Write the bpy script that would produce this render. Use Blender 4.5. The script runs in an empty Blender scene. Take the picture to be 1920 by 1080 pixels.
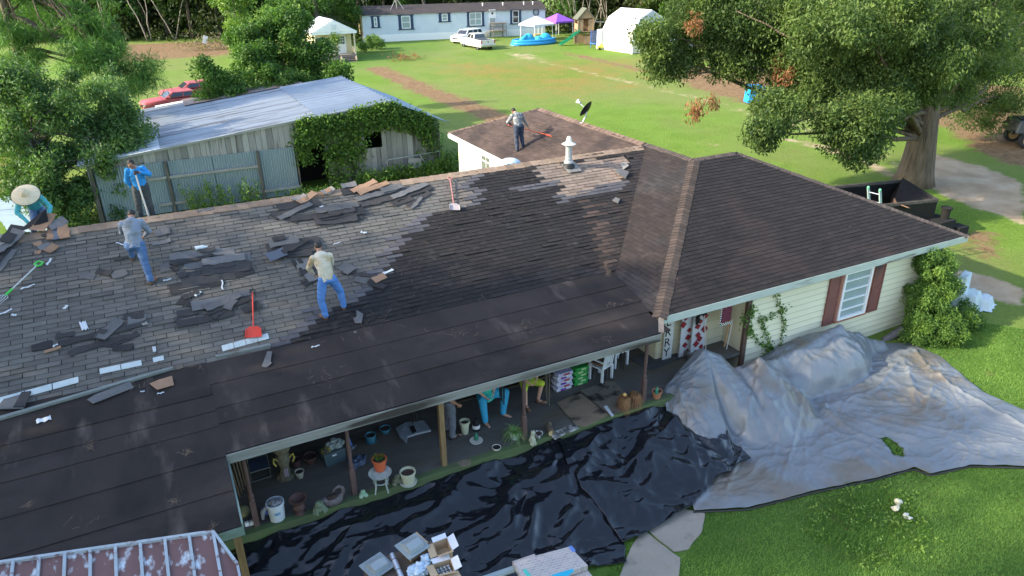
import bpy, math, random
import numpy as np
from mathutils import Vector, Matrix, Euler, noise as mn
random.seed(7); np.random.seed(7)
S=bpy.context.scene; C=S.collection
rad=math.radians
# ---------------------------------------------------------------- camera
CAMH=10.3; FPX=1332.0
YAW,PITCH,ROLL=rad(26.458),rad(24.689),rad(-0.829)
_f=Vector((math.sin(YAW)*math.cos(PITCH),math.cos(YAW)*math.cos(PITCH),-math.sin(PITCH)))
_r0=Vector((math.cos(YAW),-math.sin(YAW),0)); _u0=_r0.cross(_f)
_r=math.cos(ROLL)*_r0+math.sin(ROLL)*_u0; _u=-math.sin(ROLL)*_r0+math.cos(ROLL)*_u0
cam_d=bpy.data.cameras.new('camera'); cam=bpy.data.objects.new('camera',cam_d); C.objects.link(cam)
cam.matrix_world=Matrix(((_r.x,_u.x,-_f.x,0),(_r.y,_u.y,-_f.y,0),(_r.z,_u.z,-_f.z,CAMH),(0,0,0,1)))
cam_d.sensor_width=36; cam_d.lens=36*FPX/1920; cam_d.clip_end=1500; S.camera=cam
S.render.resolution_x=1920; S.render.resolution_y=1080
# ---------------------------------------------------------------- light
SUN_EL=rad(28); SUN_DIR=Vector((-1.0,0.16,0)).normalized()*math.cos(SUN_EL)+Vector((0,0,math.sin(SUN_EL)))
W=bpy.data.worlds.new('World'); S.world=W; W.use_nodes=True
nt=W.node_tree; bg=nt.nodes['Background']; sky=nt.nodes.new('ShaderNodeTexSky'); sky.sky_type='NISHITA'
sky.sun_disc=False; sky.sun_elevation=SUN_EL; sky.sun_rotation=math.atan2(SUN_DIR.x,SUN_DIR.y)
sky.air_density=1.0; sky.dust_density=1.5; sky.ozone_density=1.0
nt.links.new(sky.outputs[0],bg.inputs[0]); bg.inputs[1].default_value=0.15
sd=bpy.data.lights.new('sun','SUN'); sd.energy=2.5; sd.angle=rad(0.7); sd.color=(1,0.9,0.72)
so=bpy.data.objects.new('sun',sd); C.objects.link(so); so.rotation_euler=(-SUN_DIR).to_track_quat('-Z','Y').to_euler()
S.view_settings.view_transform='Standard'; S.view_settings.look='None'; S.view_settings.exposure=1.88; S.view_settings.gamma=1
# ---------------------------------------------------------------- pixel -> place helpers
def ray(x,y): return _f+(x-960)/FPX*_r-(y-540)/FPX*_u
def G(x,y,z=0.0):
    d=ray(x,y); t=(z-CAMH)/d.z; return Vector((d.x*t,d.y*t,z))
def AV(x,y,Y):
    d=ray(x,y); t=Y/d.y; return Vector((d.x*t,Y,CAMH+d.z*t))
def AU(x,y,X):
    d=ray(x,y); t=X/d.x; return Vector((X,d.y*t,CAMH+d.z*t))
def PL(x,y,n,c):
    d=ray(x,y); n=Vector(n); t=(c-n.z*CAMH)/n.dot(d); return Vector((d.x*t,d.y*t,CAMH+d.z*t))
def PX(p):
    q=Vector(p)-Vector((0,0,CAMH)); z=q.dot(_f); return (960+FPX*q.dot(_r)/z, 540-FPX*q.dot(_u)/z)
def inpoly(x,y,P):
    c=False; j=len(P)-1
    for i in range(len(P)):
        if (P[i][1]>y)!=(P[j][1]>y) and x<(P[j][0]-P[i][0])*(y-P[i][1])/(P[j][1]-P[i][1])+P[i][0]: c=not c
        j=i
    return c
def fbm(x,y,z=0,o=4):
    return mn.fractal(Vector((x,y,z)),1.0,2.0,o)
# ---------------------------------------------------------------- materials
def _s2l(c): return tuple(((v/12.92) if v<=0.04045 else ((v+0.055)/1.055)**2.4) for v in c)
MATS={}
def mat(name,col,rough=0.8,col2=None,scale=3.0,amt=0.5,metal=0.0,bump=0.0,bscale=None,detail=4,spec=0.4,stretch=None,col3=None,s3=0.6,th3=0.6,coords='Object',alpha=None,trans=0.0,rndattr=None,sheen=0):
    if name in MATS: return MATS[name]
    m=bpy.data.materials.new(name); m.use_nodes=True; N=m.node_tree.nodes; L=m.node_tree.links
    b=N['Principled BSDF']; b.inputs['Roughness'].default_value=rough; b.inputs['Metallic'].default_value=metal
    b.inputs['Specular IOR Level'].default_value=spec
    tc=N.new('ShaderNodeTexCoord'); src=tc.outputs[coords]
    if stretch:
        mp=N.new('ShaderNodeMapping'); mp.inputs['Scale'].default_value=stretch; L.new(src,mp.inputs[0]); src=mp.outputs[0]
    cur=None
    if col2 is not None:
        n=N.new('ShaderNodeTexNoise'); n.inputs['Scale'].default_value=scale; n.inputs['Detail'].default_value=detail; n.inputs['Roughness'].default_value=0.62; L.new(src,n.inputs['Vector'])
        r=N.new('ShaderNodeValToRGB'); r.color_ramp.elements[0].position=0.5-amt*0.5; r.color_ramp.elements[1].position=0.5+amt*0.5
        r.color_ramp.elements[0].color=(*col,1); r.color_ramp.elements[1].color=(*col2,1); L.new(n.outputs[0],r.inputs[0]); cur=r.outputs[0]
    if col3 is not None:
        n=N.new('ShaderNodeTexNoise'); n.inputs['Scale'].default_value=s3; n.inputs['Detail'].default_value=5; L.new(src,n.inputs['Vector'])
        r=N.new('ShaderNodeValToRGB'); r.color_ramp.elements[0].position=th3-0.05; r.color_ramp.elements[1].position=th3+0.08
        L.new(n.outputs[0],r.inputs[0]); mx=N.new('ShaderNodeMix'); mx.data_type='RGBA'; L.new(r.outputs[0],mx.inputs[0])
        if cur: L.new(cur,mx.inputs[6])
        else: mx.inputs[6].default_value=(*col,1)
        mx.inputs[7].default_value=(*col3,1); cur=mx.outputs[2]
    if rndattr:
        at=N.new('ShaderNodeAttribute'); at.attribute_name='rnd'
        mr=N.new('ShaderNodeMapRange'); mr.inputs[3].default_value=1-rndattr; mr.inputs[4].default_value=1+rndattr; L.new(at.outputs['Fac'],mr.inputs[0])
        vm=N.new('ShaderNodeVectorMath'); vm.operation='SCALE'
        if cur: L.new(cur,vm.inputs[0])
        else: vm.inputs[0].default_value=col
        L.new(mr.outputs[0],vm.inputs['Scale']); cur=vm.outputs[0]
    if cur: L.new(cur,b.inputs['Base Color'])
    else: b.inputs['Base Color'].default_value=(*col,1)
    if bump:
        n=N.new('ShaderNodeTexNoise'); n.inputs['Scale'].default_value=bscale or scale*3; n.inputs['Detail'].default_value=5; L.new(src,n.inputs['Vector'])
        bp=N.new('ShaderNodeBump'); bp.inputs['Strength'].default_value=min(1,bump); bp.inputs['Distance'].default_value=0.02*max(1,bump); L.new(n.outputs[0],bp.inputs['Height']); L.new(bp.outputs[0],b.inputs['Normal'])
    if trans: b.inputs['Transmission Weight'].default_value=trans
    if alpha is not None: b.inputs['Alpha'].default_value=alpha
    MATS[name]=m; return m
# ---------------------------------------------------------------- mesh builder
WM={}
def wm(o): return WM.get(o.name,Matrix()) if o else Matrix()
def tag(o,label=None,cat=None,group=None,kind=None):
    if label: o['label']=label
    if cat: o['category']=cat
    if group: o['group']=group
    if kind: o['kind']=kind
    return o
def thing(name,label,cat,loc=(0,0,0),rz=0,group=None):
    o=bpy.data.objects.new(name,None); o.empty_display_size=0.1; C.objects.link(o); o.location=loc; o.rotation_euler=(0,0,rz)
    WM[o.name]=Matrix.Translation(Vector(loc))@Matrix.Rotation(rz,4,'Z'); return tag(o,label,cat,group)
def link(name,me,m,parent=None):
    o=bpy.data.objects.new(name,me); C.objects.link(o)
    if m is not None:
        for mm in (m if isinstance(m,(list,tuple)) else [m]): me.materials.append(mm)
    if parent: o.parent=parent; WM[o.name]=wm(parent)
    else: WM[o.name]=Matrix()
    return o
class MB:
    def __init__(s,M=None): s.v=[];s.f=[];s.rnd=[];s.mi=[];s.uv=None;s.M=M or Matrix();s.r=0.5;s.m=0
    def add(s,vs,fs):
        b=len(s.v); M=s.M
        s.v+=[tuple(M@Vector(p)) for p in vs]
        for f in fs: s.f.append(tuple(b+i for i in f)); s.rnd.append(s.r); s.mi.append(s.m)
        return s
    def quad(s,a,b,c,d): return s.add([a,b,c,d],[(0,1,2,3)])
    def poly(s,P): return s.add(P,[tuple(range(len(P)))])
    def box(s,c,d,R=None,tp=1.0):
        x,y,z=d[0]/2,d[1]/2,d[2]/2
        vs=[Vector((i*x*(tp if k>0 else 1),j*y*(tp if k>0 else 1),k*z)) for k in (-1,1) for j in (-1,1) for i in (-1,1)]
        if R is not None:
            if not isinstance(R,Matrix): R=Euler(R).to_matrix()
            vs=[R@v for v in vs]
        c=Vector(c); return s.add([c+v for v in vs],[(0,2,3,1),(4,5,7,6),(0,1,5,4),(2,6,7,3),(0,4,6,2),(1,3,7,5)])
    def bar(s,a,b,w,h=None,up=(0,0,1)):
        a,b=Vector(a),Vector(b); h=h or w; d=(b-a); L=d.length; d.normalize(); up=Vector(up)
        if abs(d.dot(up))>0.98: up=Vector((0,1,0))
        x=d.cross(up).normalized(); z=x.cross(d)
        R=Matrix((x,d,z)).transposed(); return s.box((a+b)/2,(w,L,h),R)
    def tube(s,path,r,n=8,cap=True,flat=1.0):
        path=[Vector(p) for p in path]; k=len(path)
        if not isinstance(r,(list,tuple)): r=[r]*k
        vs=[];fs=[];up=None
        for i,p in enumerate(path):
            t=(path[min(i+1,k-1)]-path[max(i-1,0)]).normalized()
            if up is None: up=Vector((0,0,1)) if abs(t.z)<0.9 else Vector((0,1,0))
            x=t.cross(up); x.normalize(); y=x.cross(t); up=y
            for j in range(n):
                a=2*math.pi*j/n; vs.append(p+x*(math.cos(a)*r[i])+y*(math.sin(a)*r[i]*flat))
        for i in range(k-1):
            for j in range(n): fs.append((i*n+j,i*n+(j+1)%n,(i+1)*n+(j+1)%n,(i+1)*n+j))
        if cap: fs.append(tuple(range(n-1,-1,-1))); fs.append(tuple((k-1)*n+j for j in range(n)))
        return s.add(vs,fs)
    def lathe(s,c,prof,n=16,R=None,sx=1,sy=1,cap=True):
        c=Vector(c); vs=[];fs=[];k=len(prof)
        for r,z in prof:
            for j in range(n):
                a=2*math.pi*j/n; v=Vector((math.cos(a)*r*sx,math.sin(a)*r*sy,z))
                if R is not None: v=R@v
                vs.append(c+v)
        for i in range(k-1):
            for j in range(n): fs.append((i*n+j,i*n+(j+1)%n,(i+1)*n+(j+1)%n,(i+1)*n+j))
        if not cap: return s.add(vs,fs)
        if prof[0][0]>1e-4: fs.append(tuple(range(n-1,-1,-1)))
        if prof[-1][0]>1e-4: fs.append(tuple((k-1)*n+j for j in range(n)))
        return s.add(vs,fs)
    def ell(s,c,r,R=None,n=12,k=8):
        c=Vector(c); r=Vector(r) if not isinstance(r,(int,float)) else Vector((r,r,r)); vs=[];fs=[]
        vs.append(Vector((0,0,-r.z)))
        for i in range(1,k):
            t=math.pi*i/k
            for j in range(n):
                a=2*math.pi*j/n; vs.append(Vector((r.x*math.sin(t)*math.cos(a),r.y*math.sin(t)*math.sin(a),-r.z*math.cos(t))))
        vs.append(Vector((0,0,r.z)))
        for j in range(n): fs.append((0,1+(j+1)%n,1+j))
        for i in range(k-2):
            for j in range(n): fs.append((1+i*n+j,1+i*n+(j+1)%n,1+(i+1)*n+(j+1)%n,1+(i+1)*n+j))
        b=1+(k-2)*n; e=len(vs)-1
        for j in range(n): fs.append((b+j,b+(j+1)%n,e))
        if R is not None: vs=[R@v for v in vs]
        return s.add([c+v for v in vs],fs)
    def prism(s,P,axis,a,b):
        # extrude 2D outline P along axis from a to b; axis 'y': P=(x,z); 'x': P=(y,z); 'z': P=(x,y)
        f={'y':lambda p,t:(p[0],t,p[1]),'x':lambda p,t:(t,p[0],p[1]),'z':lambda p,t:(p[0],p[1],t)}[axis]
        n=len(P); vs=[f(p,a) for p in P]+[f(p,b) for p in P]
        fs=[tuple(range(n-1,-1,-1)),tuple(range(n,2*n))]+[(i,(i+1)%n,n+(i+1)%n,n+i) for i in range(n)]
        return s.add(vs,fs)
    def mesh(s,name,parent=None,smooth=None,bevel=0):
        inv=wm(parent).inverted() if parent else Matrix()
        me=bpy.data.meshes.new(name); vs=s.v if not parent else [tuple(inv@Vector(p)) for p in s.v]
        me.from_pydata(vs,[],s.f); me.update()
        a=me.attributes.new('rnd','FLOAT','FACE'); a.data.foreach_set('value',s.rnd)
        if any(s.mi): me.polygons.foreach_set('material_index',s.mi)
        if smooth:
            me.shade_smooth()
            if smooth<180: me.set_sharp_from_angle(angle=rad(smooth))
        return me
    def build(s,name,m,parent=None,smooth=None,bevel=0,fix=True):
        me=s.mesh(name,parent,smooth)
        if fix:
            import bmesh
            bm=bmesh.new(); bm.from_mesh(me); bmesh.ops.recalc_face_normals(bm,faces=bm.faces); bm.to_mesh(me); bm.free()
            if smooth and smooth<180: me.set_sharp_from_angle(angle=rad(smooth))
        o=link(name,me,m,parent)
        if bevel:
            b=o.modifiers.new('bevel','BEVEL'); b.width=bevel; b.segments=2; b.limit_method='ANGLE'
        return o
def copy_tree(o,parent=None,loc=None,rz=None,label=None,group=None,sc=None):
    c=o.copy(); C.objects.link(c)
    if parent: c.parent=parent
    if loc is not None: c.location=loc
    if rz is not None: c.rotation_euler=(0,0,rz)
    if sc is not None: c.scale=(sc,sc,sc) if isinstance(sc,(int,float)) else sc
    if label: c['label']=label
    if group: c['group']=group
    for ch in list(o.children): copy_tree(ch,c)
    return c
def npmesh(name,V,F,rnd=None):
    me=bpy.data.meshes.new(name); nv=len(V); nf=len(F); k=F.shape[1]
    me.vertices.add(nv); me.vertices.foreach_set('co',np.asarray(V,np.float32).ravel())
    me.loops.add(nf*k); me.loops.foreach_set('vertex_index',np.asarray(F,np.int32).ravel())
    me.polygons.add(nf); me.polygons.foreach_set('loop_start',np.arange(0,nf*k,k,dtype=np.int32))
    me.update(calc_edges=True)
    if rnd is not None:
        a=me.attributes.new('rnd','FLOAT','FACE'); a.data.foreach_set('value',np.asarray(rnd,np.float32))
    return me
# ---------------------------------------------------------------- ground heights
def gz(x,y):
    R=math.hypot(x,y)
    if R<20: z=-0.6
    elif R<38: z=-0.6+0.6*(R-20)/18
    elif R<96: z=0.9*(R-38)/58
    else: z=0.9
    return z
def GG(x,y,dz=0.0):
    z=0.0
    for i in range(12): p=G(x,y,z+dz); z=0.5*z+0.5*gz(p.x,p.y)
    p=G(x,y,z+dz); return p
# ================================================================ HOUSE
# main south roof plane, porch plane, wing hip
YT,ZT=14.8,2.53; YR,ZR=19.73,4.44; SM=(ZR-ZT)/(YR-YT)
NM=(0,-SM,1); CM=ZR-SM*YR
SP=(2.53-2.24)/(14.8-11.74); NP=(0,-SP,1); CP=2.24-SP*11.74
WX0,WX1,WY0,ZE,SW=10.13,22.0,12.25,2.33,0.426
HA=5.07; WPX,WPY=WX0+HA,WY0+HA; WQX=WX1-HA; WZ=ZE+SW*HA; WY1=WY0+2*HA
NW_=(-SW,0,1); CWW=ZE-SW*WX0; NWS=(0,-SW,1); CWS=ZE-SW*WY0
RX0,RX1,RY1,SR=12.07,18.25,30.6,0.426; RXM=(RX0+RX1)/2; RZE=3.16; RZ=RZE+SR*(RXM-RX0); RYE=RY1-(RXM-RX0)
NR=(-SR,0,1); CR=RZE-SR*RX0
dark=mat('dark_shingle',(0.008,0.007,0.0075),0.9,(0.024,0.0195,0.018),6.0,0.7,bump=0.5,bscale=60,rndattr=0.28,col3=(0.014,0.013,0.014),s3=0.5,th3=0.55)
darkw=mat('brown_shingle',(0.0145,0.011,0.010),0.9,(0.037,0.026,0.022),5.0,0.7,bump=0.5,bscale=60,rndattr=0.25,col3=(0.03,0.026,0.026),s3=0.55,th3=0.56)
darks=mat('dark_brown_shingle',(0.0085,0.007,0.0068),0.9,(0.023,0.0175,0.016),4.0,0.7,bump=0.5,bscale=60,rndattr=0.25,col3=(0.040,0.026,0.022),s3=0.35,th3=0.6)
fresh=mat('unfaded_shingle',(0.060,0.058,0.066),0.9,(0.10,0.095,0.10),8,0.7,bump=0.4,bscale=60,rndattr=0.2)
capm=mat('hip_cap',(0.085,0.060,0.047),0.9,(0.038,0.030,0.026),3.2,0.6,bump=0.4,bscale=50,rndattr=0.22)
captan=mat('ridge_cap_tan',(0.19,0.125,0.08),0.9,(0.30,0.22,0.16),4,0.6,bump=0.3,rndattr=0.25)
oldm=None
def old_shingle():
    m=mat('old_shingle',(0.26,0.205,0.172),0.9,(0.40,0.335,0.285),5,0.8,bump=0.5,bscale=60,rndattr=0.2)
    N=m.node_tree.nodes; L=m.node_tree.links; b=N['Principled BSDF']; cur=b.inputs['Base Color'].links[0].from_socket
    # age stain with tree shade painted in: cooler and darker towards the west end
    tc=N.new('ShaderNodeTexCoord'); sp=N.new('ShaderNodeSeparateXYZ'); L.new(tc.outputs['Object'],sp.inputs[0])
    ns=N.new('ShaderNodeTexNoise'); ns.inputs['Scale'].default_value=0.7; ns.inputs['Detail'].default_value=6; L.new(tc.outputs['Object'],ns.inputs[0])
    ad=N.new('ShaderNodeMath'); ad.operation='MULTIPLY_ADD'; ad.inputs[1].default_value=5.5; L.new(ns.outputs[0],ad.inputs[0]); L.new(sp.outputs['X'],ad.inputs[2])
    mr=N.new('ShaderNodeMapRange'); mr.inputs[1].default_value=-0.5; mr.inputs[2].default_value=6.0; L.new(ad.outputs[0],mr.inputs[0])
    mx=N.new('ShaderNodeMix'); mx.data_type='RGBA'; mx.blend_type='MULTIPLY'; mx.inputs[0].default_value=1
    cr=N.new('ShaderNodeValToRGB'); cr.color_ramp.elements[0].color=(0.34,0.385,0.40,1); cr.color_ramp.elements[1].color=(.74,.66,.59,1); L.new(mr.outputs[0],cr.inputs[0])
    L.new(cur,mx.inputs[6]); L.new(cr.outputs[0],mx.inputs[7]); L.new(mx.outputs[2],b.inputs['Base Color']); return m
oldm=old_shingle()
def rf(name,col,col2): return mat(name,col,0.92,col2,1.3,0.7,bump=0.35,bscale=70,stretch=(1,0.35,1),detail=8,spec=0.25,rndattr=.18)
rollm=rf('roll_roofing',(0.011,0.0095,0.0092),(0.045,0.034,0.029))
def streaks(m,col,scale,th,k=.75):
    N=m.node_tree.nodes; L=m.node_tree.links; b=N['Principled BSDF']; cur=b.inputs['Base Color'].links[0].from_socket
    tc=N.new('ShaderNodeTexCoord'); mp=N.new('ShaderNodeMapping'); mp.inputs['Scale'].default_value=scale; mp.inputs['Rotation'].default_value=(0,0,-.12); L.new(tc.outputs['Object'],mp.inputs[0])
    n=N.new('ShaderNodeTexNoise'); n.inputs['Scale'].default_value=1; n.inputs['Detail'].default_value=7; n.inputs['Roughness'].default_value=.6; n.inputs['Distortion'].default_value=.12; L.new(mp.outputs[0],n.inputs[0])
    r=N.new('ShaderNodeMapRange'); r.inputs[1].default_value=th; r.inputs[2].default_value=th+.16; r.inputs[4].default_value=k; L.new(n.outputs[0],r.inputs[0])
    mx=N.new('ShaderNodeMix'); mx.data_type='RGBA'; L.new(r.outputs[0],mx.inputs[0]); L.new(cur,mx.inputs[6]); mx.inputs[7].default_value=(*col,1); L.new(mx.outputs[2],b.inputs['Base Color'])
streaks(rollm,(.115,.090,.075),(1.3,.36,1),.58,.85); streaks(rollm,(.048,.037,.032),(.45,.8,1),.50,.7); streaks(rollm,(.16,.15,.14),(22,22,1),.70,.8)
streaks(dark,(.062,.055,.050),(3.0,4.2,1),.60,.7); streaks(darks,(.06,.05,.046),(2.2,2.6,1),.62,.6); streaks(darkw,(.070,.055,.047),(2.6,2.6,1),.58,.6)
creamw=mat('cream_siding',(0.66,0.63,0.44),0.6,(0.73,0.70,0.51),1.2,0.6)
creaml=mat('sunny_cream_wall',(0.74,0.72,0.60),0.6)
fasc=mat('fascia_paint',(0.50,0.56,0.50),0.6,(0.36,0.41,0.36),5,0.6,stretch=(0.4,1,3),col3=(0.13,0.11,0.09),s3=2.0,th3=0.64)
fascp=mat('weathered_fascia',(0.30,0.30,0.27),0.7,(0.15,0.15,0.135),4,0.7,stretch=(0.35,1,3),col3=(0.045,0.038,0.033),s3=1.2,th3=0.55)
brown=mat('brown_trim',(0.075,0.042,0.030),0.7,(0.12,0.07,0.05),5)
redbr=mat('maroon_shutter',(0.22,0.085,0.065),0.6,(0.15,0.06,0.055),3,0.7,col3=(0.05,0.035,0.04),s3=1.4,th3=0.62)
redtr=mat('rust_trim',(0.36,0.15,0.09),0.6,(0.28,0.11,0.07),4)
white=mat('white_paint',(0.78,0.79,0.78),0.5)
glass=mat('window_glass',(0.32,0.40,0.40),0.12,(0.22,0.29,0.30),1.5,0.6,spec=0.8)
dglass=mat('dark_glass',(0.03,0.035,0.04),0.08,spec=0.8)
def courses(mb,O,U,V,N,L,xl,xr,exp=0.14,tab=0.45,lift=0.011,base=0.0,skip=None,jit=1.0,phase=0,matf=None):
    O,U,V,N=map(Vector,(O,U,V,N)); n=int(math.ceil(L/exp-1e-6)); rnd=random.Random(int(O.x*100+L*31+phase))
    for i in range(n):
        v0=i*exp; v1=min(L,v0+exp); 
        a0,a1,b0,b1=xl(v0),xl(v1),xr(v0),xr(v1)
        lo,hi=min(a0,a1),max(b0,b1); off=(i%2)*0.5*tab+(rnd.random()-.5)*0.03
        k0=int(math.floor((lo-off)/tab)); k1=int(math.ceil((hi-off)/tab))
        rowj=(rnd.random()-.5)*0.006*jit; sh=0
        for k in range(k0,k1):
            x0=off+k*tab; x1=x0+tab
            if k%3==0: sh=(rnd.random()-.5)*0.007*jit
            cx,cv=(x0+x1)/2,(v0+v1)/2
            s_=skip(cx,cv,i) if skip else 0
            r=rnd.random()
            if s_ is True or s_==1: continue
            g=0.007
            def cl(x,a,b): return min(max(x,a),b)
            xa0,xb0=cl(x0+g,a0,b0),cl(x1-g,a0,b0); xa1,xb1=cl(x0+g,a1,b1),cl(x1-g,a1,b1)
            if xb0-xa0<0.01 and xb1-xa1<0.01: continue
            h0=base+lift*(0.85+0.3*r)+ (0.006*jit*(rnd.random()**6)*4); h1=base+0.001
            e0=v0+rowj+sh; 
            P=[O+U*xa0+V*e0+N*h0,O+U*xb0+V*e0+N*h0,O+U*xb1+V*v1+N*h1,O+U*xa1+V*v1+N*h1,O+U*xa0+V*e0+N*(base-0.004),O+U*xb0+V*e0+N*(base-0.004)]
            mb.r=r; mb.m=matf(cx,cv,i) if matf else 0
            mb.add(P,[(0,1,2,3),(4,5,1,0)]); mb.m=0
def caps(mb,a,b,nl,nr,w=0.15,step=0.135,lift=0.02,base=0.02,seed=1,drop=None):
    # folded cap pieces along line a->b (low to high); nl/nr: unit vectors pointing down each side
    a,b,nl,nr=map(Vector,(a,b,nl,nr)); d=(b-a); L=d.length; d.normalize(); up=Vector((0,0,1)); up=(up-d*up.dot(d)).normalized(); nl=(nl-d*nl.dot(d)).normalized(); nr=(nr-d*nr.dot(d)).normalized()
    rn=random.Random(seed); n=int(L/step)
    for i in range(n):
        if drop and drop(i/n): continue
        t0=i*step; t1=t0+step*1.15; j=(rn.random()-.5)*0.02; mb.r=rn.random()
        h=base+lift*(0.8+0.4*rn.random()); p0=a+d*t0+up*h; p1=a+d*min(t1,L)+up*base
        vs=[p0+nl*(w+j)-up*0.0,p0+up*0.005,p0+nr*(w-j),p1+nr*(w-j),p1+up*0.003,p1+nl*(w+j)]
        vs+=[p0+nl*(w+j)-up*(h+.01),p0-up*(h+.01),p0+nr*(w-j)-up*(h+.01), p1+nr*(w-j)-up*(base+.01), p1+nl*(w+j)-up*(base+.01)]
        mb.add(vs,[(0,1,4,5),(1,2,3,4),(6,7,1,0),(7,8,2,1),(8,9,3,2),(10,6,0,5)])
house=thing('farmhouse','long cream house with a half stripped dark shingle roof and a covered front porch','house',(10,17,-0.6))
# --- main south slope
LM=math.hypot(YR-YT,ZR-ZT); VM=Vector((0,(YR-YT)/LM,(ZR-ZT)/LM)); NMv=Vector((0,-VM.z,VM.y)); O_=Vector((0,YT,ZT))
valx=lambda v:(ZT+VM.z*v-CWW)/SW
XL=-9.0
def m2(px,py):
    p=PL(px,py,NM,CM); return (p.x,(p-O_).dot(VM))
lightA=[m2(*p) for p in [(-400,700),(-400,480),(300,392),(845,318),(872,331),(862,352),(880,360),(868,392),(840,398),(775,402),(768,414),(758,440),(738,446),(724,470),(712,488),(700,505),(684,528),(672,545),(665,560),(640,566),(640,575),(586,575),(575,592),(560,606),(545,625),(528,643),(508,662),(430,700),(200,790),(-400,980)]]
lightB=[m2(*p) for p in [(998,322),(1022,306),(1052,300),(1060,318),(1090,300),(1128,298),(1175,291),(1178,300),(1168,315),(1176,328),(1160,340),(1110,352),(1062,372),(1046,368),(1056,352),(1052,338),(1004,340),(1014,330)]]
rust=[m2(*p) for p in [(1090,375),(1125,368),(1140,440),(1150,500),(1140,520),(1125,470)]]
fr=[m2(*p) for p in [(1040,368),(1170,338),(1172,352),(1040,384)]]; fr2=[m2(*p) for p in [(965,350),(1052,338),(1056,350),(965,364)]]
def inlight(x,v): return inpoly(x,v,lightA) or inpoly(x,v,lightB)
mb=MB(); courses(mb,O_,(1,0,0),VM,NMv,LM,lambda v:XL,lambda v:min(valx(v),13.9),base=0.0,jit=1.0,skip=lambda x,v,i: not(inlight(x,v) or inlight(x+.35,v) or inlight(x-.35,v) or inlight(x,v+.3) or inlight(x,v-.3)))
mb.build('old_shingle_layer',oldm,house,fix=False)
mb=MB()
def mf(x,v,i):
    if inpoly(x,v,fr) or inpoly(x,v,fr2): return 1
    if inlight(x-.46,v) and x<9.5: return 1
    if inpoly(x,v,rust) and random.random()<.8: return 2
    if x>valx(v)-0.9-0.5*mn.noise(Vector((x*2,v*2,0))): return 3
    return 0
courses(mb,O_,(1,0,0),VM,NMv,LM,lambda v:XL,lambda v:valx(v),base=0.014,skip=lambda x,v,i:inlight(x,v),matf=mf)
rustm=mat('rust_stained_shingle',(0.075,0.048,0.036),0.9,(0.035,0.026,0.022),5,0.8,bump=0.4,bscale=60,rndattr=0.25)
mb.build('dark_shingle_layer',[dark,fresh,rustm,darkw],house,fix=False)
mb=MB(); mb.quad((XL,YT,ZT-.02),(13.0,YT,ZT-.02),(15.1,YR,ZR-.02),(XL,YR,ZR-.02))
VN=Vector((0,1,-SM)).normalized()
mb.quad((XL,YR,ZR-.02),(15.08,YR,ZR-.02),(10.4,25,ZR-.02-SM*(25-YR)),(XL,25,ZR-.02-SM*(25-YR)))
mb.build('roof_deck',dark,house)
# ridge caps left in tan strips
mb=MB(); 
caps(mb,(XL,YR,ZR),(14.9,YR,ZR),(0,-VM.y,-VM.z),(0,VM.y,-VM.z),w=0.25,step=0.31,lift=0.014,base=0.022,seed=4)
mb.build('ridge_cap',captan,house,fix=False)
# --- transition strip + porch roll roofing (thin overlapping sheets)
def pz(y): return ZT-SP*(YT-y)
mb=MB(); rn=random.Random(3)
ys=[14.8,14.0,13.15,12.75,11.72]
def sheet(x0,x1,y0,y1,h):
    mb.r=rn.random(); nx=max(1,int((x1-x0)/0.5)); vs=[];fs=[]
    for i in range(nx+1):
        x=x0+(x1-x0)*i/nx; w=0.006*mn.noise(Vector((x*1.1,y0*3,h*90))) ; w2=0.010*mn.noise(Vector((x*2.1,y0*3,h*90)))
        vs+=[(x,y0+w*2,pz(y0)+h+.006+abs(w2)),(x,y0+w*2,pz(y0)+h-.01),(x,y1,pz(y1)+h-.006)]
    for i in range(nx):
        a=i*3; fs+=[(a,a+3,a+5,a+2),(a+1,a+4,a+3,a)]
    mb.add(vs,fs)
def strip_row(xa,xb,y0,y1,h):
    x=xa
    while x<xb:
        L=rn.uniform(3.2,6.5); x2=min(xb,x+L); 
        if xb-x2<1: x2=xb
        sheet(x,x2,y0,y1,h+rn.random()*0.003); x=x2
for y0,y1,h in ((11.72,12.72,.012),(12.62,13.22,.014),(13.12,14.05,.016),(13.95,14.85,.018)):
    strip_row(-.02,10.05 if y0<12 else 10.3,y0,y1,h)
for y0,y1,h in ((9.90,10.85,.010),(10.75,11.75,.012),(11.65,12.65,.014),(12.55,13.15,.016),(13.05,13.7,.018),(13.6,14.85,.020)):
    strip_row(XL,-.02,y0,y1,h)
mb.build('porch_roll_roofing',rollm,house,fix=False)
mb=MB(); mb.poly([(XL,9.92,pz(9.92)-.02),(-.02,9.92,pz(9.92)-.02),(-.02,11.74,pz(11.74)-.02),(9.8,11.74,pz(11.74)-.02),(10.6,14.8,ZT-.02),(XL,14.8,ZT-.02)])
mb.poly([(XL,9.92,pz(9.92)-.10),(-.02,9.92,pz(9.92)-.10),(-.02,11.74,pz(11.74)-.10),(9.8,11.74,pz(11.74)-.10),(10.6,14.8,ZT-.10),(XL,14.8,ZT-.10)])
mb.build('porch_roof_deck',rollm,house)
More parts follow.
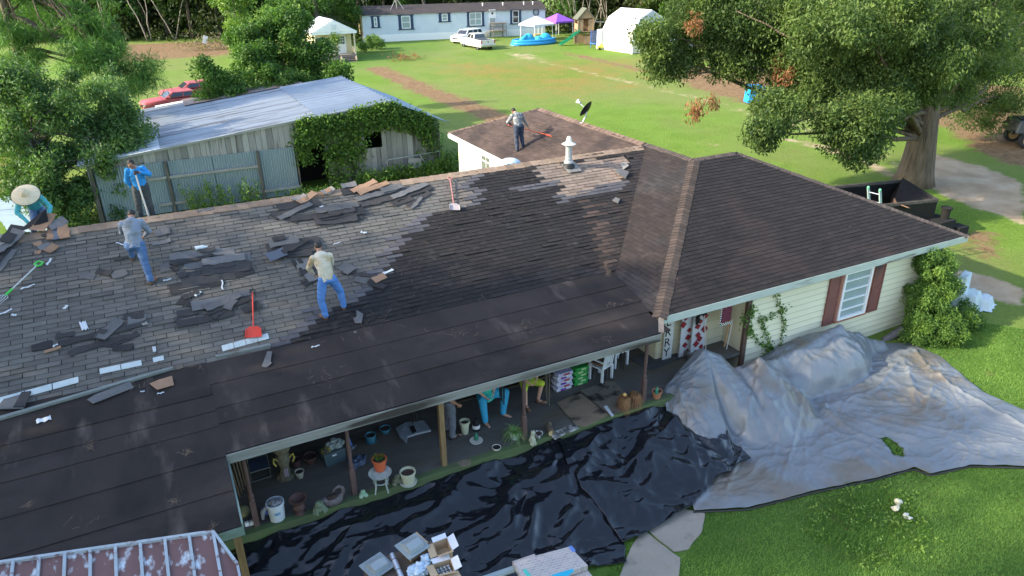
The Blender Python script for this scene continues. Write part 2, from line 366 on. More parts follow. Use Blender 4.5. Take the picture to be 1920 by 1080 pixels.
# white starter course and pale metal drip strip at the step (left end)
wm_=mat('bluewhite_tab',(0.50,0.55,0.54),0.7,(0.38,0.43,0.43),6); 
mb=MB()
def strip_on(px0,px1,w,skipf=None,seglen=0.33,h=.03):
    a=m2(*px0);b=m2(*px1); x=a[0]; n=int((b[0]-a[0])/seglen)
    for i in range(n):
        if skipf and skipf(i,n): continue
        t0=i/n;t1=(i+.96)/n; v0=a[1]+(b[1]-a[1])*t0; v1=a[1]+(b[1]-a[1])*t1; x0=a[0]+(b[0]-a[0])*t0; x1=a[0]+(b[0]-a[0])*t1
        q=[O_+Vector((x0,0,0))+VM*v0+NMv*h,O_+Vector((x1,0,0))+VM*v1+NMv*h,O_+Vector((x1,0,0))+VM*(v1+w)+NMv*h,O_+Vector((x0,0,0))+VM*(v0+w)+NMv*h]
        q2=[p-NMv*0.012 for p in q]; mb.r=random.random(); mb.add(q+q2,[(0,1,2,3),(4,5,1,0),(5,6,2,1),(6,7,3,2),(7,4,0,3)])
for a_ in (((-60,775),(150,718),.16,.42),((188,703),(268,686),.15,.36),((288,681),(309,676),.13,.2),((418,660),(506,636),.17,.22)):
    mb=MB(); strip_on(a_[0],a_[1],a_[2],seglen=a_[3]); mb.build('white_starter_course',wm_,house,fix=False)
mb=MB(); 
for a,b in (((-60,806),(325,693)),((405,672),(508,650))):
    A=PL(*a,NP,CP);B=PL(*b,NP,CP); mb.bar(A+Vector((0,0,.045)),B+Vector((0,0,.045)),.10,.05)
mb.build('drip_strip',mat('greenish_drip_metal',(0.20,0.22,0.20),0.6,(0.12,0.135,0.12),6),house)
# --- wing roof
def hipface(mb,O,U,V,N,L,w,a,b,**k): courses(mb,O,U,V,N,L,lambda v:a*v,lambda v:w-b*v,**k)
LH=HA*math.sqrt(1+SW*SW); cs,sn=1/math.sqrt(1+SW*SW),SW/math.sqrt(1+SW*SW)
mb=MB(); hipface(mb,(WX0,WY0,ZE),(1,0,0),(0,cs,sn),(0,-sn,cs),LH,WX1-WX0,cs,cs,base=.012,jit=.3)
mb.build('wing_south_shingles',darks,house,fix=False)
mb=MB(); hipface(mb,(WX0,WY1,ZE),(0,-1,0),(cs,0,sn),(-sn,0,cs),LH,WY1-WY0,cs,cs,base=.012)
mb=MB(); courses(mb,(WX0,WY1,ZE),(0,-1,0),(cs,0,sn),(-sn,0,cs),LH,lambda v:2.5,lambda v:WY1-WY0-cs*v,base=.012,jit=.3)
mb.build('wing_west_shingles',darkw,house,fix=False)
mb=MB(); hipface(mb,(WX1,WY0,ZE),(0,1,0),(-cs,0,sn),(sn,0,cs),LH,WY1-WY0,cs,cs,base=.012)
hipface(mb,(WX1,WY1,ZE),(-1,0,0),(0,-cs,sn),(0,sn,cs),LH,WX1-WX0,cs,cs,base=.012)
mb.build('wing_back_shingles',darks,house,fix=False)
mb=MB(); P=(WPX,WPY,WZ-.01); Q=(WQX,WPY,WZ-.01); c=[(WX0,WY0,ZE-.01),(WX1,WY0,ZE-.01),(WX1,WY1,ZE-.01),(WX0,WY1,ZE-.01)]
mb.poly([c[0],c[1],Q,P]); mb.poly([c[1],c[2],Q]); mb.poly([c[2],c[3],P,Q]); mb.poly([c[3],c[0],P]); mb.poly([(x,y,z-.06) for x,y,z in c]); mb.build('wing_roof_deck',darks,house)
mb=MB(); nS=Vector((0,-cs,-sn)); nWv=Vector((-cs,0,-sn)); nE=Vector((cs,0,-sn)); nN=Vector((0,cs,-sn))
caps(mb,c[0],P,nWv,nS,w=.19,seed=2,base=.03); mb.build('hip_cap',capm,house,fix=False)
mb=MB(); caps(mb,c[1],Q,nS,nE,w=.15,seed=3,base=.03,lift=.012); caps(mb,P,Q,nS,nN,w=.15,seed=5,base=.03); caps(mb,c[2],Q,nE,nN,w=.15,seed=8,base=.03)
mb.build('back_hip_cap',mat('brown_hip_cap',(0.10,0.075,0.062),0.9,(0.055,0.045,0.04),4,rndattr=0.2),house,fix=False)
# --- rear wing roof
LR=(RXM-RX0)*math.sqrt(1+SR*SR); cr_,sr_=1/math.sqrt(1+SR*SR),SR/math.sqrt(1+SR*SR)
rearm=mat('rear_brown_shingle',(0.050,0.034,0.028),0.9,(0.092,0.062,0.048),4.0,0.7,bump=0.5,bscale=60,rndattr=0.22,col3=(0.04,0.027,0.023),s3=0.6,th3=0.52)
mb=MB(); courses(mb,(RX0,RY1,RZE),(0,-1,0),(cr_,0,sr_),(-sr_,0,cr_),LR,lambda v:cr_*v,lambda v:RY1-19.9,base=.012)
mb.build('rear_west_shingles',[rearm,darkw],house,fix=False)
mb=MB(); courses(mb,(RX1,17.4,RZE),(0,1,0),(-cr_,0,sr_),(sr_,0,cr_),LR,lambda v:0,lambda v:RY1-17.4-cr_*v,base=.01)
courses(mb,(RX1,RY1,RZE),(-1,0,0),(0,-cr_,sr_),(0,sr_,cr_),LR,lambda v:cr_*v,lambda v:RX1-RX0-cr_*v,base=.01)
mb.build('rear_back_shingles',rearm,house,fix=False)
mb=MB(); R1=(RXM,RYE,RZ-.01); R0=(RXM,17.35,RZ-.01)
mb.poly([(RX0,RY1,RZE-.01),R1,R0,(RX0,17.4,RZE-.01)]); mb.poly([(RX1,RY1,RZE-.01),R1,R0,(RX1,17.4,RZE-.01)]); mb.poly([(RX0,RY1,RZE-.01),(RX1,RY1,RZE-.01),R1]); mb.build('rear_roof_deck',rearm,house)
mb=MB(); a_=Vector((-cr_,0,-sr_)); b_=Vector((cr_,0,-sr_)); n_=Vector((0,cr_,-sr_))
caps(mb,(RXM,19.9,RZ-.01),R1,a_,b_,w=.2,seed=11,step=.3,lift=.012,base=.03); caps(mb,(RX0,RY1,RZE),R1,n_,a_,w=.12,seed=12,step=.3,lift=.01)
mb.build('rear_ridge_cap',mat('rear_cap_tan',(0.17,0.115,0.085),0.9,(0.12,0.08,0.06),4,rndattr=0.2),house,fix=False)
# --- fascias
mb=MB(); mb.box(((WX0+WX1)/2+.02,WY0-.014,ZE-.10),(WX1-WX0+.06,.03,.20)); mb.box((WX1+.014,(WY0+WY1)/2+.02,ZE-.10),(.03,WY1-WY0,.2)); mb.build('wing_fascia',fasc,house)
mb=MB(); zc=pz(11.72); mb.box((4.86,11.705,zc-.105),(9.78,.035,.19)); mb.box((4.86,11.68,zc-.01),(9.8,.02,.03)); mb.build('porch_fascia',fascp,house)
mb=MB(); mb.box((-.2,9.90,pz(9.9)-.10),(.42,.035,.17)); mb.box((-4.7,9.90,pz(9.9)-.12),(8.5,.035,.17)); mb.box((0.0,10.8,pz(10.8)-.10),(.03,1.8,.12)); mb.build('left_fascia',mat('green_grey_board',(0.22,0.29,0.24),0.7,(0.14,0.19,0.16),6),house)
mb=MB(); a=Vector((9.72,11.72,zc+.015)); b=Vector((10.13,12.27,ZE-.03)); mb.bar(a+Vector((.05,0,0)),b+Vector((.05,0,0)),.13,.03); mb.build('corner_flashing',mat('tan_flashing',(0.36,0.28,0.20),0.7,(0.22,0.16,0.12),5),house)
mb=MB(); caps(mb,R0,(RXM,19.85,RZ-.01),a_,b_,w=.15,seed=14,base=.03); mb.build('back_hip_cap',MATS['brown_hip_cap'],house,fix=False)
mb=MB(); mb.box((RX0-.015,(RY1+24)/2,RZE-.11),(.03,RY1-24,.22)); mb.build('rear_fascia',white,house)
# --- walls
mb=MB(); 
def siding(mb,x0,x1,y,z0,z1,exp=.19,holes=()):
    n=int((z1-z0)/exp)
    for i in range(n):
        za=z0+i*exp; zb=za+exp
        segs=[(x0,x1)]
        for hx0,hx1,hz0,hz1 in holes:
            if za<hz1 and zb>hz0: segs=[s for q in segs for s in ((q[0],min(q[1],hx0)),(max(q[0],hx1),q[1])) if s[1]-s[0]>.01]
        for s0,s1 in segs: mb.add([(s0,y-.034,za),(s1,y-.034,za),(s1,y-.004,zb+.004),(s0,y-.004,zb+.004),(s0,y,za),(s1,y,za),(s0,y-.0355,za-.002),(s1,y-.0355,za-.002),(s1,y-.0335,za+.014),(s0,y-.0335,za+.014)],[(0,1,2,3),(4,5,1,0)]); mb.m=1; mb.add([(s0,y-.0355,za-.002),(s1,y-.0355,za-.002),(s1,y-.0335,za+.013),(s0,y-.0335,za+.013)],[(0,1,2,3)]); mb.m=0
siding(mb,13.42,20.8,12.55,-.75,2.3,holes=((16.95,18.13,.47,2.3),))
mb.build('siding',[creamw,mat('siding_dirt_shade_line',(.33,.33,.24),.7,(.46,.47,.37),6)],house,fix=False)  # darker edge strip paints in the lap shadow along with dirt
mb=MB(); mb.box((13.36,12.53,.8),(.14,.09,3.0)); mb.build('corner_board',brown,house); mb=MB(); mb.box((20.83,12.58,.7),(.08,.1,3.1)); mb.build('corner_board',brown,house)
# inner shells
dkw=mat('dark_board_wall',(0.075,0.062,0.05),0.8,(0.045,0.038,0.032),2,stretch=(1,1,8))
mb=MB(); mb.box((17.1,12.60,.8),(7.4,.06,3.0)); mb.box((20.79,17.4,.8),(.05,9.6,3.0)); mb.box((12.0,22.0,.8),(17.6,.1,3.0)); mb.build('wing_wall',creamw,house)
mb=MB(); siding(mb,11.0,13.33,13.35,-.1,2.3,exp=.3); mb.box((12.2,13.38,1.1),(2.4,.05,2.5)); mb.box((11.0,14.0,1.1),(.05,1.3,2.5)); mb.box((13.36,13.0,1.0),(.05,.8,2.7)); mb.build('recess_wall',[mat('yellow_cream_panel',(0.56,0.50,0.33),0.7,(0.64,0.58,0.40),2),MATS['siding_dirt_shade_line']],house)
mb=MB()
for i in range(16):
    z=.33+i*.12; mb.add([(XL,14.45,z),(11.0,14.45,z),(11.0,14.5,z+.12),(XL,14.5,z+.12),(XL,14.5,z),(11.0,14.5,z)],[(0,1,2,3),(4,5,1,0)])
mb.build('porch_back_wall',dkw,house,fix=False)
mb=MB(); mb.box((2,24.5,1.0),(22,.1,3.2)); mb.box((-9.0,17.5,1.5),(.1,14,3)); mb.build('main_wall',creamw,house)
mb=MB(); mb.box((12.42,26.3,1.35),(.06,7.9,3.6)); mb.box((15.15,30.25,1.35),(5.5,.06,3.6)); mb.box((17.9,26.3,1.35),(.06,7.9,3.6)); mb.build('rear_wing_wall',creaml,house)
# rear wing window
def winat(par,name,c,w,h,axis,fm=white,gm=glass,rows=2,cols=2,dep=.05,fw=.06,lbl=None,barw=.025):
    # c centre; axis 'y' faces -Y ; 'x' faces -X
    fr=MB(); gl=MB(); c=Vector(c)
    def bx(b,u,v,du,dv,o,d):
        if axis=='y': b.box((c.x+u,c.y+o,c.z+v),(du,d,dv))
        else: b.box((c.x+o,c.y+u,c.z+v),(d,du,dv))
    bx(fr,-(w-fw)/2,0,fw,h,-dep/2,dep); bx(fr,(w-fw)/2,0,fw,h,-dep/2,dep); bx(fr,0,(h-fw)/2,w-2*fw,fw,-dep/2,dep); bx(fr,0,-(h-fw)/2,w-2*fw,fw,-dep/2,dep)
    for i in range(1,rows): bx(fr,0,-h/2+h*i/rows,w-2*fw,barw*1.3,-dep*.4,dep*.6)
    for i in range(1,cols): bx(fr,-w/2+w*i/cols,0,barw,h-2*fw,-dep*.35,dep*.5)
    bx(gl,0,0,w-.02,h-.02,.0,.012)
    f=fr.build(name,fm,par); 
    if lbl: f['label']=lbl
    inv=gl.build('pane',gm,f); return f
winat(house,'window',AU(912,297,12.38)+Vector((0,0,-.15)),.95,1.1,'x',gm=mat('dim_glass',(0.12,0.14,0.12),0.15),cols=2,rows=2,lbl='small white framed window in the sunlit rear wall')
f=winat(house,'window',(17.54,12.5,1.25),1.18,1.56,'y',cols=1,rows=5,dep=.07,fw=.07,lbl='front bedroom window with white frame and horizontal bars')
mb=MB(); mb.box((17.54,12.49,.435),(1.34,.09,.07)); mb.box((16.90,12.50,1.25),(.09,.07,1.62)); mb.box((18.18,12.50,1.25),(.09,.07,1.62)); mb.build('casing',redtr,f)
for x in (16.62,18.50):
    mb=MB(); mb.box((x,12.50,1.22),(.46,.04,1.62))
    s_=mb.build('shutter',redbr,house); mb=MB()
    for dx in (-.2,.2): mb.box((x+dx,12.475,1.22),(.06,.02,1.62))
    for dz in (-.78,0,.78): mb.box((x,12.475,1.22+dz),(.34,.02,.07))
    mb.build('shutter_frame',redbr,s_)
# --- porch floor
FZ=0.33
flo=mat('grey_plank_floor',(0.13,0.12,0.105),0.75,(0.075,0.07,0.062),2.5,0.7,stretch=(0.35,1,1),col3=(0.10,0.085,0.06),s3=0.9,th3=0.58)
grn=mat('mossy_board',(0.10,0.15,0.05),0.8,(0.06,0.075,0.045),3,0.8,stretch=(0.5,1,1))
mb=MB(); yy=11.82; rn=random.Random(8)
while yy<14.5:
    xx=-2.0
    while xx<11.2:
        L=rn.uniform(1.6,3.2); x2=min(11.2,xx+L); mb.r=rn.random(); mb.box(((xx+x2)/2,yy+.067,FZ-.02+rn.random()*.003),(x2-xx-.006,.134,.04)); xx=x2
    yy+=.14
mb.build('porch_floor',flo,house)
mb=MB(); mb.box((12.2,12.95,FZ-.03),(2.4,.85,.06)); mb.build('recess_floor',flo,house)
mb=MB(); mb.box((4.7,11.74,FZ-.03),(11.6,.15,.09)); mb.box((4.7,11.70,FZ-.14),(11.6,.03,.2)); mb.box((4.7,11.72,-.3),(11.4,.02,.6)); mb.build('porch_edge_board',grn,house)
def post(base,zt,m,kind='post',w=.085,turned=True):
    mb=MB(); x,y=base.x,base.y; h=zt-FZ
    if turned:
        prof=[(w*.62,0),(w*.62,h*.34),(w*.42,h*.36),(w*.6,h*.39),(w*.42,h*.42),(w*.34,h*.44),(w*.46,h*.6),(w*.40,h*.85),(w*.55,h*.9),(w*.62,h*.91),(w*.62,h)]
        mb.box((x,y,FZ+h*.17),(w*1.05,w*1.05,h*.34)); mb.lathe((x,y,FZ+h*.34),[(r,z-h*.34) for r,z in prof[1:]],10); mb.box((x,y,zt-.06),(w,w,.12))
    else: mb.box((x,y,FZ+h/2),(w,w,h))
    return mb.build(kind,m,house,smooth=35)
pm=mat('mauve_post',(0.125,0.075,0.065),0.7,(0.085,0.05,0.045),5); ptn=mat('new_lumber',(0.27,0.18,0.085),0.7,(0.14,0.085,0.04),4,stretch=(4,4,0.6))
for px,m,t,l in (((482,985),pm,True,'dark turned porch post beside the white bucket'),((668,932),pm,True,'turned mauve post beside the green frog figurine'),((838,880),ptn,False,'unpainted new lumber porch post'),((990,832),pm,True,'turned mauve post beside the spider plant'),((1205,752),pm,True,'turned mauve post beside the dry straw clump')):
    b=G(*px,FZ); b.y=11.86; o=post(b,pz(11.86)-.06,m,turned=t,w=.10 if t else .11); o['label']=l
mb=MB(); mb.box((4.86,11.86,pz(11.86)-.11),(9.7,.10,.12)); mb.build('porch_beam',fascp,house)
mb=MB(); mb.box((10.02,14.0,1.2),(.12,.12,2.2)); mb.box((10.5,14.38,1.3),(.75,.05,2.1)); mb.build('doorway_frame',brown,house)
# ================================================================ GROUND
def axis(lo,hi,n0,n1,d):
    a=list(np.arange(n0,n1,d)); x=n1; st=d
    while x<hi: a.append(x); st*=1.06; x+=min(st,12)
    a.append(hi); x=n0-d; st=d; b=[]
    while x>lo: b.append(x); st*=1.06; x-=min(st,12)
    b.append(lo); return np.array(b[::-1]+a)
gx=axis(-250,420,-8,62,.45); gy=axis(-60,420,0,62,.45)
GX,GY=np.meshgrid(gx,gy); sh=GX.shape
Rr=np.hypot(GX,GY); GZ=np.interp(Rr,[0,20,38,96,2000],[-.6,-.6,0,.9,.9])
def w2(*pts): return [(GG(*p).x,GG(*p).y) for p in pts]
def dline(P,w):
    D=np.full(sh,1e9)
    for (ax,ay),(bx,by) in zip(P[:-1],P[1:]):
        dx,dy=bx-ax,by-ay; L=dx*dx+dy*dy+1e-9; t=np.clip(((GX-ax)*dx+(GY-ay)*dy)/L,0,1)
        D=np.minimum(D,np.hypot(GX-ax-t*dx,GY-ay-t*dy))
    return np.clip(1.15-D/w,0,1)
def dpoly(P,soft=1.0):
    ins=np.zeros(sh,bool); n=len(P); j=n-1
    for i in range(n):
        xi,yi=P[i]; xj,yj=P[j]
        c=((yi>GY)!=(yj>GY))&(GX<(xj-xi)*(GY-yi)/(yj-yi+1e-12)+xi); ins^=c; j=i
    D=np.full(sh,1e9); Q=P+[P[0]]
    for (ax,ay),(bx,by) in zip(Q[:-1],Q[1:]):
        dx,dy=bx-ax,by-ay; L=dx*dx+dy*dy+1e-9; t=np.clip(((GX-ax)*dx+(GY-ay)*dy)/L,0,1)
        D=np.minimum(D,np.hypot(GX-ax-t*dx,GY-ay-t*dy))
    return np.clip(0.5+np.where(ins,D,-D)/(2*soft),0,1)
mB=np.zeros(sh); mS=np.zeros(sh); mY=np.zeros(sh); mD=np.zeros(sh)
def up(M,V,k=1): np.maximum(M,V*k,out=M)
up(mB,dline(w2((705,128),(760,152),(820,178),(880,200),(950,228)),2.6),.72)
up(mB,dline(w2((700,118),(830,120),(900,113)),1.2),.45)
up(mB,dpoly(w2((215,84),(440,76),(470,88),(420,104),(300,112),(215,118)),4),1.0)
up(mB,dpoly(w2((1265,125),(1500,120),(1920,165),(1920,262),(1780,240),(1560,205),(1420,200),(1340,180),(1280,160)),3),.95)
up(mB,dline(w2((1060,100),(1180,125),(1290,150)),2.2),.55)
up(mB,dpoly(w2((1755,228),(1920,215),(1950,325),(1850,292)),1.6),1.0)
up(mS,dline(w2((955,100),(1000,112),(1120,140),(1250,170),(1330,190),(1440,222),(1540,250),(1640,290),(1720,330)),2.0),.42)
up(mS,dline(w2((1480,262),(1560,280),(1640,312),(1720,345)),1.3),.55)
up(mS,dpoly(w2((1700,285),(1760,290),(1840,312),(1920,345),(1920,420),(1850,395),(1780,370),(1740,350),(1690,330)),.9),1.0)
up(mS,dpoly(w2((1780,505),(1850,515),(1920,540),(1920,580),(1860,560),(1800,535)),.5),.9)
up(mS,dline(w2((1310,268),(1345,272)),.7),.5)
up(mS,dpoly(w2((930,96),(1010,98),(1030,112),(950,116)),3),.6)
up(mB,dpoly(w2((1760,420),(1920,430),(1920,520),(1790,500)),1.2),.55)
up(mY,dpoly(w2((-60,290),(60,300),(70,345),(20,360),(-60,365)),.8),1.0)
up(mB,dline(w2((40,330),(-40,345)),.9),.8)
up(mY,dline(w2((900,170),(1100,150),(1200,180)),4),.4); up(mY,dpoly(w2((700,110),(1300,95),(1300,180),(1000,220),(760,150)),8),.55)
for q_ in ((1560,975,.25),(1640,1035,.35),(1590,1000,.15),(1850,700,.5),(1780,860,.2),(1380,1010,.3),(1700,925,.3),(1545,960,.25)):
    up(mB,dline(w2((q_[0],q_[1]),(q_[0]+14,q_[1]+8)),q_[2]),.62)
up(mD,dpoly(w2((684,84),(840,84),(700,124),(640,128)),4),.8)  # tree shadow in front of the mobile home painted into the lawn
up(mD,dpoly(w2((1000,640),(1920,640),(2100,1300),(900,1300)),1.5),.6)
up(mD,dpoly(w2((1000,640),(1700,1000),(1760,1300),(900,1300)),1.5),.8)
Vg=np.stack([GX.ravel(),GY.ravel(),GZ.ravel()],1); ny,nx=sh
ii=(np.arange(ny-1)[:,None]*nx+np.arange(nx-1)[None]).ravel(); Fg=np.stack([ii,ii+1,ii+nx+1,ii+nx],1)
gme=npmesh('ground',Vg,Fg)
ca=gme.color_attributes.new('mask','FLOAT_COLOR','POINT'); ca.data.foreach_set('color',np.stack([mB.ravel(),mS.ravel(),mY.ravel(),mD.ravel()],1).astype(np.float32).ravel())
gme.shade_smooth()
def ground_mat():
    m=bpy.data.materials.new('lawn_ground'); m.use_nodes=True; N=m.node_tree.nodes; L=m.node_tree.links; b=N['Principled BSDF']
    b.inputs['Roughness'].default_value=0.95; b.inputs['Specular IOR Level'].default_value=0.15
    tc=N.new('ShaderNodeTexCoord'); O=tc.outputs['Object']; at=N.new('ShaderNodeVertexColor'); at.layer_name='mask'
    sp=N.new('ShaderNodeSeparateColor'); L.new(at.outputs[0],sp.inputs[0])
    def noi(s,d=6,r=.65,dis=0):
        n=N.new('ShaderNodeTexNoise'); n.inputs['Scale'].default_value=s; n.inputs['Detail'].default_value=d; n.inputs['Roughness'].default_value=r; n.inputs['Distortion'].default_value=dis; L.new(O,n.inputs['Vector']); return n.outputs[0]
    def ramp(x,els):
        r=N.new('ShaderNodeValToRGB'); e=r.color_ramp.elements; e[0].position=els[0][0]; e[0].color=(*els[0][1],1); e[1].position=els[-1][0]; e[1].color=(*els[-1][1],1)
        for p,c in els[1:-1]: q=e.new(p); q.color=(*c,1)
        L.new(x,r.inputs[0]); return r.outputs[0]
    def mix(f,a,c,bt='MIX'):
        x=N.new('ShaderNodeMix'); x.data_type='RGBA'; x.blend_type=bt
        if isinstance(f,float): x.inputs[0].default_value=f
        else: L.new(f,x.inputs[0])
        for v,i in ((a,6),(c,7)):
            if isinstance(v,tuple): x.inputs[i].default_value=(*v,1)
            else: L.new(v,x.inputs[i])
        return x.outputs[2]
    def thr(mask,nz,lo=.45,hi=.6,k=1.0):
        a=N.new('ShaderNodeMath'); a.operation='MULTIPLY_ADD'; L.new(nz,a.inputs[0]); a.inputs[1].default_value=k; L.new(mask,a.inputs[2])
        r=N.new('ShaderNodeMapRange'); r.inputs[1].default_value=lo+.5*k; r.inputs[2].default_value=hi+.5*k; r.interpolation_type='SMOOTHSTEP'; L.new(a.outputs[0],r.inputs[0]); return r.outputs[0]
    fine=noi(9,8,.75); med=noi(.5,6,.6,.4); big=noi(.09,4,.6)
    g=ramp(fine,[(.3,(.075,.135,.016)),(.5,(.125,.215,.026)),(.72,(.21,.30,.055))])
    g=mix(ramp(med,[(.42,(0,0,0)),(.62,(1,1,1))]),g,mix(0.5,g,(.17,.28,.045)))
    g=mix(ramp(big,[(.40,(0,0,0)),(.62,(.65,.65,.65))]),g,(.20,.22,.075))
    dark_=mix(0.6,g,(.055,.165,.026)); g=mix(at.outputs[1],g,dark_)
    g=mix(thr(sp.outputs[2],med,.35,.7,.8),g,ramp(fine,[(.3,(.16,.12,.03)),(.7,(.32,.25,.07))]))
    spots=ramp(noi(.35,7,.7,.8),[(.62,(0,0,0)),(.74,(.55,.55,.55))]); g=mix(spots,g,(.20,.15,.07))
    br=ramp(noi(3,8,.7),[(.3,(.13,.075,.035)),(.5,(.22,.14,.075)),(.7,(.30,.21,.12))])
    g=mix(thr(sp.outputs[0],noi(.8,8,.75,.5),.38,.62,1.1),g,br)
    sd_=ramp(noi(.7,6,.6),[(.3,(.34,.25,.16)),(.5,(.46,.35,.235)),(.7,(.56,.45,.32))])
    g=mix(thr(sp.outputs[1],noi(1.1,8,.75,.3),.38,.60,.9),g,sd_)
    L.new(g,b.inputs['Base Color'])
    bp=N.new('ShaderNodeBump'); bp.inputs['Strength'].default_value=.9; bp.inputs['Distance'].default_value=.12; L.new(noi(7,8,.8),bp.inputs['Height']); L.new(bp.outputs[0],b.inputs['Normal'])
    return m
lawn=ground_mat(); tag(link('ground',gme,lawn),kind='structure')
sky_dome=None
# ================================================================ FOLIAGE TOOLS
def leafmat(name,c1,c2,rough=.6,tr=.3,spec=.3):
    if name in MATS: return MATS[name]
    m=bpy.data.materials.new(name); m.use_nodes=True; N=m.node_tree.nodes; L=m.node_tree.links; b=N['Principled BSDF']
    at=N.new('ShaderNodeAttribute'); at.attribute_name='rnd'; r=N.new('ShaderNodeValToRGB'); r.color_ramp.elements[0].color=(*c1,1); r.color_ramp.elements[1].color=(*c2,1)
    L.new(at.outputs['Fac'],r.inputs[0]); L.new(r.outputs[0],b.inputs['Base Color']); b.inputs['Roughness'].default_value=rough; b.inputs['Specular IOR Level'].default_value=spec
    t=N.new('ShaderNodeBsdfTranslucent'); vm=N.new('ShaderNodeVectorMath'); vm.operation='MULTIPLY'; vm.inputs[1].default_value=(1.3,1.5,.6); L.new(r.outputs[0],vm.inputs[0]); L.new(vm.outputs[0],t.inputs[0])
    mx=N.new('ShaderNodeMixShader'); mx.inputs[0].default_value=tr; L.new(b.outputs[0],mx.inputs[1]); L.new(t.outputs[0],mx.inputs[2]); L.new(mx.outputs[0],N['Material Output'].inputs[0])
    MATS[name]=m; return m
RS=np.random.RandomState(11)
def leaves(P,size,rs=RS,droop=.3,asp=.42,rnd=None):
    n=len(P); d=rs.normal(size=(n,3)); d[:,2]-=droop; d/=np.linalg.norm(d,axis=1)[:,None]
    q=rs.normal(size=(n,3)); q[:,2]+=1.0; s=np.cross(d,q); s/=np.linalg.norm(s,axis=1)[:,None]+1e-9
    L=(size*(.6+.8*rs.rand(n)))[:,None]; a=P; b=P+d*L*.5+s*L*asp*.5; c=P+d*L; e=P+d*L*.5-s*L*asp*.5
    V=np.stack([a,b,c,e],1).reshape(-1,3); F=np.arange(4*n).reshape(n,4)
    r=rs.rand(n) if rnd is None else rnd
    return V,F,r
def clumpcloud(blobs,nper,clumpr,rs=RS,flat=1.0,shell=.5):
    """blobs: (cx,cy,cz,rx,ry,rz,nclumps) -> leaf points, clump centres, clump tint"""
    P=[];Cn=[];T=[]
    for b in blobs:
        c=np.array(b[:3]); r=np.array(b[3:6]); k=int(b[6])
        d=rs.normal(size=(k,3)); d/=np.linalg.norm(d,axis=1)[:,None]; q=(shell+(1-shell)*rs.rand(k))[:,None]
        cc=c+d*r*q; Cn.append(cc); t=rs.rand(k)
        for j in range(k):
            s=clumpr*(.6+.8*rs.rand()); m=int(nper*(.5+rs.rand()))
            o=rs.normal(size=(m,3)); o/=np.linalg.norm(o,axis=1)[:,None]; o*=(rs.rand(m)**.45)[:,None]*s; o[:,2]*=flat
            P.append(cc[j]+o); T.append(np.clip(t[j]*.6+.4*rs.rand(m),0,1))
    return np.concatenate(P),np.concatenate(Cn),np.concatenate(T)
def pxblobs(L,D=None):
    out=[]
    for px,py,rx,ry,Y,k,*dz in L:
        p=AV(px,py,Y); dist=(p-Vector((0,0,CAMH))).dot(_f); a=dist/FPX
        out.append((p.x,p.y,p.z,rx*a,(dz[0] if dz else (rx+ry)*.5*a),ry*a,k))
    return out
bark=mat('bark',(0.055,0.040,0.028),0.9,(0.20,0.15,0.10),5,0.6,bump=3,bscale=9,stretch=(1,1,.2),detail=9)
barkd=mat('dark_bark',(0.05,0.042,0.034),0.9,(0.10,0.085,0.068),6,0.7,bump=1,bscale=14,stretch=(1,1,.25))
def limb(mb,a,b,r0,r1,seg=6,wob=.12,n=7,sag=0):
    a,b=Vector(a),Vector(b); L=(b-a).length; pts=[];R=[]
    o=Vector((random.random()*50,random.random()*50,random.random()*50))
    for i in range(seg+1):
        t=i/seg; w=mn.noise_vector(o+Vector((t*2.5,0,0)))*(wob*L*math.sin(math.pi*t)) ; p=a.lerp(b,t)+w; p.z+=sag*math.sin(math.pi*t)*L; pts.append(p); R.append(r0+(r1-r0)*t)
    mb.tube(pts,R,n); return pts
def tree(name,label,cat,base,blobs,nper,clumpr,lsize,lm,trunk_h,tr,bm=bark,group=None,branches=24,droop=.3,asp=.42,flat=1,shell=.5,lean=(0,0),rs=RS,extra=None):
    t=thing(name,label,cat,base,0,group); base=Vector(base)
    P,Cn,T=clumpcloud(blobs,nper,clumpr,rs,flat,shell)
    V,F,r=leaves(P,lsize,rs,droop,asp,T); V=V-np.array(base); link('crown',npmesh('crown',V,F,r),lm,t)
    mb=MB(); top=base+Vector((lean[0],lean[1],trunk_h)); n=8; pts=[];R=[]
    for i in range(n+1):
        q=i/n; pts.append(base.lerp(top,q)+Vector((.06*tr*math.sin(q*7),.06*tr*math.cos(q*5),-.1 if i==0 else 0))); R.append(tr*(1+.28*math.exp(-q*9))*(1-.42*q))
    mb.tube(pts,R,12)
    idx=rs.permutation(len(Cn))[:branches]
    for j in idx:
        s=pts[rs.randint(n//2,n+1)]; limb(mb,s,Cn[j],min(tr*.28,.13),min(tr*.03,.02),6,.10)
    if extra: extra(mb,pts)
    mb.build('trunk',bm,t,smooth=180,fix=False); return t
# leaf materials
lf_oak=leafmat('oak_leaf',(0.020,0.052,0.013),(0.145,0.21,0.048))
lf_dark=leafmat('dark_leaf',(0.026,0.070,0.014),(0.12,0.23,0.04))
lf_mid=leafmat('mid_leaf',(0.035,0.085,0.016),(0.16,0.27,0.05))
lf_lite=leafmat('light_leaf',(0.06,0.13,0.02),(0.24,0.36,0.07))
lf_pine=leafmat('pine_needle',(0.03,0.09,0.024),(0.16,0.30,0.06))
lf_brown=leafmat('dead_leaf',(0.13,0.05,0.02),(0.32,0.15,0.065))
lf_bushy=leafmat('bush_leaf',(0.035,0.09,0.028),(0.16,0.26,0.075))
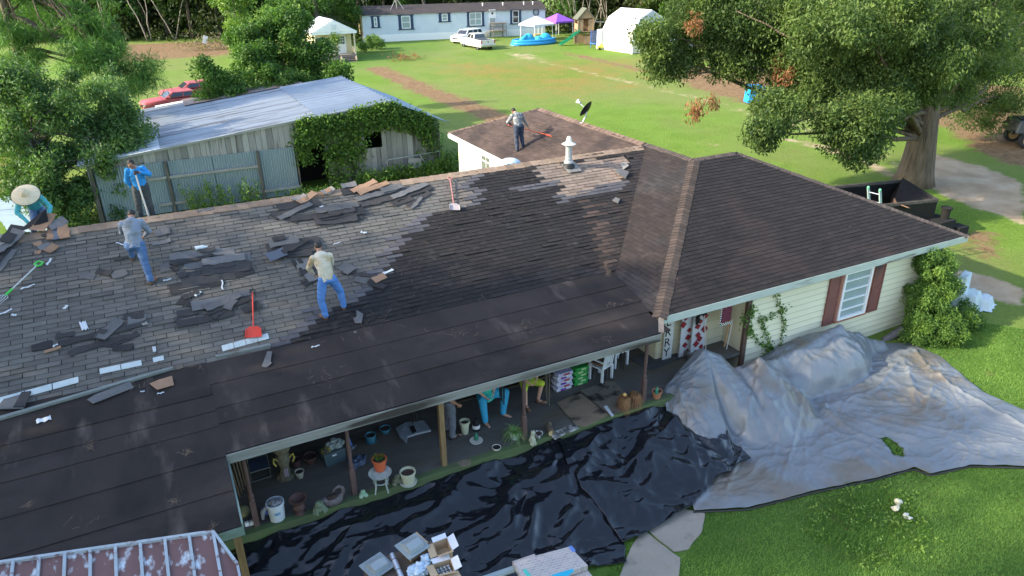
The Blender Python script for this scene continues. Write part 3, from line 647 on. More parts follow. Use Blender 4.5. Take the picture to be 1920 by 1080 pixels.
# ================================================================ BARN
bx0,bx1,bpk,bY=-3.23,13.55,10.83,35.3
wood=mat('weathered_board',(0.20,0.195,0.18),0.85,(0.34,0.33,0.31),3,0.8,stretch=(4,1,.35),rndattr=.3,col3=(0.09,0.08,0.07),s3=1.1,th3=.6,bump=.4)
metalb=mat('bluegrey_metal',(0.20,0.265,0.31),0.45,(0.29,0.355,0.39),.8,0.8,metal=.15)
galv=mat('galvanised_roof',(0.26,0.29,0.32),0.42,(0.36,0.39,0.42),.6,0.9,metal=.4,rndattr=.1,col3=(.17,.17,.17),s3=1.3,th3=.6,stretch=(.25,2,1))
galvl=mat('bright_roof_panel',(0.60,0.64,0.68),0.35,(0.72,0.76,0.79),.8,0.8,metal=.4)
rusty=mat('rusty_roof',(0.30,0.31,0.33),0.6,(0.22,0.11,0.06),1.2,0.6,metal=.3)
barn=thing('barn','weathered grey board barn with metal roof and vines over its open doorway','barn',(5,38,-.1))
def zb(x): return 2.51+.10527*(x+3.23) if x<bpk else 3.99-(x-bpk)*.447
def corr(mb,x0,x1,y0,y1,zf,per,amp,up=0.0,prof='sin'):
    # ridges run along x, profile across y
    n=max(4,int((y1-y0)/per*6)); vs=[];fs=[]
    for i in range(n+1):
        y=y0+(y1-y0)*i/n; ph=(y-y0)/per%1
        h=amp*(0.5+.5*math.cos(2*math.pi*ph)) if prof=='sin' else amp*max(0,min(1,(0.16-abs(ph-.5))*14))
        vs+=[(x0,y,zf(x0)+h+up),(x1,y,zf(x1)+h+up)]
    for i in range(n): fs.append((2*i,2*i+1,2*i+3,2*i+2))
    mb.add(vs,fs)
mb=MB(); corr(mb,-3.3,.05,35.1,38.2,zb,.20,.03,up=.03); mb.build('roof_panel',galvl,barn,fix=False)
mb=MB(); corr(mb,-3.3,3.4,35.1,46.6,zb,.30,.055); mb.r=.8; corr(mb,3.3,7.2,35.1,46.3,zb,.30,.055,up=.015); mb.build('roof_sheet',galv,barn,fix=False)
mb=MB(); corr(mb,7.1,10.9,35.1,44.7,zb,.62,.12,up=.02,prof='rib'); mb.build('roof_sheet',mat('ribbed_roof',(0.38,0.43,0.48),0.35,(0.30,0.34,0.38),.8,metal=.5),barn,fix=False)
mb=MB(); corr(mb,1.8,8.5,44.9,47.2,zb,.20,.035,up=.06); mb.build('roof_sheet',rusty,barn,fix=False)
mb=MB(); corr(mb,.3,4.6,46.2,46.9,zb,.3,.02,up=.05); mb.build('white_panel',mat('white_sheet',(.8,.82,.85),.5),barn,fix=False)
mb=MB(); corr(mb,10.8,14.0,35.1,44.6,zb,.20,.03); mb.build('roof_sheet',mat('blue_roof',(0.16,0.22,0.29),0.4,(0.22,0.29,0.36),1,metal=.5),barn,fix=False)
mb=MB(); rn=random.Random(5)
def board_wall(mb,x0,x1,zl,zh,y=35.3,w=.27,axis='y'):
    x=x0
    while x<x1-.01:
        x2=min(x1,x+w*rn.uniform(.85,1.15)); xm=(x+x2)/2; mb.r=rn.random(); z0=zl(xm)+rn.uniform(-.03,.03); z1=zh(xm)
        j=rn.uniform(-.008,.008)
        if z1-z0>.05: mb.box((xm,y+j,(z0+z1)/2),(x2-x-.014,.03,z1-z0))
        x=x2
board_wall(mb,-2.9,5.95,lambda x:2.29 if x<5.9 else 0,lambda x:zb(x)-.06)
board_wall(mb,5.95,7.35,lambda x:2.5,lambda x:zb(x)-.06)
board_wall(mb,7.35,9.35,lambda x:-.3,lambda x:zb(x)-.06); board_wall(mb,9.35,10.25,lambda x:-.3,lambda x:1.75); board_wall(mb,9.35,10.25,lambda x:2.55,lambda x:zb(x)-.06)
board_wall(mb,10.25,13.4,lambda x:-.3,lambda x:zb(x)-.06)
mb.build('board_wall',wood,barn)
mb=MB(); mb.box((13.4,40,1.2),(.06,9.2,3.0)); mb.box((-2.95,40.5,1.1),(.06,10.5,2.8)); mb.box((5,44.4,1.4),(16.8,.06,3)); mb.build('side_wall',wood,barn)
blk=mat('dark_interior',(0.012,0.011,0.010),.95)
mb=MB(); mb.box((8.2,37.2,1.2),(4.9,.05,3.4)); mb.box((5.9,36.3,1.2),(.05,1.8,3)); mb.build('dark_backing',blk,barn)  # near-black panels stand in for the darkness inside the doorway
def vcorr(mb,x0,x1,y,z0,z1,per=.11,amp=.022):
    n=int((x1-x0)/per*4); vs=[];fs=[]
    for i in range(n+1):
        x=x0+(x1-x0)*i/n; h=amp*math.cos(2*math.pi*i/4); vs+=[(x,y+h,z0),(x,y+h,z1 if not callable(z1) else z1(x))]
    for i in range(n): fs.append((2*i,2*i+2,2*i+3,2*i+1))
    mb.add(vs,fs)
for x0,x1 in ((-2.75,.05),(.2,2.1),(2.12,4.05),(4.2,5.85)):
    mb=MB(); vcorr(mb,x0,x1,35.24,-.05,2.3); d=mb.build('metal_door',metalb,barn,fix=False)
lum=mat('pale_lumber',(0.36,0.36,0.34),.8,(0.24,0.23,0.21),3,stretch=(.5,1,1))
for a,b in (((-.7,1.55),(4.1,1.62)),((-.5,.35),(.75,.37)),((3.4,.35),(5.9,.30))): mb=MB(); mb.box(((a[0]+b[0])/2,35.17,(a[1]+b[1])/2),(b[0]-a[0],.05,.12)); mb.build('rail',lum,barn)
for x in (-2.85,.12,4.12,13.3,5.92): mb=MB(); mb.box((x,35.18,1.1),(.13 if x!=5.92 else .06,.08,2.4)); mb.build('door_post',mat('dark_frame',(0.05,0.045,0.04),.8,(0.16,0.15,0.13),3,stretch=(3,1,.5)),barn)
mb=MB(); mb.box((3.8,35.2,zb(3.8)+.0),(14.1,.06,.09),(0,-math.atan(.10527),0)); mb.build('rake_board',mat('grey_trim',(.33,.35,.36),.6),barn)
# vines on the barn (one plant)
vine=thing('climbing_vine','leafy green vine mass draped over the front of the weathered barn','vine',(8.5,35.2,0))
P=[]; rs=np.random.RandomState(5)
streaks(galv,(.12,.12,.125),(.16,2.6,1),.50,.8)  # dirt streaks that also paint in shading between the roof ribs
for k in range(760):
    x=rs.uniform(6.2,12.9); top=zb(x)-.16-.05*rs.rand()
    dens=1.0 if x<10.6 else .55; depth=(rs.rand()**1.6)*(2.1 if 7.3<x<9.3 else (.9 if x<7.3 else 1.0)); 
    if 7.3<x<9.0 and rs.rand()<.45: depth=rs.uniform(0,3.6)
    if rs.rand()>dens: continue
    z=top-depth; m=rs.randint(12,34); o=rs.normal(size=(m,3))*np.array([.16,.09,.16]); P.append(np.array([x,35.16-.12*rs.rand(),z])+o)
for k in range(50):
    x=rs.uniform(5.9,6.6); z=rs.uniform(1.5,2.8); P.append(np.array([x,35.1,z])+rs.normal(size=(18,3))*.12)
for k in range(60):
    x=rs.uniform(12.2,13.3); z=rs.uniform(.2,2.6); P.append(np.array([x,35.1,z])+rs.normal(size=(12,3))*.14)
P=np.concatenate(P); V,F,r=leaves(P,.13,rs,asp=.75); link('foliage',npmesh('foliage',V-np.array([8.5,35.2,0]),F,r),lf_mid,vine)
mb=MB()
for k in range(5): x=rs.uniform(7.6,9.2); limb(mb,(x,35.2,0),(x+rs.uniform(-.6,.6),35.2,zb(x)-.2),.03,.012,8,.08,5)
mb.build('stem',barkd,vine,smooth=180,fix=False)
# leaning gate + weeds by the barn
mb=MB(); gp=AV(733,340,34.6); gx_=gp.x
gate=thing('metal_gate','thin pipe gate frame leaning on the barn wall in the weeds','gate',(gx_+1.5,35,0))
mb.tube([(gx_,35.0,-.1),(gx_,35.0,1.0),(gx_+.1,35.0,1.12),(gx_+2.9,35.05,1.2),(gx_+2.9,35.05,-.1)],.025,6); mb.bar((gx_+1.8,35.0,1.15),(gx_+2.5,34.9,-.1),.04); mb.build('frame',mat('grey_pipe',(.35,.40,.42),.5,metal=.5),gate)
mb=MB(); mb.box((gx_+1.45,34.97,.55),(.7,.03,.95),(0,.12,0)); mb.build('board',lum,gate)
def weeds(name,label,pts,n,h,lm,size=.16,spread=.5,group=None,seed=1,cat='weeds'):
    rs=np.random.RandomState(seed); c=np.mean(np.array(pts),axis=0); t=thing(name,label,cat,tuple(c),0,group); P=[];mb=MB()
    for k in range(n):
        p=np.array(pts[rs.randint(len(pts))])+np.array([rs.uniform(-spread,spread),rs.uniform(-spread*.5,spread*.5),0]); hh=h*rs.uniform(.5,1.1)
        lean=rs.normal(size=2)*.12*hh; tip=p+np.array([lean[0],lean[1],hh]); mb.tube([p,(p+tip)/2+np.array([lean[0]*.1,0,0]),tip],[.012,.008,.003],4)
        m=int(26*hh/ .8)+6; q=rs.rand(m)[:,None]; P.append(p+(tip-p)*q+rs.normal(size=(m,3))*np.array([.09,.09,.04]))
    P=np.concatenate(P); V,F,r=leaves(P,size,rs,droop=-.2,asp=.3); link('foliage',npmesh('foliage',V-c,F,r),lm,t); mb.build('stem',lf_mid,t,fix=False); return t
weeds('tall_weeds','tall weeds growing in front of the blue metal barn doors',[(x,34.7,-.05) for x in (1.1,1.6,2.4,2.9,3.5)],34,1.25,lf_lite,seed=2,spread=.4)
weeds('weed_clump','leafy weeds growing along the foot of the barn by the leaning gate',[(x,34.6+.1*math.sin(x*3),-.05) for x in np.arange(8.6,13.4,.35)],130,.85,lf_mid,seed=3,spread=.5,size=.2)
weeds('low_weeds','low weeds growing at the dark open doorway of the barn',[(x,34.5,-.05) for x in np.arange(5.0,8.4,.4)],60,.42,lf_lite,seed=4,spread=.5)
weeds('weed_tuft','dense green weeds at the right corner of the barn',[(13.5,34.8,-.05),(14.0,35.5,-.05)],40,1.1,lf_mid,seed=6,spread=.5,size=.2)
# ================================================================ FAR BUILDINGS
def plane_pt(px,py,A,u):
    # hit of pixel ray with the vertical plane through A along horizontal u -> (s along u, z)
    d=ray(px,py); n=Vector((-u.y,u.x,0)); t=(A-Vector((0,0,CAMH))).dot(n)/d.dot(n); p=Vector((0,0,CAMH))+d*t; return (p-A).dot(u),p.z-A.z
navy=mat('navy_shutter',(0.02,0.045,0.10),.6); sid=mat('pale_blue_siding',(0.52,0.60,0.66),.6,(0.60,0.67,0.72),.8); skw=mat('white_skirting',(.78,.80,.80),.6)
A=GG(683,80);B=GG(1022,65); u=(B-A); TL=Vector((u.x,u.y,0)).length; u=Vector((u.x,u.y,0)).normalized(); az=math.atan2(u.y,u.x)
tr=thing('mobile_home','long pale blue mobile home with white skirting and navy shutters','mobile home',A,az)
M=Matrix.Translation(A)@Matrix.Rotation(az,4,'Z')
def MT(): return MB(M)
WTOP=3.35; DEP=4.4
mb=MT(); 
n=int(TL/.2)
for i in range(n): mb.box((TL*(i+.5)/n,DEP/2,.85+(WTOP-.85)/2),(TL/n-.012,DEP,WTOP-.85))
mb.build('siding',sid,tr,fix=False)
mb=MT(); mb.box((TL/2,DEP/2,.4),(TL+.03,DEP+.06,.95)); mb.build('skirting',skw,tr)
mb=MT(); mb.box((-.02,DEP/2,2.0),(.03,DEP,2.6)); mb.prism([(0,WTOP),(DEP,WTOP),(DEP/2,WTOP+.95)],'x',-.03,0.0); mb.build('gable_end',mat('tan_gable',(.50,.43,.27),.7),tr)
mb=MT(); mb.prism([(-.25,WTOP-.02),(DEP+.25,WTOP-.02),(DEP/2,WTOP+1.0)],'x',-.1,TL+.15); mb.build('roof',mat('charcoal_roof',(.035,.032,.035),.9,(.07,.055,.05),.8,bump=.3),tr)
def twin(px0,py0,px1,py1,sw=.35,rows=2,cols=1,shut=True,gm=None):
    s0,z1=plane_pt(px0,py0,A,u); s1,z0=plane_pt(px1,py1,A,u); w=s1-s0; c=((s0+s1)/2,-.03,(z0+z1)/2); h=z1-z0
    fr=MT(); gl=MT()
    gl.box(c,(w-sw*2,.03,h-.1)); 
    x0,x1=s0+sw,s1-sw
    for x in (x0,x1): fr.box((x,-.06,c[2]),(.09,.05,h-.02))
    for z in (z0+.05,z1-.05): fr.box((c[0],-.06,z),(x1-x0,.05,.09))
    for i in range(1,rows): fr.box((c[0],-.06,z0+h*i/rows),(x1-x0,.04,.06))
    for i in range(1,cols): fr.box((x0+(x1-x0)*i/cols,-.06,c[2]),(.06,.04,h-.1))
    f=fr.build('window',white,tr); gl.build('pane',gm or glass,f)
    if shut:
        for x in (s0+sw/2,s1-sw/2): b=MT(); b.box((x,-.05,c[2]),(sw-.04,.06,h+.12)); b.build('shutter',navy,f)
        b=MT(); b.box((c[0],-.07,z1+.09),(w+.2,.08,.1)); b.box((c[0],-.07,z0-.09),(w+.2,.08,.1)); b.build('window_trim',navy,f)
twin(695,32,713,50,sw=.4); twin(746,30,776,53,sw=.45); twin(822,26,845,39,sw=.45); twin(875,24,908,47,sw=.38,cols=2); twin(956,20,977,43,sw=.38,gm=dglass)
s,z=plane_pt(1005,23,A,u); b=MT(); R=Matrix.Rotation(math.pi/2,3,'X'); b.lathe((s,0,z),[(.45,0),(.45,.06),(.33,.06),(.33,.02)],20,R); f=b.build('round_window',navy,tr); b=MT(); b.lathe((s,0,z),[(.32,.0),(.32,.04)],20,R); b.build('pane',glass,f)
s,z=plane_pt(923,33,A,u); b=MT(); b.box((s,-.03,z),(.95,.06,2.05)); f=b.build('door',white,tr); b=MT(); b.box((s,-.08,z-.45),(.75,.03,.8)); b.build('screen',mat('grey_screen',(.30,.34,.34),.6),f); b=MT(); b.box((s,-.08,z+.55),(.28,.03,.28),(0,rad(45),0)); b.build('pane',dglass,f)
# porch with steps
pw=mat('deck_lumber',(.26,.23,.19),.8,(.17,.15,.12),3); 
dk=thing('wooden_stoop','small wooden stoop with steps at the mobile home door','stoop',A+u*plane_pt(928,60,A,u)[0],az)
Md=M@Matrix.Translation((plane_pt(928,60,A,u)[0],0,0))
mb=MB(Md); mb.box((.2,-.9,.9),(2.0,1.7,.08)); mb.build('deck',pw,dk); mb=MB(Md)
for i in range(4): mb.box((-1.1-.28*i,-.9,.78-.2*i),(.3,1.4,.05))
mb.build('step',pw,dk); mb=MB(Md)
for x in (-.7,1.1):
    for y in (-1.7,-.1): mb.box((x,y,.9),(.09,.09,1.9))
for y in (-1.7,-.1): mb.box((.2,y,1.8),(1.9,.07,.09)); mb.box((.2,y,1.35),(1.9,.05,.07))
mb.box((1.1,-.9,1.8),(.07,1.7,.09)); mb.box((.2,-.9,1.87),(2.1,1.0,.05)); mb.build('railing',pw,dk)
ant=thing('tv_antenna','tripod antenna mast standing on the mobile home roof','antenna',A+u*plane_pt(746,5,A,u)[0]+Vector((0,0,4.2)),az)
s=plane_pt(746,5,A,u)[0]; mb=MT(); 
for dx,dy in ((-.9,0),(.9,0),(0,1.2)): mb.tube([(s+dx,1.0+dy,WTOP+.45+(.4 if dy else 0)),(s,1.3,WTOP+1.9)],.035,5)
mb.tube([(s,1.3,WTOP+.6),(s,1.3,WTOP+2.6)],.03,5); mb.build('mast',mat('grey_pipe2',(.4,.4,.4),.5),ant)
for k,(px,py) in enumerate(((905,12),(943,10),(982,9),(999,6))):
    s,z=plane_pt(px,py,A+Vector((-u.y,u.x,0))*1.2,u); mb=MT(); mb.lathe((s,1.2,WTOP+.4),[(.06,0),(.06,.45),(.12,.46),(.1,.55),(.0,.58)],8); o=mb.build('vent_pipe',white,tr)
# --- grill, table things at the home
gr=thing('black_grill','black barrel grill beyond the white canopy, by the home wall','grill',GG(1010,62),az); p=GG(1010,62); mb=MB(); mb.lathe(p+Vector((-.7,0,.9)),[(.0,0),(.36,.0),(.36,1.3),(.0,1.3)],12,Matrix.Rotation(math.pi/2,3,'Y')); mb.build('barrel',blk,gr); mb=MB()
for dx in (-.5,.5):
    for dy in (-.25,.25): mb.box(p+Vector((dx,dy,.35)),(.06,.06,.8))
mb.build('stand',blk,gr)
sw=thing('swing_frame','black metal frame standing before the mobile home skirting','frame',GG(978,66),az); p=GG(978,66); mb=MB()
for dx in (-1.6,1.4):
    mb.tube([p+Vector((dx-.4,-.2,0)),p+Vector((dx,0,2.0)),p+Vector((dx+.4,.2,0))],.04,5)
mb.tube([p+Vector((-1.6,0,2.0)),p+Vector((1.4,0,2.0))],.04,5); mb.build('frame',blk,sw); mb=MB(); mb.box(p+Vector((-.9,0,.45)),(.7,.4,.5)); mb.box(p+Vector((.2,0,.45)),(.9,.4,.12)); mb.build('bench',mat('grey_plastic',(.4,.45,.47),.6),sw)
# ---------------- cottage
cw=mat('butter_wall',(.62,.55,.34),.7); 
cr0=GG(668,112); cot=thing('cottage','tiny cream cottage with white gable roof and a front porch','cottage',cr0); 
M=Matrix.Translation(cr0); k=.048 # metres per px approx
mb=MB(M); mb.box((-2.1,3.6,1.9),(4.2,4.6,2.6)); mb.build('wall',cw,cot)
mb=MB(M); mb.prism([(-4.75,2.95),(.45,2.95),(-2.15,4.25)],'y',-.15,6.2); mb.build('roof',mat('white_metal_roof',(.74,.76,.78),.45,(.66,.68,.70),2,metal=.2),cot)
mb=MB(M); mb.prism([(-4.45,3.0),(.15,3.0),(-2.15,4.12)],'y',-.2,-.152); mb.box((-2.15,-.12,2.88),(4.9,.1,.22)); mb.build('gable_trim',white,cot); mb=MB(M); mb.box((-2.15,-.23,3.5),(.5,.04,.5)); mb.build('gable_vent',mat('pale_vent',(.6,.65,.66),.6),cot)
mb=MB(M); mb.box((-2.15,.6,.55),(4.4,1.5,.12)); mb.box((-2.15,-.1,.3),(4.4,.05,.4)); mb.build('porch_floor',pw,cot)
mb=MB(M)
for x in (-4.2,-2.55,.0): mb.box((x,-.05,1.7),(.13,.13,2.3))
for x in (-3.4,): mb.box((x,-.05,1.35),(1.6,.06,.08))
for i in range(12): mb.box((-4.15+i*.14,-.05,1.0),(.04,.04,.75))
mb.box((0,.6,1.3),(.06,1.2,.08)); mb.box((0,.6,1.0),(.04,1.2,.5)); mb.build('railing',mat('cream_trim',(.62,.55,.40),.7),cot)
mb=MB(M); mb.box((-1.1,1.27,1.65),(.95,.06,2.05)); f=mb.build('door',white,cot); mb=MB(M)
for i in range(3):
    for j in range(3): mb.box((-1.33+.23*i,1.23,1.75+.27*j),(.19,.03,.22))
mb.build('pane',mat('mid_glass',(.10,.13,.15),.2),f)
winat(cot,'window',cr0+Vector((-3.3,1.27,1.85)),1.15,1.15,'y',cols=2,rows=2,gm=mat('mid_glass',(.10,.13,.15),.2))
mb=MB(M)
for i in range(4): mb.box((-1.05+.0*i,-.35-.3*i,.45-.15*i),(1.6,.32,.05))
mb.box((-1.85,-.8,.2),(.06,1.2,.5),(rad(-20),0,0)); mb.box((-.25,-.8,.2),(.06,1.2,.5),(rad(-20),0,0)); mb.build('step',pw,cot)
hb=thing('hanging_basket','bright green fern basket hanging from the cottage porch','hanging basket',cr0+Vector((-2.15,-.3,2.2)))
V,F,r=leaves(np.array(cr0+Vector((-2.15,-.35,2.35)))+RS.normal(size=(420,3))*np.array([.26,.22,.3]),.24,droop=.8); link('fern',npmesh('fern',V-np.array(cr0+Vector((-2.15,-.3,2.2))),F,r),lf_lite,hb)
mb=MB(M); mb.lathe((-2.15,-.35,2.1),[(.1,0),(.2,.2),(.22,.22)],10); mb.tube([(-2.15,-.35,2.2),(-2.15,-.2,2.9)],.012,4); mb.build('basket',brown,hb)
# ---------------- gambrel shed
c0=GG(1131,93);c1=GG(1185,102);c2=GG(1231,93)
ud=Vector((c0.x-c1.x,c0.y-c1.y,0)); LN=ud.length; ud.normalize(); wd=Vector((c2.x-c1.x,c2.y-c1.y,0)); wd=(wd-ud*wd.dot(ud)); WD=wd.length; wd.normalize()
az2=math.atan2(wd.y,wd.x); shd=thing('garden_shed','large white gambrel roofed shed at the edge of the woods','shed',c1,az2); M=Matrix.Translation(c1)@Matrix.Rotation(az2,4,'Z')
shw=mat('white_shed_panel',(.72,.71,.64),.6,(.66,.65,.58),2); 
mb=MB(M); n=int(LN/.25)
for i in range(n): mb.box((.02,LN*(i+.5)/n,1.25),(.05,LN/n-.02,2.35))
n=int(WD/.25)
for i in range(n): mb.box((WD*(i+.5)/n,.02,1.25),(WD/n-.02,.05,2.35))
mb.box((WD/2,LN/2,1.2),(WD-.06,LN-.06,2.3)); mb.build('wall',shw,shd)
prof=[(-.12,2.35),(WD*.14,3.65),(WD/2,4.55),(WD*.86,3.65),(WD+.12,2.35)]
mb=MB(M); mb.prism(prof,'y',-.12,LN+.1); mb.build('roof',mat('white_shed_roof',(.82,.83,.84),.5),shd)
mb=MB(M); mb.prism([(.1,2.4),(WD*.16,3.58),(WD/2,4.42),(WD*.84,3.58),(WD-.1,2.4)],'y',-.16,-.125); mb.build('gable_panel',mat('shaded_gable',(.50,.56,.58),.6),shd)  # bluish gable colour has the shaded side painted in
mb=MB(M)
for x,y in ((0,0),(WD,0),(0,LN)): mb.box((x,y,1.25),(.14,.14,2.5))
mb.box((0,LN/2,2.36),(.12,LN,.12)); mb.build('corner_trim',white,shd); mb=MB(M); mb.box((-.4,LN+.15,1.25),(.9,.06,2.2)); mb.build('door',white,shd)
mb=MB(M); mb.box((WD/2,LN/2,.1),(WD,LN,.12)); mb.build('skid',pw,shd)
# ---------------- play house, slide
pc=GG(1094,83); pww=mat('play_wood',(.36,.25,.15),.8,(.25,.17,.10),3); ph=thing('play_fort','wooden play fort with dark green shingle roof','play fort',pc,rad(-18)); M=Matrix.Translation(pc)@Matrix.Rotation(rad(-18),4,'Z')
mb=MB(M)
for x in (-.95,.95):
    for y in (-.9,.9): mb.box((x,y,1.6),(.13,.13,3.2))
for x0,y0,w,d in ((0,.9,1.9,.05),(.95,0,.05,1.8)):
    mb.box((x0,y0,2.35),(w,d,1.5)); mb.box((x0,y0,.55),(w,d,1.0))
mb.box((-.95,0,2.1),(.05,1.8,.7)); mb.box((-.62,-.9,2.3),(.6,.05,1.3)); mb.box((.62,-.9,2.3),(.6,.05,1.3)); mb.box((.35,-.9,.55),(1.1,.05,.95)); mb.box((0,0,1.55),(2,1.9,.08)); mb.build('frame',pww,ph)
mb=MB(M); mb.prism([(-.95,3.05),(.95,3.05),(0,4.1)],'y',-.95,-.9); mb.build('gable',pww,ph); mb=MB(M); mb.prism([(-.95,3.05),(.95,3.05),(0,4.1)],'y',.9,.95); mb.build('gable',pww,ph)
mb=MB(M); mb.prism([(-1.2,2.95),(0,4.25),(1.2,2.95),(1.1,2.9),(0,4.12),(-1.1,2.9)],'y',-1.15,1.15); mb.build('roof',mat('olive_shingle',(.09,.10,.075),.9,(.13,.135,.10),5),ph)
mb=MB(M); mb.tube([(.95,.3,2.6),(2.6,.3,2.5),(2.9,.3,2.3),(2.9,.3,.2)],.09,6); mb.build('swing_beam',mat('pale_beam',(.45,.40,.30),.8),ph)
s0=GG(1050,86); s1=pc+Vector((-.95,-.5,1.65)); slm=mat('green_slide',(.015,.25,.12),.4); sl=thing('slide','bright green plastic slide running down from the play fort','slide',s0)
mb=MB(); d=(s1-s0); pr=[]; 
for i in range(9):
    t=i/8; z=(t**1.25)*(s1.z-s0.z)+.12*(1-t); pr.append(Vector((s0.x+d.x*t,s0.y+d.y*t,s0.z+z+.05)))
sd2=Vector((-d.y,d.x,0)).normalized()*.3; vs=[];fs=[]
for p in pr: vs+=[p-sd2+Vector((0,0,.2)),p-sd2,p+sd2,p+sd2+Vector((0,0,.2)),p+sd2*1.12+Vector((0,0,.2)),p+sd2*1.12-Vector((0,0,.08)),p-sd2*1.12-Vector((0,0,.08)),p-sd2*1.12+Vector((0,0,.2))]
for i in range(8):
    for j in range(8): fs.append((i*8+j,i*8+(j+1)%8,(i+1)*8+(j+1)%8,(i+1)*8+j))
mb.add(vs,fs); mb.build('slide_bed',slm,sl)
# trampoline
tp=GG(1118,89); tpl=thing('toddler_trampoline','small blue trampoline with netting beside the white shed','trampoline',tp); mb=MB(); bl=mat('toy_blue',(.04,.16,.50),.5)
mb.lathe(tp+Vector((0,0,.45)),[(.55,0),(.8,0),(.8,.12),(.55,.12)],14); mb.build('pad',bl,tpl); mb=MB()
for i in range(6): a=i*math.pi/3; mb.tube([tp+Vector((math.cos(a)*.78,math.sin(a)*.78,0)),tp+Vector((math.cos(a)*.78,math.sin(a)*.78,1.9))],.03,5)
mb.build('pole',bl,tpl); mb=MB(); mb.lathe(tp+Vector((0,0,.57)),[(.75,0),(.75,1.3)],14); mb.build('netting',mat('dark_net',(.03,.05,.12),.8,alpha=.7),tpl)
tc_=thing('yellow_toy_car','yellow toy ride on car on the grass by the trampoline','toy',GG(1126,93)); p=GG(1126,93); ye=mat('toy_yellow',(.65,.60,.08),.5); mb=MB(); mb.box(p+Vector((0,0,.3)),(1.0,.5,.3)); mb.box(p+Vector((.1,0,.5)),(.4,.45,.3),tp=.7); mb.build('body',ye,tc_,bevel=.05); mb=MB()
for dx in (-.35,.35):
    for dy in (-.28,.28): mb.lathe(p+Vector((dx,dy-.04,.14)),[(.14,0),(.14,.08)],10,Matrix.Rotation(math.pi/2,3,'X'))
mb.build('wheel',blk,tc_)
# ---------------- canopies
def canopy(label,p,m,w=2.9,rz=0):
    t=thing('canopy_tent',label,'canopy',p,rz,'pop up canopies by the pool'); M=Matrix.Translation(p)@Matrix.Rotation(rz,4,'Z'); mb=MB(M); h=w/2
    for x,y in ((-h,-h),(h,-h),(h,h),(-h,h)):
        mb=MB(M); mb.tube([(x,y,0),(x*.97,y*.97,2.1)],.04,6); mb.build('pole',white,t)
    mb=MB(M); mb.add([(-h-.15,-h-.15,2.0),(h+.15,-h-.15,2.0),(h+.15,h+.15,2.0),(-h-.15,h+.15,2.0),(0,0,2.95),(-h-.17,-h-.17,1.8),(h+.17,-h-.17,1.8),(h+.17,h+.17,1.8),(-h-.17,h+.17,1.8)],[(0,1,4),(1,2,4),(2,3,4),(3,0,4),(5,6,1,0),(6,7,2,1),(7,8,3,2),(8,5,0,3)])
    mb.build('cover',m,t); return t
canopy('white pop up canopy standing over the inflatable pool',GG(1008,75)+Vector((0,.3,0)),mat('white_canvas',(.72,.71,.72),.8),3.0,rad(10))
canopy('purple pop up canopy next to the white one',GG(1052,69)+Vector((0,1,0)),mat('purple_canvas',(.26,.09,.50),.8),3.0,rad(10))
pp=GG(1003,83); pl=thing('inflatable_pool','turquoise and blue inflatable pool with slides on the grass','inflatable pool',pp); aq=mat('aqua_vinyl',(.05,.42,.58),.35); 
def ring(mb,c,a,b,r,z): mb.tube([c+Vector((a*math.cos(t),b*math.sin(t),z)) for t in [i*math.pi/12 for i in range(25)]],r,8,cap=False)
mb=MB(); ring(mb,pp+Vector((.0,.3,0)),2.9,1.5,.22,.2); ring(mb,pp+Vector((.0,.3,0)),2.8,1.45,.18,.5); mb.build('ring',mat('pool_blue',(.03,.28,.62),.35),pl,smooth=180)
mb=MB(); mb.ell(pp+Vector((0,.3,.1)),(2.8,1.4,.1)); mb.build('water',mat('pool_water',(.1,.45,.60),.1),pl,smooth=180)
mb=MB(); mb.ell(pp+Vector((-.6,.6,.7)),(.7,.5,.6)); mb.ell(pp+Vector((1.9,.9,.6)),(.9,.6,.6)); mb.ell(pp+Vector((.6,.3,.5)),(.6,.5,.45)); mb.tube([pp+Vector((-.6,.6,1.0)),pp+Vector((-1.4,.3,.8)),pp+Vector((-2.1,.1,.35))],.28,8); mb.build('bolster',aq,pl,smooth=180)
mb=MB(); mb.box(pp+Vector((1.0,1.0,1.0)),(1.1,.4,.25)); mb.build('pad',mat('toy_orange',(.70,.42,.12),.5),pl,bevel=.05)
mt=thing('blue_mat','flat light blue foam mat in front of the inflatable pool','mat',GG(985,84)); mb=MB(); p=GG(985,85); mb.box(p+Vector((.6,.2,.05)),(4.5,1.4,.07),(0,0,rad(-8))); mb.build('pad',mat('pale_blue_mat',(.22,.50,.68),.6),mt)
up_=thing('utility_pole','tall pale utility pole behind the canopies','utility pole',GG(1046,58)); mb=MB(); p=GG(1046,58); mb.tube([p,p+Vector((0,0,9))],[.16,.11],8); mb.box(p+Vector((0,0,8.3)),(2.4,.12,.12)); mb.build('pole',mat('pale_pole',(.42,.38,.30),.8),up_)
# ================================================================ VEHICLES
tyre=mat('tyre',(.02,.02,.02),.8); rimm=mat('rim_grey',(.25,.26,.27),.35,metal=.7); redl=mat('tail_red',(.35,.02,.02),.3); chrome=mat('chrome',(.6,.6,.62),.15,metal=.9); lens=mat('headlamp',(.6,.62,.62),.15)
def wheel(t,M,x,y,r=.38,w=.24,rm=rimm):
    s=1 if y>0 else -1; R=Matrix.Rotation(math.pi/2,3,'X'); mb=MB(M); mb.lathe((x,y+w/2,r),[(r*.62,0),(r*.92,0),(r,.04),(r,w-.04),(r*.92,w),(r*.62,w)],20,R,cap=False); o=mb.build('wheel',tyre,t,smooth=40)
    mb=MB(M); mb.lathe((x,y+w/2-.02,r),[(.001,0.02),(r*.2,.0),(r*.6,.02),(r*.62,w-.06),(r*.2,w-.04),(.001,w-.05)],16,R); mb.build('rim',rm,o,smooth=30); return o
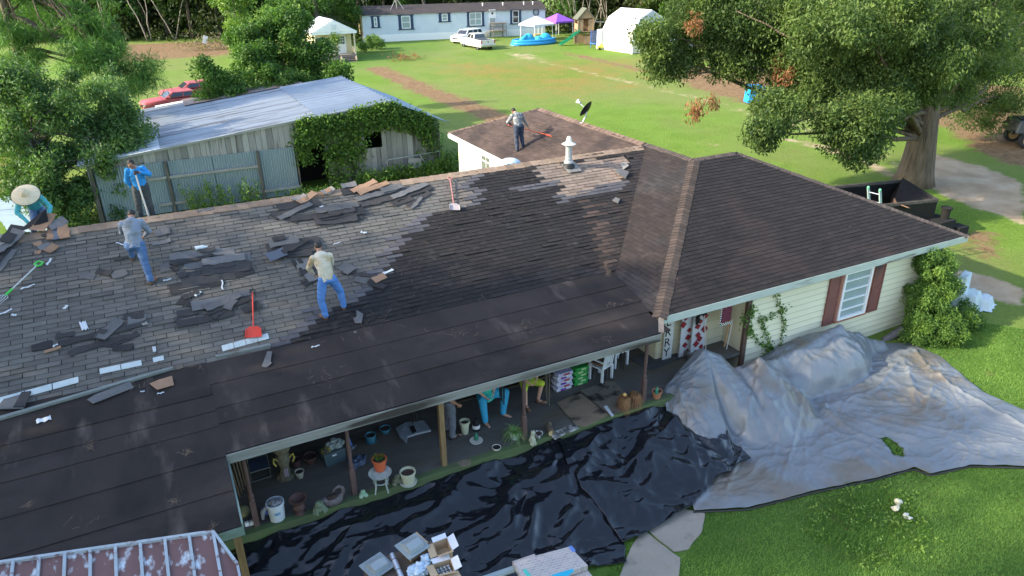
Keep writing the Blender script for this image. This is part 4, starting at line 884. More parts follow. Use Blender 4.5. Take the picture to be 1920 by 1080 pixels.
def body_from(mb,secs):
    # secs: list of (x, [(halfwidth,z)...]) cross sections front->rear, same count ; mirrored
    vs=[];k=len(secs[0][1]); n=2*k
    for x,pr in secs:
        for hw,z in pr: vs.append((x,hw,z))
        for hw,z in reversed(pr): vs.append((x,-hw,z))
    fs=[]
    for i in range(len(secs)-1):
        for j in range(n): fs.append((i*n+j,i*n+(j+1)%n,(i+1)*n+(j+1)%n,(i+1)*n+j))
    fs.append(tuple(range(n-1,-1,-1))); fs.append(tuple((len(secs)-1)*n+j for j in range(n)))
    mb.add(vs,fs)
def car(name,label,p,rz,paint,kind='suv',group=None,sc=1.0,cat='car'):
    t=thing(name,label,cat,p,rz,group); M=Matrix.Translation(p)@Matrix.Rotation(rz,4,'Z')@Matrix.Scale(sc,4)
    L=2.45 if kind!='truck' else 2.9
    # lower body, front is +x
    def sec(x,w,zb_,zs,zt): return (x,[(w*.86,zb_),(w,zb_+.18),(w*1.0,zs-.12),(w*.94,zs),(w*.80,zt)])
    hood={'suv':1.12,'sedan':.95,'truck':1.18}[kind]; mb=MB(M)
    if kind=='truck':
        S_=[sec(L,.86,.45,.85,.98),sec(L-.12,.97,.38,hood-.1,hood),sec(1.15,1.0,.36,hood,hood+.06),sec(.0,1.0,.36,hood,hood+.06),sec(-.75,1.0,.36,hood,hood+.04)]
        body_from(mb,S_); mb.build('body',paint,t,smooth=40)
        mb=MB(M)  # bed
        for s in (-1,1): mb.box((-1.80,s*.95,.92),(2.1,.10,.62)); mb.box((-1.8,s*.99,.62),(2.1,.03,.4))
        mb.box((-1.80,0,.66),(2.1,1.9,.06)); mb.build('bed',paint,t,bevel=.02)
        mb=MB(M); mb.box((-2.84,0,.95),(.08,1.86,.56)); g=mb.build('tailgate',paint,t,bevel=.02); mb=MB(M); mb.lathe((-2.885,0,1.0),[(.001,0),(.09,0)],10,Matrix.Rotation(-math.pi/2,3,'Y')); mb.build('emblem',blk,g)
        mb=MB(M); mb.box((-2.95,0,.58),(.2,1.95,.2)); mb.build('bumper',chrome,t,bevel=.03)
        mb=MB(M); mb.box((-1.8,0,1.2),(2.0,1.75,.04)); mb.build('bed_cover',mat('tonneau',(.05,.06,.07),.6),t)
        for s in (-1,1): mb=MB(M); mb.box((-2.84,s*.90,1.02),(.1,.16,.36)); mb.build('tail_light',redl,t)
        cab=[(1.25,.86,hood+.02),(.55,.74,1.80),(-.35,.74,1.84),(-.72,.80,1.78)]; cf,cb=1.3,-.80
    elif kind=='suv':
        S_=[sec(L,.80,.40,.85,.95),sec(L-.15,.93,.32,1.0,1.08),sec(1.1,.97,.28,hood,hood+.06),sec(-1.0,.97,.28,hood,hood+.06),sec(-L+.1,.94,.32,hood,hood+.04),sec(-L,.86,.42,hood-.1,hood)]
        body_from(mb,S_); mb.build('body',paint,t,smooth=40); cf,cb=1.2,-2.35
    else:
        S_=[sec(L,.74,.36,.70,.76),sec(L-.2,.88,.28,.80,.86),sec(1.0,.92,.25,hood-.05,hood),sec(-1.3,.92,.25,hood-.05,hood),sec(-L+.2,.88,.28,hood-.08,hood-.02),sec(-L,.76,.36,.8,.85)]
        body_from(mb,S_); mb.build('body',paint,t,smooth=40); cf,cb=.95,-1.75
    zt={'suv':1.72,'truck':1.86,'sedan':1.38}[kind]; zb0=hood+.03; fr=.62 if kind!='truck' else .6; rr=.18 if kind=='suv' else (.12 if kind=='truck' else .55)
    wb,wt=.86,.70
    b=[(cf,wb,zb0),(cf-fr,wt,zt),(cb+rr,wt,zt),(cb,wb,zb0)]
    mb=MB(M); vs=[(x,w,z) for x,w,z in b]+[(x,-w,z) for x,w,z in b]; mb.add(vs,[(0,1,2,3),(4,7,6,5),(0,4,5,1),(1,5,6,2),(2,6,7,3),(0,3,7,4)]); cabo=mb.build('cabin',paint,t,bevel=.05)
    wg=mat('car_glass',(.025,.03,.04),.08,spec=.8)
    mb=MB(M)
    def lerp(a,b_,q): return a+(b_-a)*q
    def sidept(q,h,s):
        # q along 0..1 front->rear at height h 0..1
        xf=lerp(cf,cf-fr,h); xr=lerp(cb,cb+rr,h); return (lerp(xf,xr,q),s*(lerp(wb,wt,h)+.012),lerp(zb0,zt,h))
    cuts={'suv':[(.05,.36),(.40,.68),(.73,.95)],'truck':[(.08,.48),(.55,.9)],'sedan':[(.12,.48),(.52,.84)]}[kind]
    for s in (-1,1):
        for q0,q1 in cuts: mb.quad(sidept(q0,.14,s),sidept(q1,.14,s),sidept(q1,.84,s),sidept(q0,.84,s))
    def endq(xa,xb,h0,h1,off,n):
        pa=lambda h,s:(lerp(xa,xb,h)+off,s*(lerp(wb,wt,h)-.08),lerp(zb0,zt,h)); mb.quad(pa(h0,-1),pa(h0,1),pa(h1,1),pa(h1,-1))
    endq(cf,cf-fr,.08,.9,.015,0); endq(cb,cb+rr,.12,.85,-.015,0)
    mb.build('window_glass',wg,t)
    wx=(L-.95,-L+ (1.05 if kind!='truck' else 1.15)); r=.40 if kind=='truck' else (.37 if kind=='suv' else .32)
    for x in wx:
        for y in (-.84,.84): wheel(t,M,x,y,r)
    if kind!='truck':
        mb=MB(M)
        for s in (-1,1): mb.box((-L+.02,s*.72,.92 if kind=='suv' else .72),(.08,.3,.12))
        mb.build('tail_light',redl,t)
    for s in (-1,1): mb=MB(M); mb.box((L-.06,s*.68,.82 if kind!='sedan' else .62),(.12,.32,.12)); mb.build('headlight',lens,t)
    mb=MB(M); mb.box((L-.02,0,.74 if kind!='sedan' else .52),(.06,.95,.18)); mb.build('grille',blk,t)
    for s in (-1,1): mb=MB(M); mb.box((cf-.35,s*1.02,hood+.12),(.12,.16,.12)); mb.build('mirror',blk if kind=='suv' else paint,t)
    return t
wp=mat('white_car_paint',(.78,.78,.77),.25,spec=.6); sp_=mat('pearl_truck_paint',(.62,.60,.55),.28,spec=.6); rp=mat('faded_red_paint',(.32,.045,.05),.45,(.45,.12,.12),1.5); 
a=GG(848,84);b=GG(905,74); car('white_suv','glossy white sport utility car facing left beside the silver pickup','car',0,wp) if False else None
sv=car('parked_suv','white sport utility vehicle parked behind the pearl pickup',Vector((38.3,88.9,.80)),rad(208),wp,'suv',group='vehicles parked by the mobile home',sc=.98)
car('pickup_truck','pearl white pickup truck parked nose first toward the mobile home',Vector((37.0,82.9,.72)),rad(94),sp_,'truck',group='vehicles parked by the mobile home',sc=.97,cat='pickup')
car('red_coupe','faded red sedan parked behind the barn, the nearer one',GG(322,203,0)+Vector((.4,-.6,0)),rad(190),rp,'sedan',group='red cars behind the barn')
car('red_coupe','faded red sedan parked behind the barn, the farther one',GG(338,190,0)+Vector((1.1,.6,0)),rad(188),rp,'sedan',group='red cars behind the barn')
car('parked_van','white van half hidden behind the hanging oak branches',GG(1258,112)+Vector((.6,.6,0)),rad(20),wp,'suv',sc=1.25,cat='van')
dv=AV(955,306,21.1); dt=thing('roof_dome','pale blue white domed cover half hidden behind the ridge by the sunlit wall','roof dome',dv); mb=MB(); mb.ell(dv+Vector((0,0,-.12)),(.46,.34,.30),None,24,14); mb.build('dome',mat('pale_dome',(.50,.58,.62),.25,(.62,.66,.68),3,spec=.6),dt,smooth=180); mb=MB(); mb.lathe(dv+Vector((0,0,-.16)),[(.50,0),(.51,.03),(.46,.05)],24,None,1,.74); mb.build('rim',mat('dark_rim',(.06,.07,.08),.4),dt); mb=MB()
for q in (-.18,.0,.18): mb.box(dv+Vector((q,-.30,.0)),(.12,.05,.14),(-.5,0,0))
mb.build('pane',mat('blue_pane',(.16,.36,.50),.15),dt)
# jeep at right edge
jp=GG(1905,278); jt=thing('utility_vehicle','dark off road utility truck with a tan wheel at the right edge','utility truck',jp,rad(150))
M=Matrix.Translation(jp)@Matrix.Rotation(rad(-35),4,'Z'); dgp=mat('dark_grey_paint',(.045,.05,.055),.35,spec=.6); tanr=mat('tan_rim',(.45,.28,.12),.5)
mb=MB(M); mb.box((1.6,.9,1.15),(3.6,1.7,.75),tp=.94); mb.build('body',dgp,jt,bevel=.08); mb=MB(M); mb.box((.9,.9,1.545),(1.6,1.2,.05)); mb.build('bed_liner',blk,jt); mb=MB(M); mb.box((2.6,.9,1.85),(1.2,1.5,.65),tp=.85); mb.build('cabin',dgp,jt,bevel=.05)
mb=MB(M); mb.box((-.25,.35,.85),(.14,.3,.2)); mb.build('tow_hitch',blk,jt)
for x,y in ((.5,.05),(3.0,.05),(.5,1.75),(3.0,1.75)): wheel(jt,M,x,y,.46,.3,tanr)
# blue bin and items under the oak
bb=GG(1400,193); bi=thing('blue_barrel','bright blue plastic box standing on the grass under the oak','bin',bb); mb=MB(); mb.box(bb+Vector((.5,0,.6)),(1.0,.9,1.2),(0,0,rad(-20)),tp=.9); mb.build('body',mat('bright_blue',(.02,.30,.62),.4),bi,bevel=.06); mb=MB(); mb.box(bb+Vector((.5,0,1.23)),(1.05,.95,.08),(0,0,rad(-20))); mb.build('lid',mat('bright_blue',(.02,.30,.62),.4),bi)
bp=bb+Vector((2.0,.8,0)); bi=thing('blue_tarp_heap','dark blue covered heap with a yellow bit beside the bright blue box','covered heap',bp); mb=MB(); mb.ell(bp+Vector((0,0,.3)),(1.1,.7,.7)); mb.box(bp+Vector((-.2,0,.3)),(1.4,.9,.8),(0,0,.4),tp=.8); mb.build('cover',mat('navy_cover',(.03,.10,.22),.5),bi,smooth=60); mb=MB(); mb.box(bp+Vector((-.7,-.5,.75)),(.3,.1,.3)); mb.build('label',ye,bi)
# ================================================================ DUMPSTER
DZ=.95
d0=G(1562,349,1.0); dA=Vector((21.9,20.2,-.5))
dkm=mat('black_steel',(.006,.006,.007),.55,(.014,.013,.012),2,spec=.25); dki=mat('dirty_steel',(.03,.026,.024),.8,(.075,.05,.035),1.2,.5)
q=[G(1560,350,1.35),G(1692,338,1.35),G(1757,374,1.35),G(1656,383,1.35)]
ex=Vector((q[2].x-q[1].x,q[2].y-q[1].y,0)); 
dm=thing('dumpster','open black roll off dumpster with a tarp corner folded inside','dumpster',(24,17,-.6)); mb=MB()
cA,cB,cC=q[0],q[1],q[2]; cD=cA+(cC-cB)
def wall(a,b,z0,z1,th=.08):
    a=Vector((a.x,a.y,0));b=Vector((b.x,b.y,0)); mb.bar(a+Vector((0,0,(z0+z1)/2)),b+Vector((0,0,(z0+z1)/2)),th,z1-z0)
for a,b in ((cA,cB),(cB,cC),(cC,cD),(cD,cA)): wall(a,b,-.35,1.3)
mb.poly([(v.x,v.y,-.2) for v in (cA,cB,cC,cD)]); mb.build('body',dkm,dm); mb=MB()
for a,b in ((cA,cB),(cB,cC),(cC,cD),(cD,cA)): wall(a,b,1.27,1.37,.14)
mb.build('rim',mat('worn_rim',(.03,.028,.027),.5,(.12,.10,.085),4),dm)
mb=MB(); 
cen=(cA+cB+cC+cD)/4
vs=[cB+Vector((0,0,.12)),cC+Vector((0,0,.02)),cC.lerp(cD,.55)+Vector((0,0,-.5)),cB.lerp(cA,.12)+Vector((0,0,-.7)),cen.lerp(cC,.2)+Vector((0,0,-.75))]
mb.add(vs,[(0,1,4),(0,4,3),(1,2,4)]); mb.build('flap',mat('dusty_black',(.014,.014,.015),.8,(.03,.028,.026),6,spec=.2),dm)
mb=MB()
c=cC.lerp(cD,.3)+Vector((0,0,-.25)); mb.box(c+Vector((-.1,.3,0)),(1.3,.5,.04),(.2,.3,.4)); mb.box(c+Vector((-.5,.5,.0)),(1.0,.05,.5),(0,.1,.7)); mb.build('cardboard',mat('brown_card',(.17,.10,.06),.8),dm)
mb=MB(); c=cC.lerp(cD,.8)+Vector((.1,.2,-.12)); mb.ell(c,(.35,.2,.12)); mb.build('sack',mat('pale_sack',(.35,.32,.25),.8),dm,smooth=180)
mb=MB(); e=(cD-cC).normalized(); n_=Vector((-e.y,e.x,0)); 
for zz in (.9,.2): mb.bar(Vector((cC.x,cC.y,zz))-n_*.07*(-1 if n_.y>0 else 1),Vector((cD.x,cD.y,zz))-n_*.07*(-1 if n_.y>0 else 1),.08,.1)
mb.build('side_rib',dkm,dm)
# ladder
lad=thing('ladder','green tipped fibreglass ladder leaning on the far eave of the house','ladder',(22.6,17.6,-.6)); ldm=mat('ladder_rail',(.32,.42,.38),.4); 
t0=AV(1628,352,18.2);t1=AV(1650,360,17.9)
t0=AU(1628,352,22.15);t1=AU(1650,357,22.15)
b0=Vector((23.4,t0.y,-.6));b1=Vector((23.4,t1.y,-.6)); mb=MB(); mb.bar(b0,t0,.05,.09); mb.bar(b1,t1,.05,.09); mb.build('side_rail',ldm,lad); mb=MB()
for i in range(1,11): q_=i/10.5; mb.tube([b0.lerp(t0,q_),b1.lerp(t1,q_)],.018,6)
mb.build('rung',mat('aluminium',(.6,.62,.64),.3,metal=.6),lad)
mb=MB(); 
for v in (t0,t1): mb.ell(v,(.05,.05,.07))
mb.build('end_cap',mat('green_cap',(.12,.38,.22),.5),lad)
# dark equipment behind the corner (small smoker / trailer parts)
ep=GG(1775,430); eq=thing('black_smoker','black metal smoker and stand beyond the house corner','smoker',ep); mb=MB(); p=G(1772,415,.4); mb.box(p+Vector((-.5,.1,-.1)),(1.3,.9,.5)); mb.lathe(p+Vector((-.1,.0,.1)),[(.15,0),(.17,.45),(.22,.46),(.22,.52)],10); mb.box(p+Vector((.5,-.3,-.35)),(.6,.5,.35)); mb.build('body',blk,eq); mb=MB()
for dx,dy in ((-.9,-.2),(-.9,.4),(.2,-.3),(.7,-.5)): mb.tube([p+Vector((dx,dy,-.3)),p+Vector((dx,dy,-1.0))],.04,5)
mb.build('leg',blk,eq)
# draped white sheet over furniture at right of shrub
def drape(name,label,cat,c,w,d,h,rz,m,seed=1,back=0):
    t=thing(name,label,cat,c,rz); n=26; vs=[];fs=[]; ox=seed*7.3
    for i in range(n+1):
        for j in range(n+1):
            x=(i/n-.5)*2; y=(j/n-.5)*2; r=max(abs(x),abs(y)); top=1-min(1,max(0,(r-.62)/.25)); ang=math.atan2(y,x)
            fold=.13*math.sin(ang*9+ox)+.08*math.sin(ang*17+1); q=.72+.28*r if r>.75 else r/.75*.93
            X=x*w/2*(1+fold*(1-top)*.5); Y=y*d/2*(1+fold*(1-top)*.5); hh=h*(1+(back if y>.15 else 0)); Z=hh*top+ (.03 if top<.1 else 0)+.05*mn.noise(Vector((x*3+ox,y*3,0)))*top
            vs.append((X,Y,Z))
    for i in range(n):
        for j in range(n): a=i*(n+1)+j; fs.append((a,a+n+1,a+n+2,a+1))
    mb=MB(Matrix.Translation(c)@Matrix.Rotation(rz,4,'Z')); mb.add(vs,fs); mb.build('sheet',m,t,smooth=180,fix=False); return t
shm=mat('pale_green_sheet',(.52,.60,.58),.7,(.44,.52,.52),3)
drape('covered_chair','chair under a pale draped sheet beside the corner shrub','covered chair',GG(1806,578),1.15,1.0,.62,rad(20),shm,1,.9)
drape('covered_cushion','low pale covered seat beside the taller draped chair','covered seat',GG(1838,574),.8,.75,.38,rad(20),mat('pale_blue_sheet',(.50,.57,.60),.7),2)
# brush pile
bpile=GG(760,113); t=thing('brush_pile','small reddish pile of dead branches on the far lawn','brush pile',bpile); P=np.array(bpile)+RS.normal(size=(260,3))*np.array([1.0,.7,.25])+[0,0,.3]; V,F,r=leaves(P,.35,droop=0,asp=.2); link('twigs',npmesh('twigs',V-np.array(bpile),F,r),lf_brown,t)
bp2=GG(412,92); t=thing('branch_heap','grey heap of cut branches with a white sheet by the woods','branch heap',bp2); P=np.array(bp2)+RS.normal(size=(900,3))*np.array([2.6,1.2,.6])+[0,0,.6]; V,F,r=leaves(P,.6,droop=0,asp=.12); link('twigs',npmesh('twigs',V-np.array(bp2),F,r),leafmat('dry_twig',(.10,.09,.05),(.22,.20,.13)),t); mb=MB(); mb.box(bp2+Vector((-1.5,-.3,1.2)),(.5,.1,.9),(0,.3,0)); mb.build('sheet',white,t)
# corrugated sheets on the ground at far left
cs=thing('metal_sheet_stack','stack of blue grey corrugated sheets lying on the ground beyond the ridge','metal sheets',(-6.2,32.5,-.1)); mb=MB()
pA,pB,pC,pD=GG(-30,372,.1),GG(90,360,.1),GG(140,430,.1),GG(20,440,.1)
mb2=MB(); n=60; vs=[];fs=[]
for i in range(n+1):
    q_=i/n; a=pA.lerp(pD,q_); b=pB.lerp(pC,q_); h=.06*math.cos(q_*2*math.pi*10); vs+=[a+Vector((0,0,h)),b+Vector((0,0,h))]
for i in range(n): fs.append((2*i,2*i+1,2*i+3,2*i+2))
mb2.add(vs,fs); mb2.build('sheet',mat('pale_blue_metal',(.33,.43,.48),.4,(.42,.52,.56),1,metal=.2),cs,fix=False)
# satellite dish on rear roof
db=PL(1092,230,NR,CR); dsh=thing('satellite_dish','black satellite dish on a bent arm at the rear roof ridge','satellite dish',db); gpm=mat('grey_mount',(.5,.54,.55),.4,metal=.3)
mb=MB(); dc=AV(1100,205,db.y)+Vector((0,0,0)); mb.tube([db,db+(dc-db)*.55+Vector((.06,0,0)),dc],.028,7); mb.box(db,(.16,.16,.02)); mb.build('mast',gpm,dsh,smooth=40)
fw=(-_r*.72+_u*.62+_f*.16).normalized(); R=fw.to_track_quat('Z','Y').to_matrix(); mb=MB(); mb.lathe(dc,[(.02,-.045),(.16,-.035),(.28,.0),(.37,.05),(.38,.045),(.28,-.01),(.16,-.05),(.02,-.06)],24,R,1,.9); mb.build('dish',mat('black_dish',(.012,.012,.013),.4),dsh,smooth=60)
e_=dc+fw*.42+Vector((0,0,.02)); mb=MB(); mb.tube([dc-fw*.02,e_],.018,6); mb.build('arm',gpm,dsh); mb=MB(); mb.box(e_,(.10,.18,.07),(0,.4,.3)); mb.lathe(e_+Vector((-.02,0,.04)),[(.04,0),(.05,.08),(.0,.09)],8); mb.build('receiver',mat('pale_lnb',(.62,.64,.64),.5),dsh)
# vent pipe with cone cap on main roof
vb=PL(1066,314,NM,CM); vp_=thing('flue_pipe','tall galvanised flue with cone cap and black boot on the roof','vent pipe',vb); vm_=mat('dusty_galvanised',(.48,.50,.50),.45,(.36,.38,.39),4,metal=.4)
mb=MB(); mb.lathe(vb+Vector((0,0,-.05)),[(.21,0),(.20,.12),(.12,.2)],16); mb.build('boot',mat('tar_black',(.015,.015,.016),.6),vp_,smooth=40)
mb=MB(); mb.box(vb+Vector((.05,-.1,.02)),(.5,.5,.01),(math.atan(SM),0,0)); mb.build('flashing',mat('flashing_grey',(.12,.11,.10),.6,(.3,.28,.25),4),vp_)
mb=MB(); mb.lathe(vb+Vector((0,0,.15)),[(.155,0),(.155,.05),(.115,.08),(.115,.16),(.105,.17),(.105,.55),(.15,.56),(.15,.585),(.1,.59),(.1,.63)],18); mb.build('pipe',vm_,vp_,smooth=35)
mb=MB(); mb.lathe(vb+Vector((0,0,.76)),[(.22,0),(.235,.005),(.13,.06),(.09,.09),(.085,.15),(.06,.23),(.0,.26)],20); mb.build('cap',mat('cream_cap',(.66,.62,.54),.5),vp_,smooth=50)
# dark boot around: ridge-of tarry shingle removed
def ridgebump(m,scale,dist,strength=1.0,stretch=(1,1,1),rot=0,distort=.8,detail=5):
    N=m.node_tree.nodes; L=m.node_tree.links; b=N['Principled BSDF']; tc=N.new('ShaderNodeTexCoord'); mp=N.new('ShaderNodeMapping'); mp.inputs['Scale'].default_value=stretch; mp.inputs['Rotation'].default_value=(0,0,rot); L.new(tc.outputs['Object'],mp.inputs[0])
    n=N.new('ShaderNodeTexNoise'); n.noise_type='RIDGED_MULTIFRACTAL'; n.inputs['Scale'].default_value=scale; n.inputs['Detail'].default_value=detail; n.inputs['Roughness'].default_value=.45; n.inputs['Distortion'].default_value=distort; L.new(mp.outputs[0],n.inputs['Vector'])
    bp=N.new('ShaderNodeBump'); bp.inputs['Strength'].default_value=strength; bp.inputs['Distance'].default_value=dist; L.new(n.outputs[0],bp.inputs['Height'])
    if b.inputs['Normal'].links: L.new(b.inputs['Normal'].links[0].from_socket,bp.inputs['Normal'])
    L.new(bp.outputs[0],b.inputs['Normal'])
ridgebump(bark,5,.12,1.0,(1.6,1.6,.22),0,.4,5)
# ================================================================ TREES
rs=np.random.RandomState(21)
ob=GG(1713,345)
oakb=pxblobs([(1385,55,62,42,24,15),(1480,40,80,50,23,16),(1535,95,60,42,22.5,13),(1715,165,55,40,20,12,1.2),(1440,70,120,85,25,34),(1330,25,90,60,25,22),(1600,60,140,110,22,46),(1760,70,140,110,24,46),(1885,90,100,120,25,34),(1385,108,62,36,24,14),(1500,150,90,55,22,24),(1620,140,110,70,21,30),(1760,165,80,55,23,22),
 (1850,205,65,32,25,15),(1605,210,50,30,18.9,11,1.3),(1580,255,24,28,18.6,6,.7),(1632,258,26,32,18.9,8,.8),(1608,288,20,12,18.7,3,.5),(1560,225,20,16,18.7,3,.5),(1660,190,40,50,19.5,14,1.5),(1456,200,34,26,20,9,1.1),(1424,242,20,24,19.5,5,.6),(1462,232,18,22,19.7,4,.6),(1440,262,12,12,19.5,2,.3),(1238,78,24,30,25,8,.8),(1212,58,16,16,25,4,.5),(1250,126,34,13,25,7,.6),(1282,100,18,16,25,4,.5),(1228,108,14,14,25,3,.4),
 (1740,110,110,60,19.5,26,1.5),(1690,40,120,60,19.5,22,1.5),(1840,100,80,60,20,18,1.5),(1790,30,100,60,20,16,1.5),(1560,50,80,50,20,12,1.5),(1420,-60,160,80,25,16),(1600,-90,180,90,23,20),(1800,-90,180,90,25,20),(1960,20,80,150,25,18),(1960,-120,100,100,25,10)])
oakb=[b[:6]+(int(b[6]*1.75),) for b in oakb]
top=AV(1745,165,21.6)
def oakx(mb,pts):
    for a,b,r in (((1740,190),(1560,100),.30),((1740,185),(1850,60),.30),((1735,180),(1620,30),.26),((1700,200),(1600,215),.08),((1760,190),(1850,195),.09),((1500,80),(1380,20),.05)):
        A_=AV(a[0],a[1],21.8); B_=AV(b[0],b[1],23.5); limb(mb,A_,B_,r,r*.45,9,.07,9)
    pass
    limb(mb,AV(1345,92,24.3),AV(1268,72,24.6),.06,.02,6,.12,6)
oak=tree('live_oak','huge spreading oak with a thick trunk and drooping leafy limbs','oak tree',ob,oakb,300,.62,.155,lf_oak,(top-ob).z,.80,bark,None,60,.9,.36,.9,.45,(top.x-ob.x,top.y-ob.y),rs,oakx)
ridgebump0=None
br=pxblobs([(1310,118,20,26,25,5,.6),(1480,125,40,30,22,6,.8),(1400,95,20,14,24,3,.5),(1302,205,7,26,20,3,.2),(1335,192,14,8,20,2,.25),(1300,40,30,20,24,3,.8)])
P,Cn,T=clumpcloud(br,95,.26,rs,1.4,.3); V,F,r=leaves(P,.15,rs,1.6,.3,T); link('dead_leaves',npmesh('dead_leaves',V-np.array(ob),F,r),lf_brown,oak)
# shrub / tree mass left of the barn
tb=AV(120,395,35.2)
tree('broadleaf_tree','dense broadleaf tree mass at the left end of the barn','tree',(-4.9,36.3,-.1),pxblobs([(150,190,110,70,38,34),(60,235,80,80,37,30),(225,225,55,55,37.5,22),(130,310,100,60,36.3,36),(60,330,60,60,36,20),(190,370,40,45,35.6,12),(130,385,60,40,35.4,20),(20,160,50,40,38,12),(240,270,40,25,36.5,10)]),330,.55,.17,lf_bushy,4,.2,barkd,None,20,.3,.38,.9,.45,rs=rs)
tree('yellowing_shrub','bright yellow green shrub at the left edge below the pine','shrub',(-8.5,39,0),pxblobs([(-10,210,60,60,40,14),(30,140,40,30,41,8),(15,270,40,40,38,8)]),260,.5,.17,lf_lite,3,.1,barkd,None,8,.3,.4,.9,.45,rs=rs)
def pine(name,label,base,blobs,h,group=None):
    return tree(name,label,'pine tree',base,blobs,300,.62,.42,lf_pine,h,.28,bark,group,30,.0,.07,.75,.5,rs=rs)
pine('pine_tree','tall pine with long needled boughs in the upper left corner',(-5.5,46,.1),pxblobs([(60,40,110,55,46,26),(170,75,60,45,45,18),(20,110,60,50,45,14),(200,110,50,25,44,10),(255,128,30,14,44,5),(268,158,26,14,43.5,5),(225,150,40,20,44,6),(110,-20,140,60,46,16),(140,110,60,30,44,8)]),13)
pine('pine_tree','second pine rising behind the first at the top left edge',(-11,52,.2),pxblobs([(-30,30,90,70,52,14),(100,5,80,40,54,12),(-20,110,60,50,50,8)]),14)
# tree over the barn
tree('round_tree','rounded dark tree with two stems growing behind the barn roof','tree',(8.6,51.5,.2),pxblobs([(520,85,62,50,49.5,34),(470,115,42,36,48,16),(590,115,42,38,48.5,18),(540,45,50,24,50,12),(632,135,22,16,46.5,7),(460,75,30,30,50,8),(570,80,40,40,49,10),(500,150,50,24,46.5,14,1.2),(560,160,40,20,46,9,1.0)]),330,.6,.19,lf_dark,4.5,.18,barkd,None,22,.3,.5,.9,.5,rs=rs)
tree('bright_sapling','light green leafy top of a young tree behind the barn tree','tree',(9.5,54,.2),pxblobs([(500,40,30,20,54,8),(545,28,22,14,54,6),(455,85,20,20,54,5)]),240,.5,.2,lf_lite,5,.1,barkd,None,8,.3,.5,rs=rs)
tree('barn_bush','leafy bush rising behind the barn roof beside the red cars','bush',(3.5,48.5,.2),pxblobs([(400,165,36,32,46.6,18),(385,130,16,22,47,6),(445,178,30,18,46,9,1.0),(430,160,24,20,46.6,8),(400,190,24,14,46,6,.9)]),300,.5,.17,lf_dark,2,.1,barkd,None,10,.2,.5,rs=rs)
tree('yellow_green_tree','yellow green leafy tree at the edge of the woods left of the cottage','tree',GG(445,78),pxblobs([(445,40,28,40,88,12),(440,0,40,30,88,8),(470,60,22,20,86,5)]),260,1.0,.34,lf_lite,6,.2,barkd,None,10,.3,.45,rs=rs)
tree('dark_tree','dark leafy tree rising behind the cottage roof','tree',GG(600,88),pxblobs([(560,20,70,40,97,20),(640,25,50,40,98,18),(690,50,18,36,99,8),(600,-20,110,30,98,14),(520,10,50,30,96,8)]),300,1.1,.36,lf_dark,8,.3,barkd,None,16,.3,.45,rs=rs)
tree('young_shrub','low green shrub at the left end of the mobile home skirting','shrub',GG(700,84),pxblobs([(700,74,14,9,88,7),(685,82,14,7,86,5),(712,82,10,5,86,3)]),160,.55,.26,lf_mid,.7,.05,barkd,None,5,.2,.4,rs=rs)
for i,(px,py,l) in enumerate(((733,76,'small dark rose bush at the home skirting below the wide window'),(757,74,'thin leggy plant at the home skirting right of the wide window'),(808,73,'small potted plant at the skirting below the little window'))):
    c=GG(px,py); tree('foundation_plant',l,'plant',c,[(c.x,c.y,c.z+.55,.45,.3,.5,5)],40,.28,.22,lf_bushy,.5,.03,barkd,'plants along the mobile home',4,.2,.4,rs=rs)
# forest wall
fl=[GG(-200,84),GG(200,80),GG(330,76),GG(430,76),GG(560,75)+Vector((0,8,0)),GG(700,70)+Vector((2,9,0)),GG(1030,60)+Vector((1,8,0)),GG(1060,62),GG(1150,62),GG(1240,68),GG(1300,82),GG(1400,104),GG(1550,118),GG(1700,130),GG(1850,140),GG(2000,150),GG(2250,190)]
def along(L,t):
    d=[0]; 
    for a,b in zip(L[:-1],L[1:]): d.append(d[-1]+(b-a).length)
    s=t*d[-1]
    for i in range(len(L)-1):
        if s<=d[i+1] or i==len(L)-2:
            q=(s-d[i])/(d[i+1]-d[i]); p=L[i].lerp(L[i+1],q); tan=(L[i+1]-L[i]).normalized(); return p,Vector((-tan.y,tan.x,0))
lf_for=leafmat('forest_leaf',(0.014,0.034,0.008),(0.085,0.13,0.028)); lf_und=leafmat('understory_leaf',(0.016,0.030,0.010),(0.075,0.095,0.03))
protos=[]
for k in range(5):
    h=13+2*k%5; bl=[(0,0,h*.62,3.6,3.2,h*.34,20),(0,-1.2,h*.28,2.6,1.6,h*.2,9)]
    t=tree('forest_tree','x','tree',(0,0,0),bl,190,1.0,.42,[lf_for,lf_dark,lf_for,lf_mid,lf_for][k],h*.8,.2+.05*(k%3),[bark,barkd,mat('pale_bark',(.16,.13,.10),.9,(.30,.26,.21),4,bump=.5,stretch=(1,1,.3)),barkd,bark][k],'trees along the wood edge',12,.3,.42,rs=rs)
    protos.append(t)
NT=64; rnf=random.Random(4); used=set()
words=['dark','pale','slender','leaning','thick','low boughed','vine hung','sparse']
for i in range(NT):
    t_=(i+.5+rnf.uniform(-.3,.3))/NT; p,nrm=along(fl,t_); off=rnf.uniform(1.5,9); q=p+nrm*off; q.z=gz(q.x,q.y)-.1
    k=i%5; sc=rnf.uniform(.85,1.25)
    lab='tree in the dense wood edge behind the yard, one of many alike'
    if k not in used: used.add(k); o=protos[k]; o.location=q; o.rotation_euler=(0,0,rnf.uniform(0,6)); o.scale=(sc,)*3; o['label']=lab
    else: copy_tree(protos[k],None,q,rnf.uniform(0,6),lab,'trees along the wood edge',sc)
P=[];T=[]
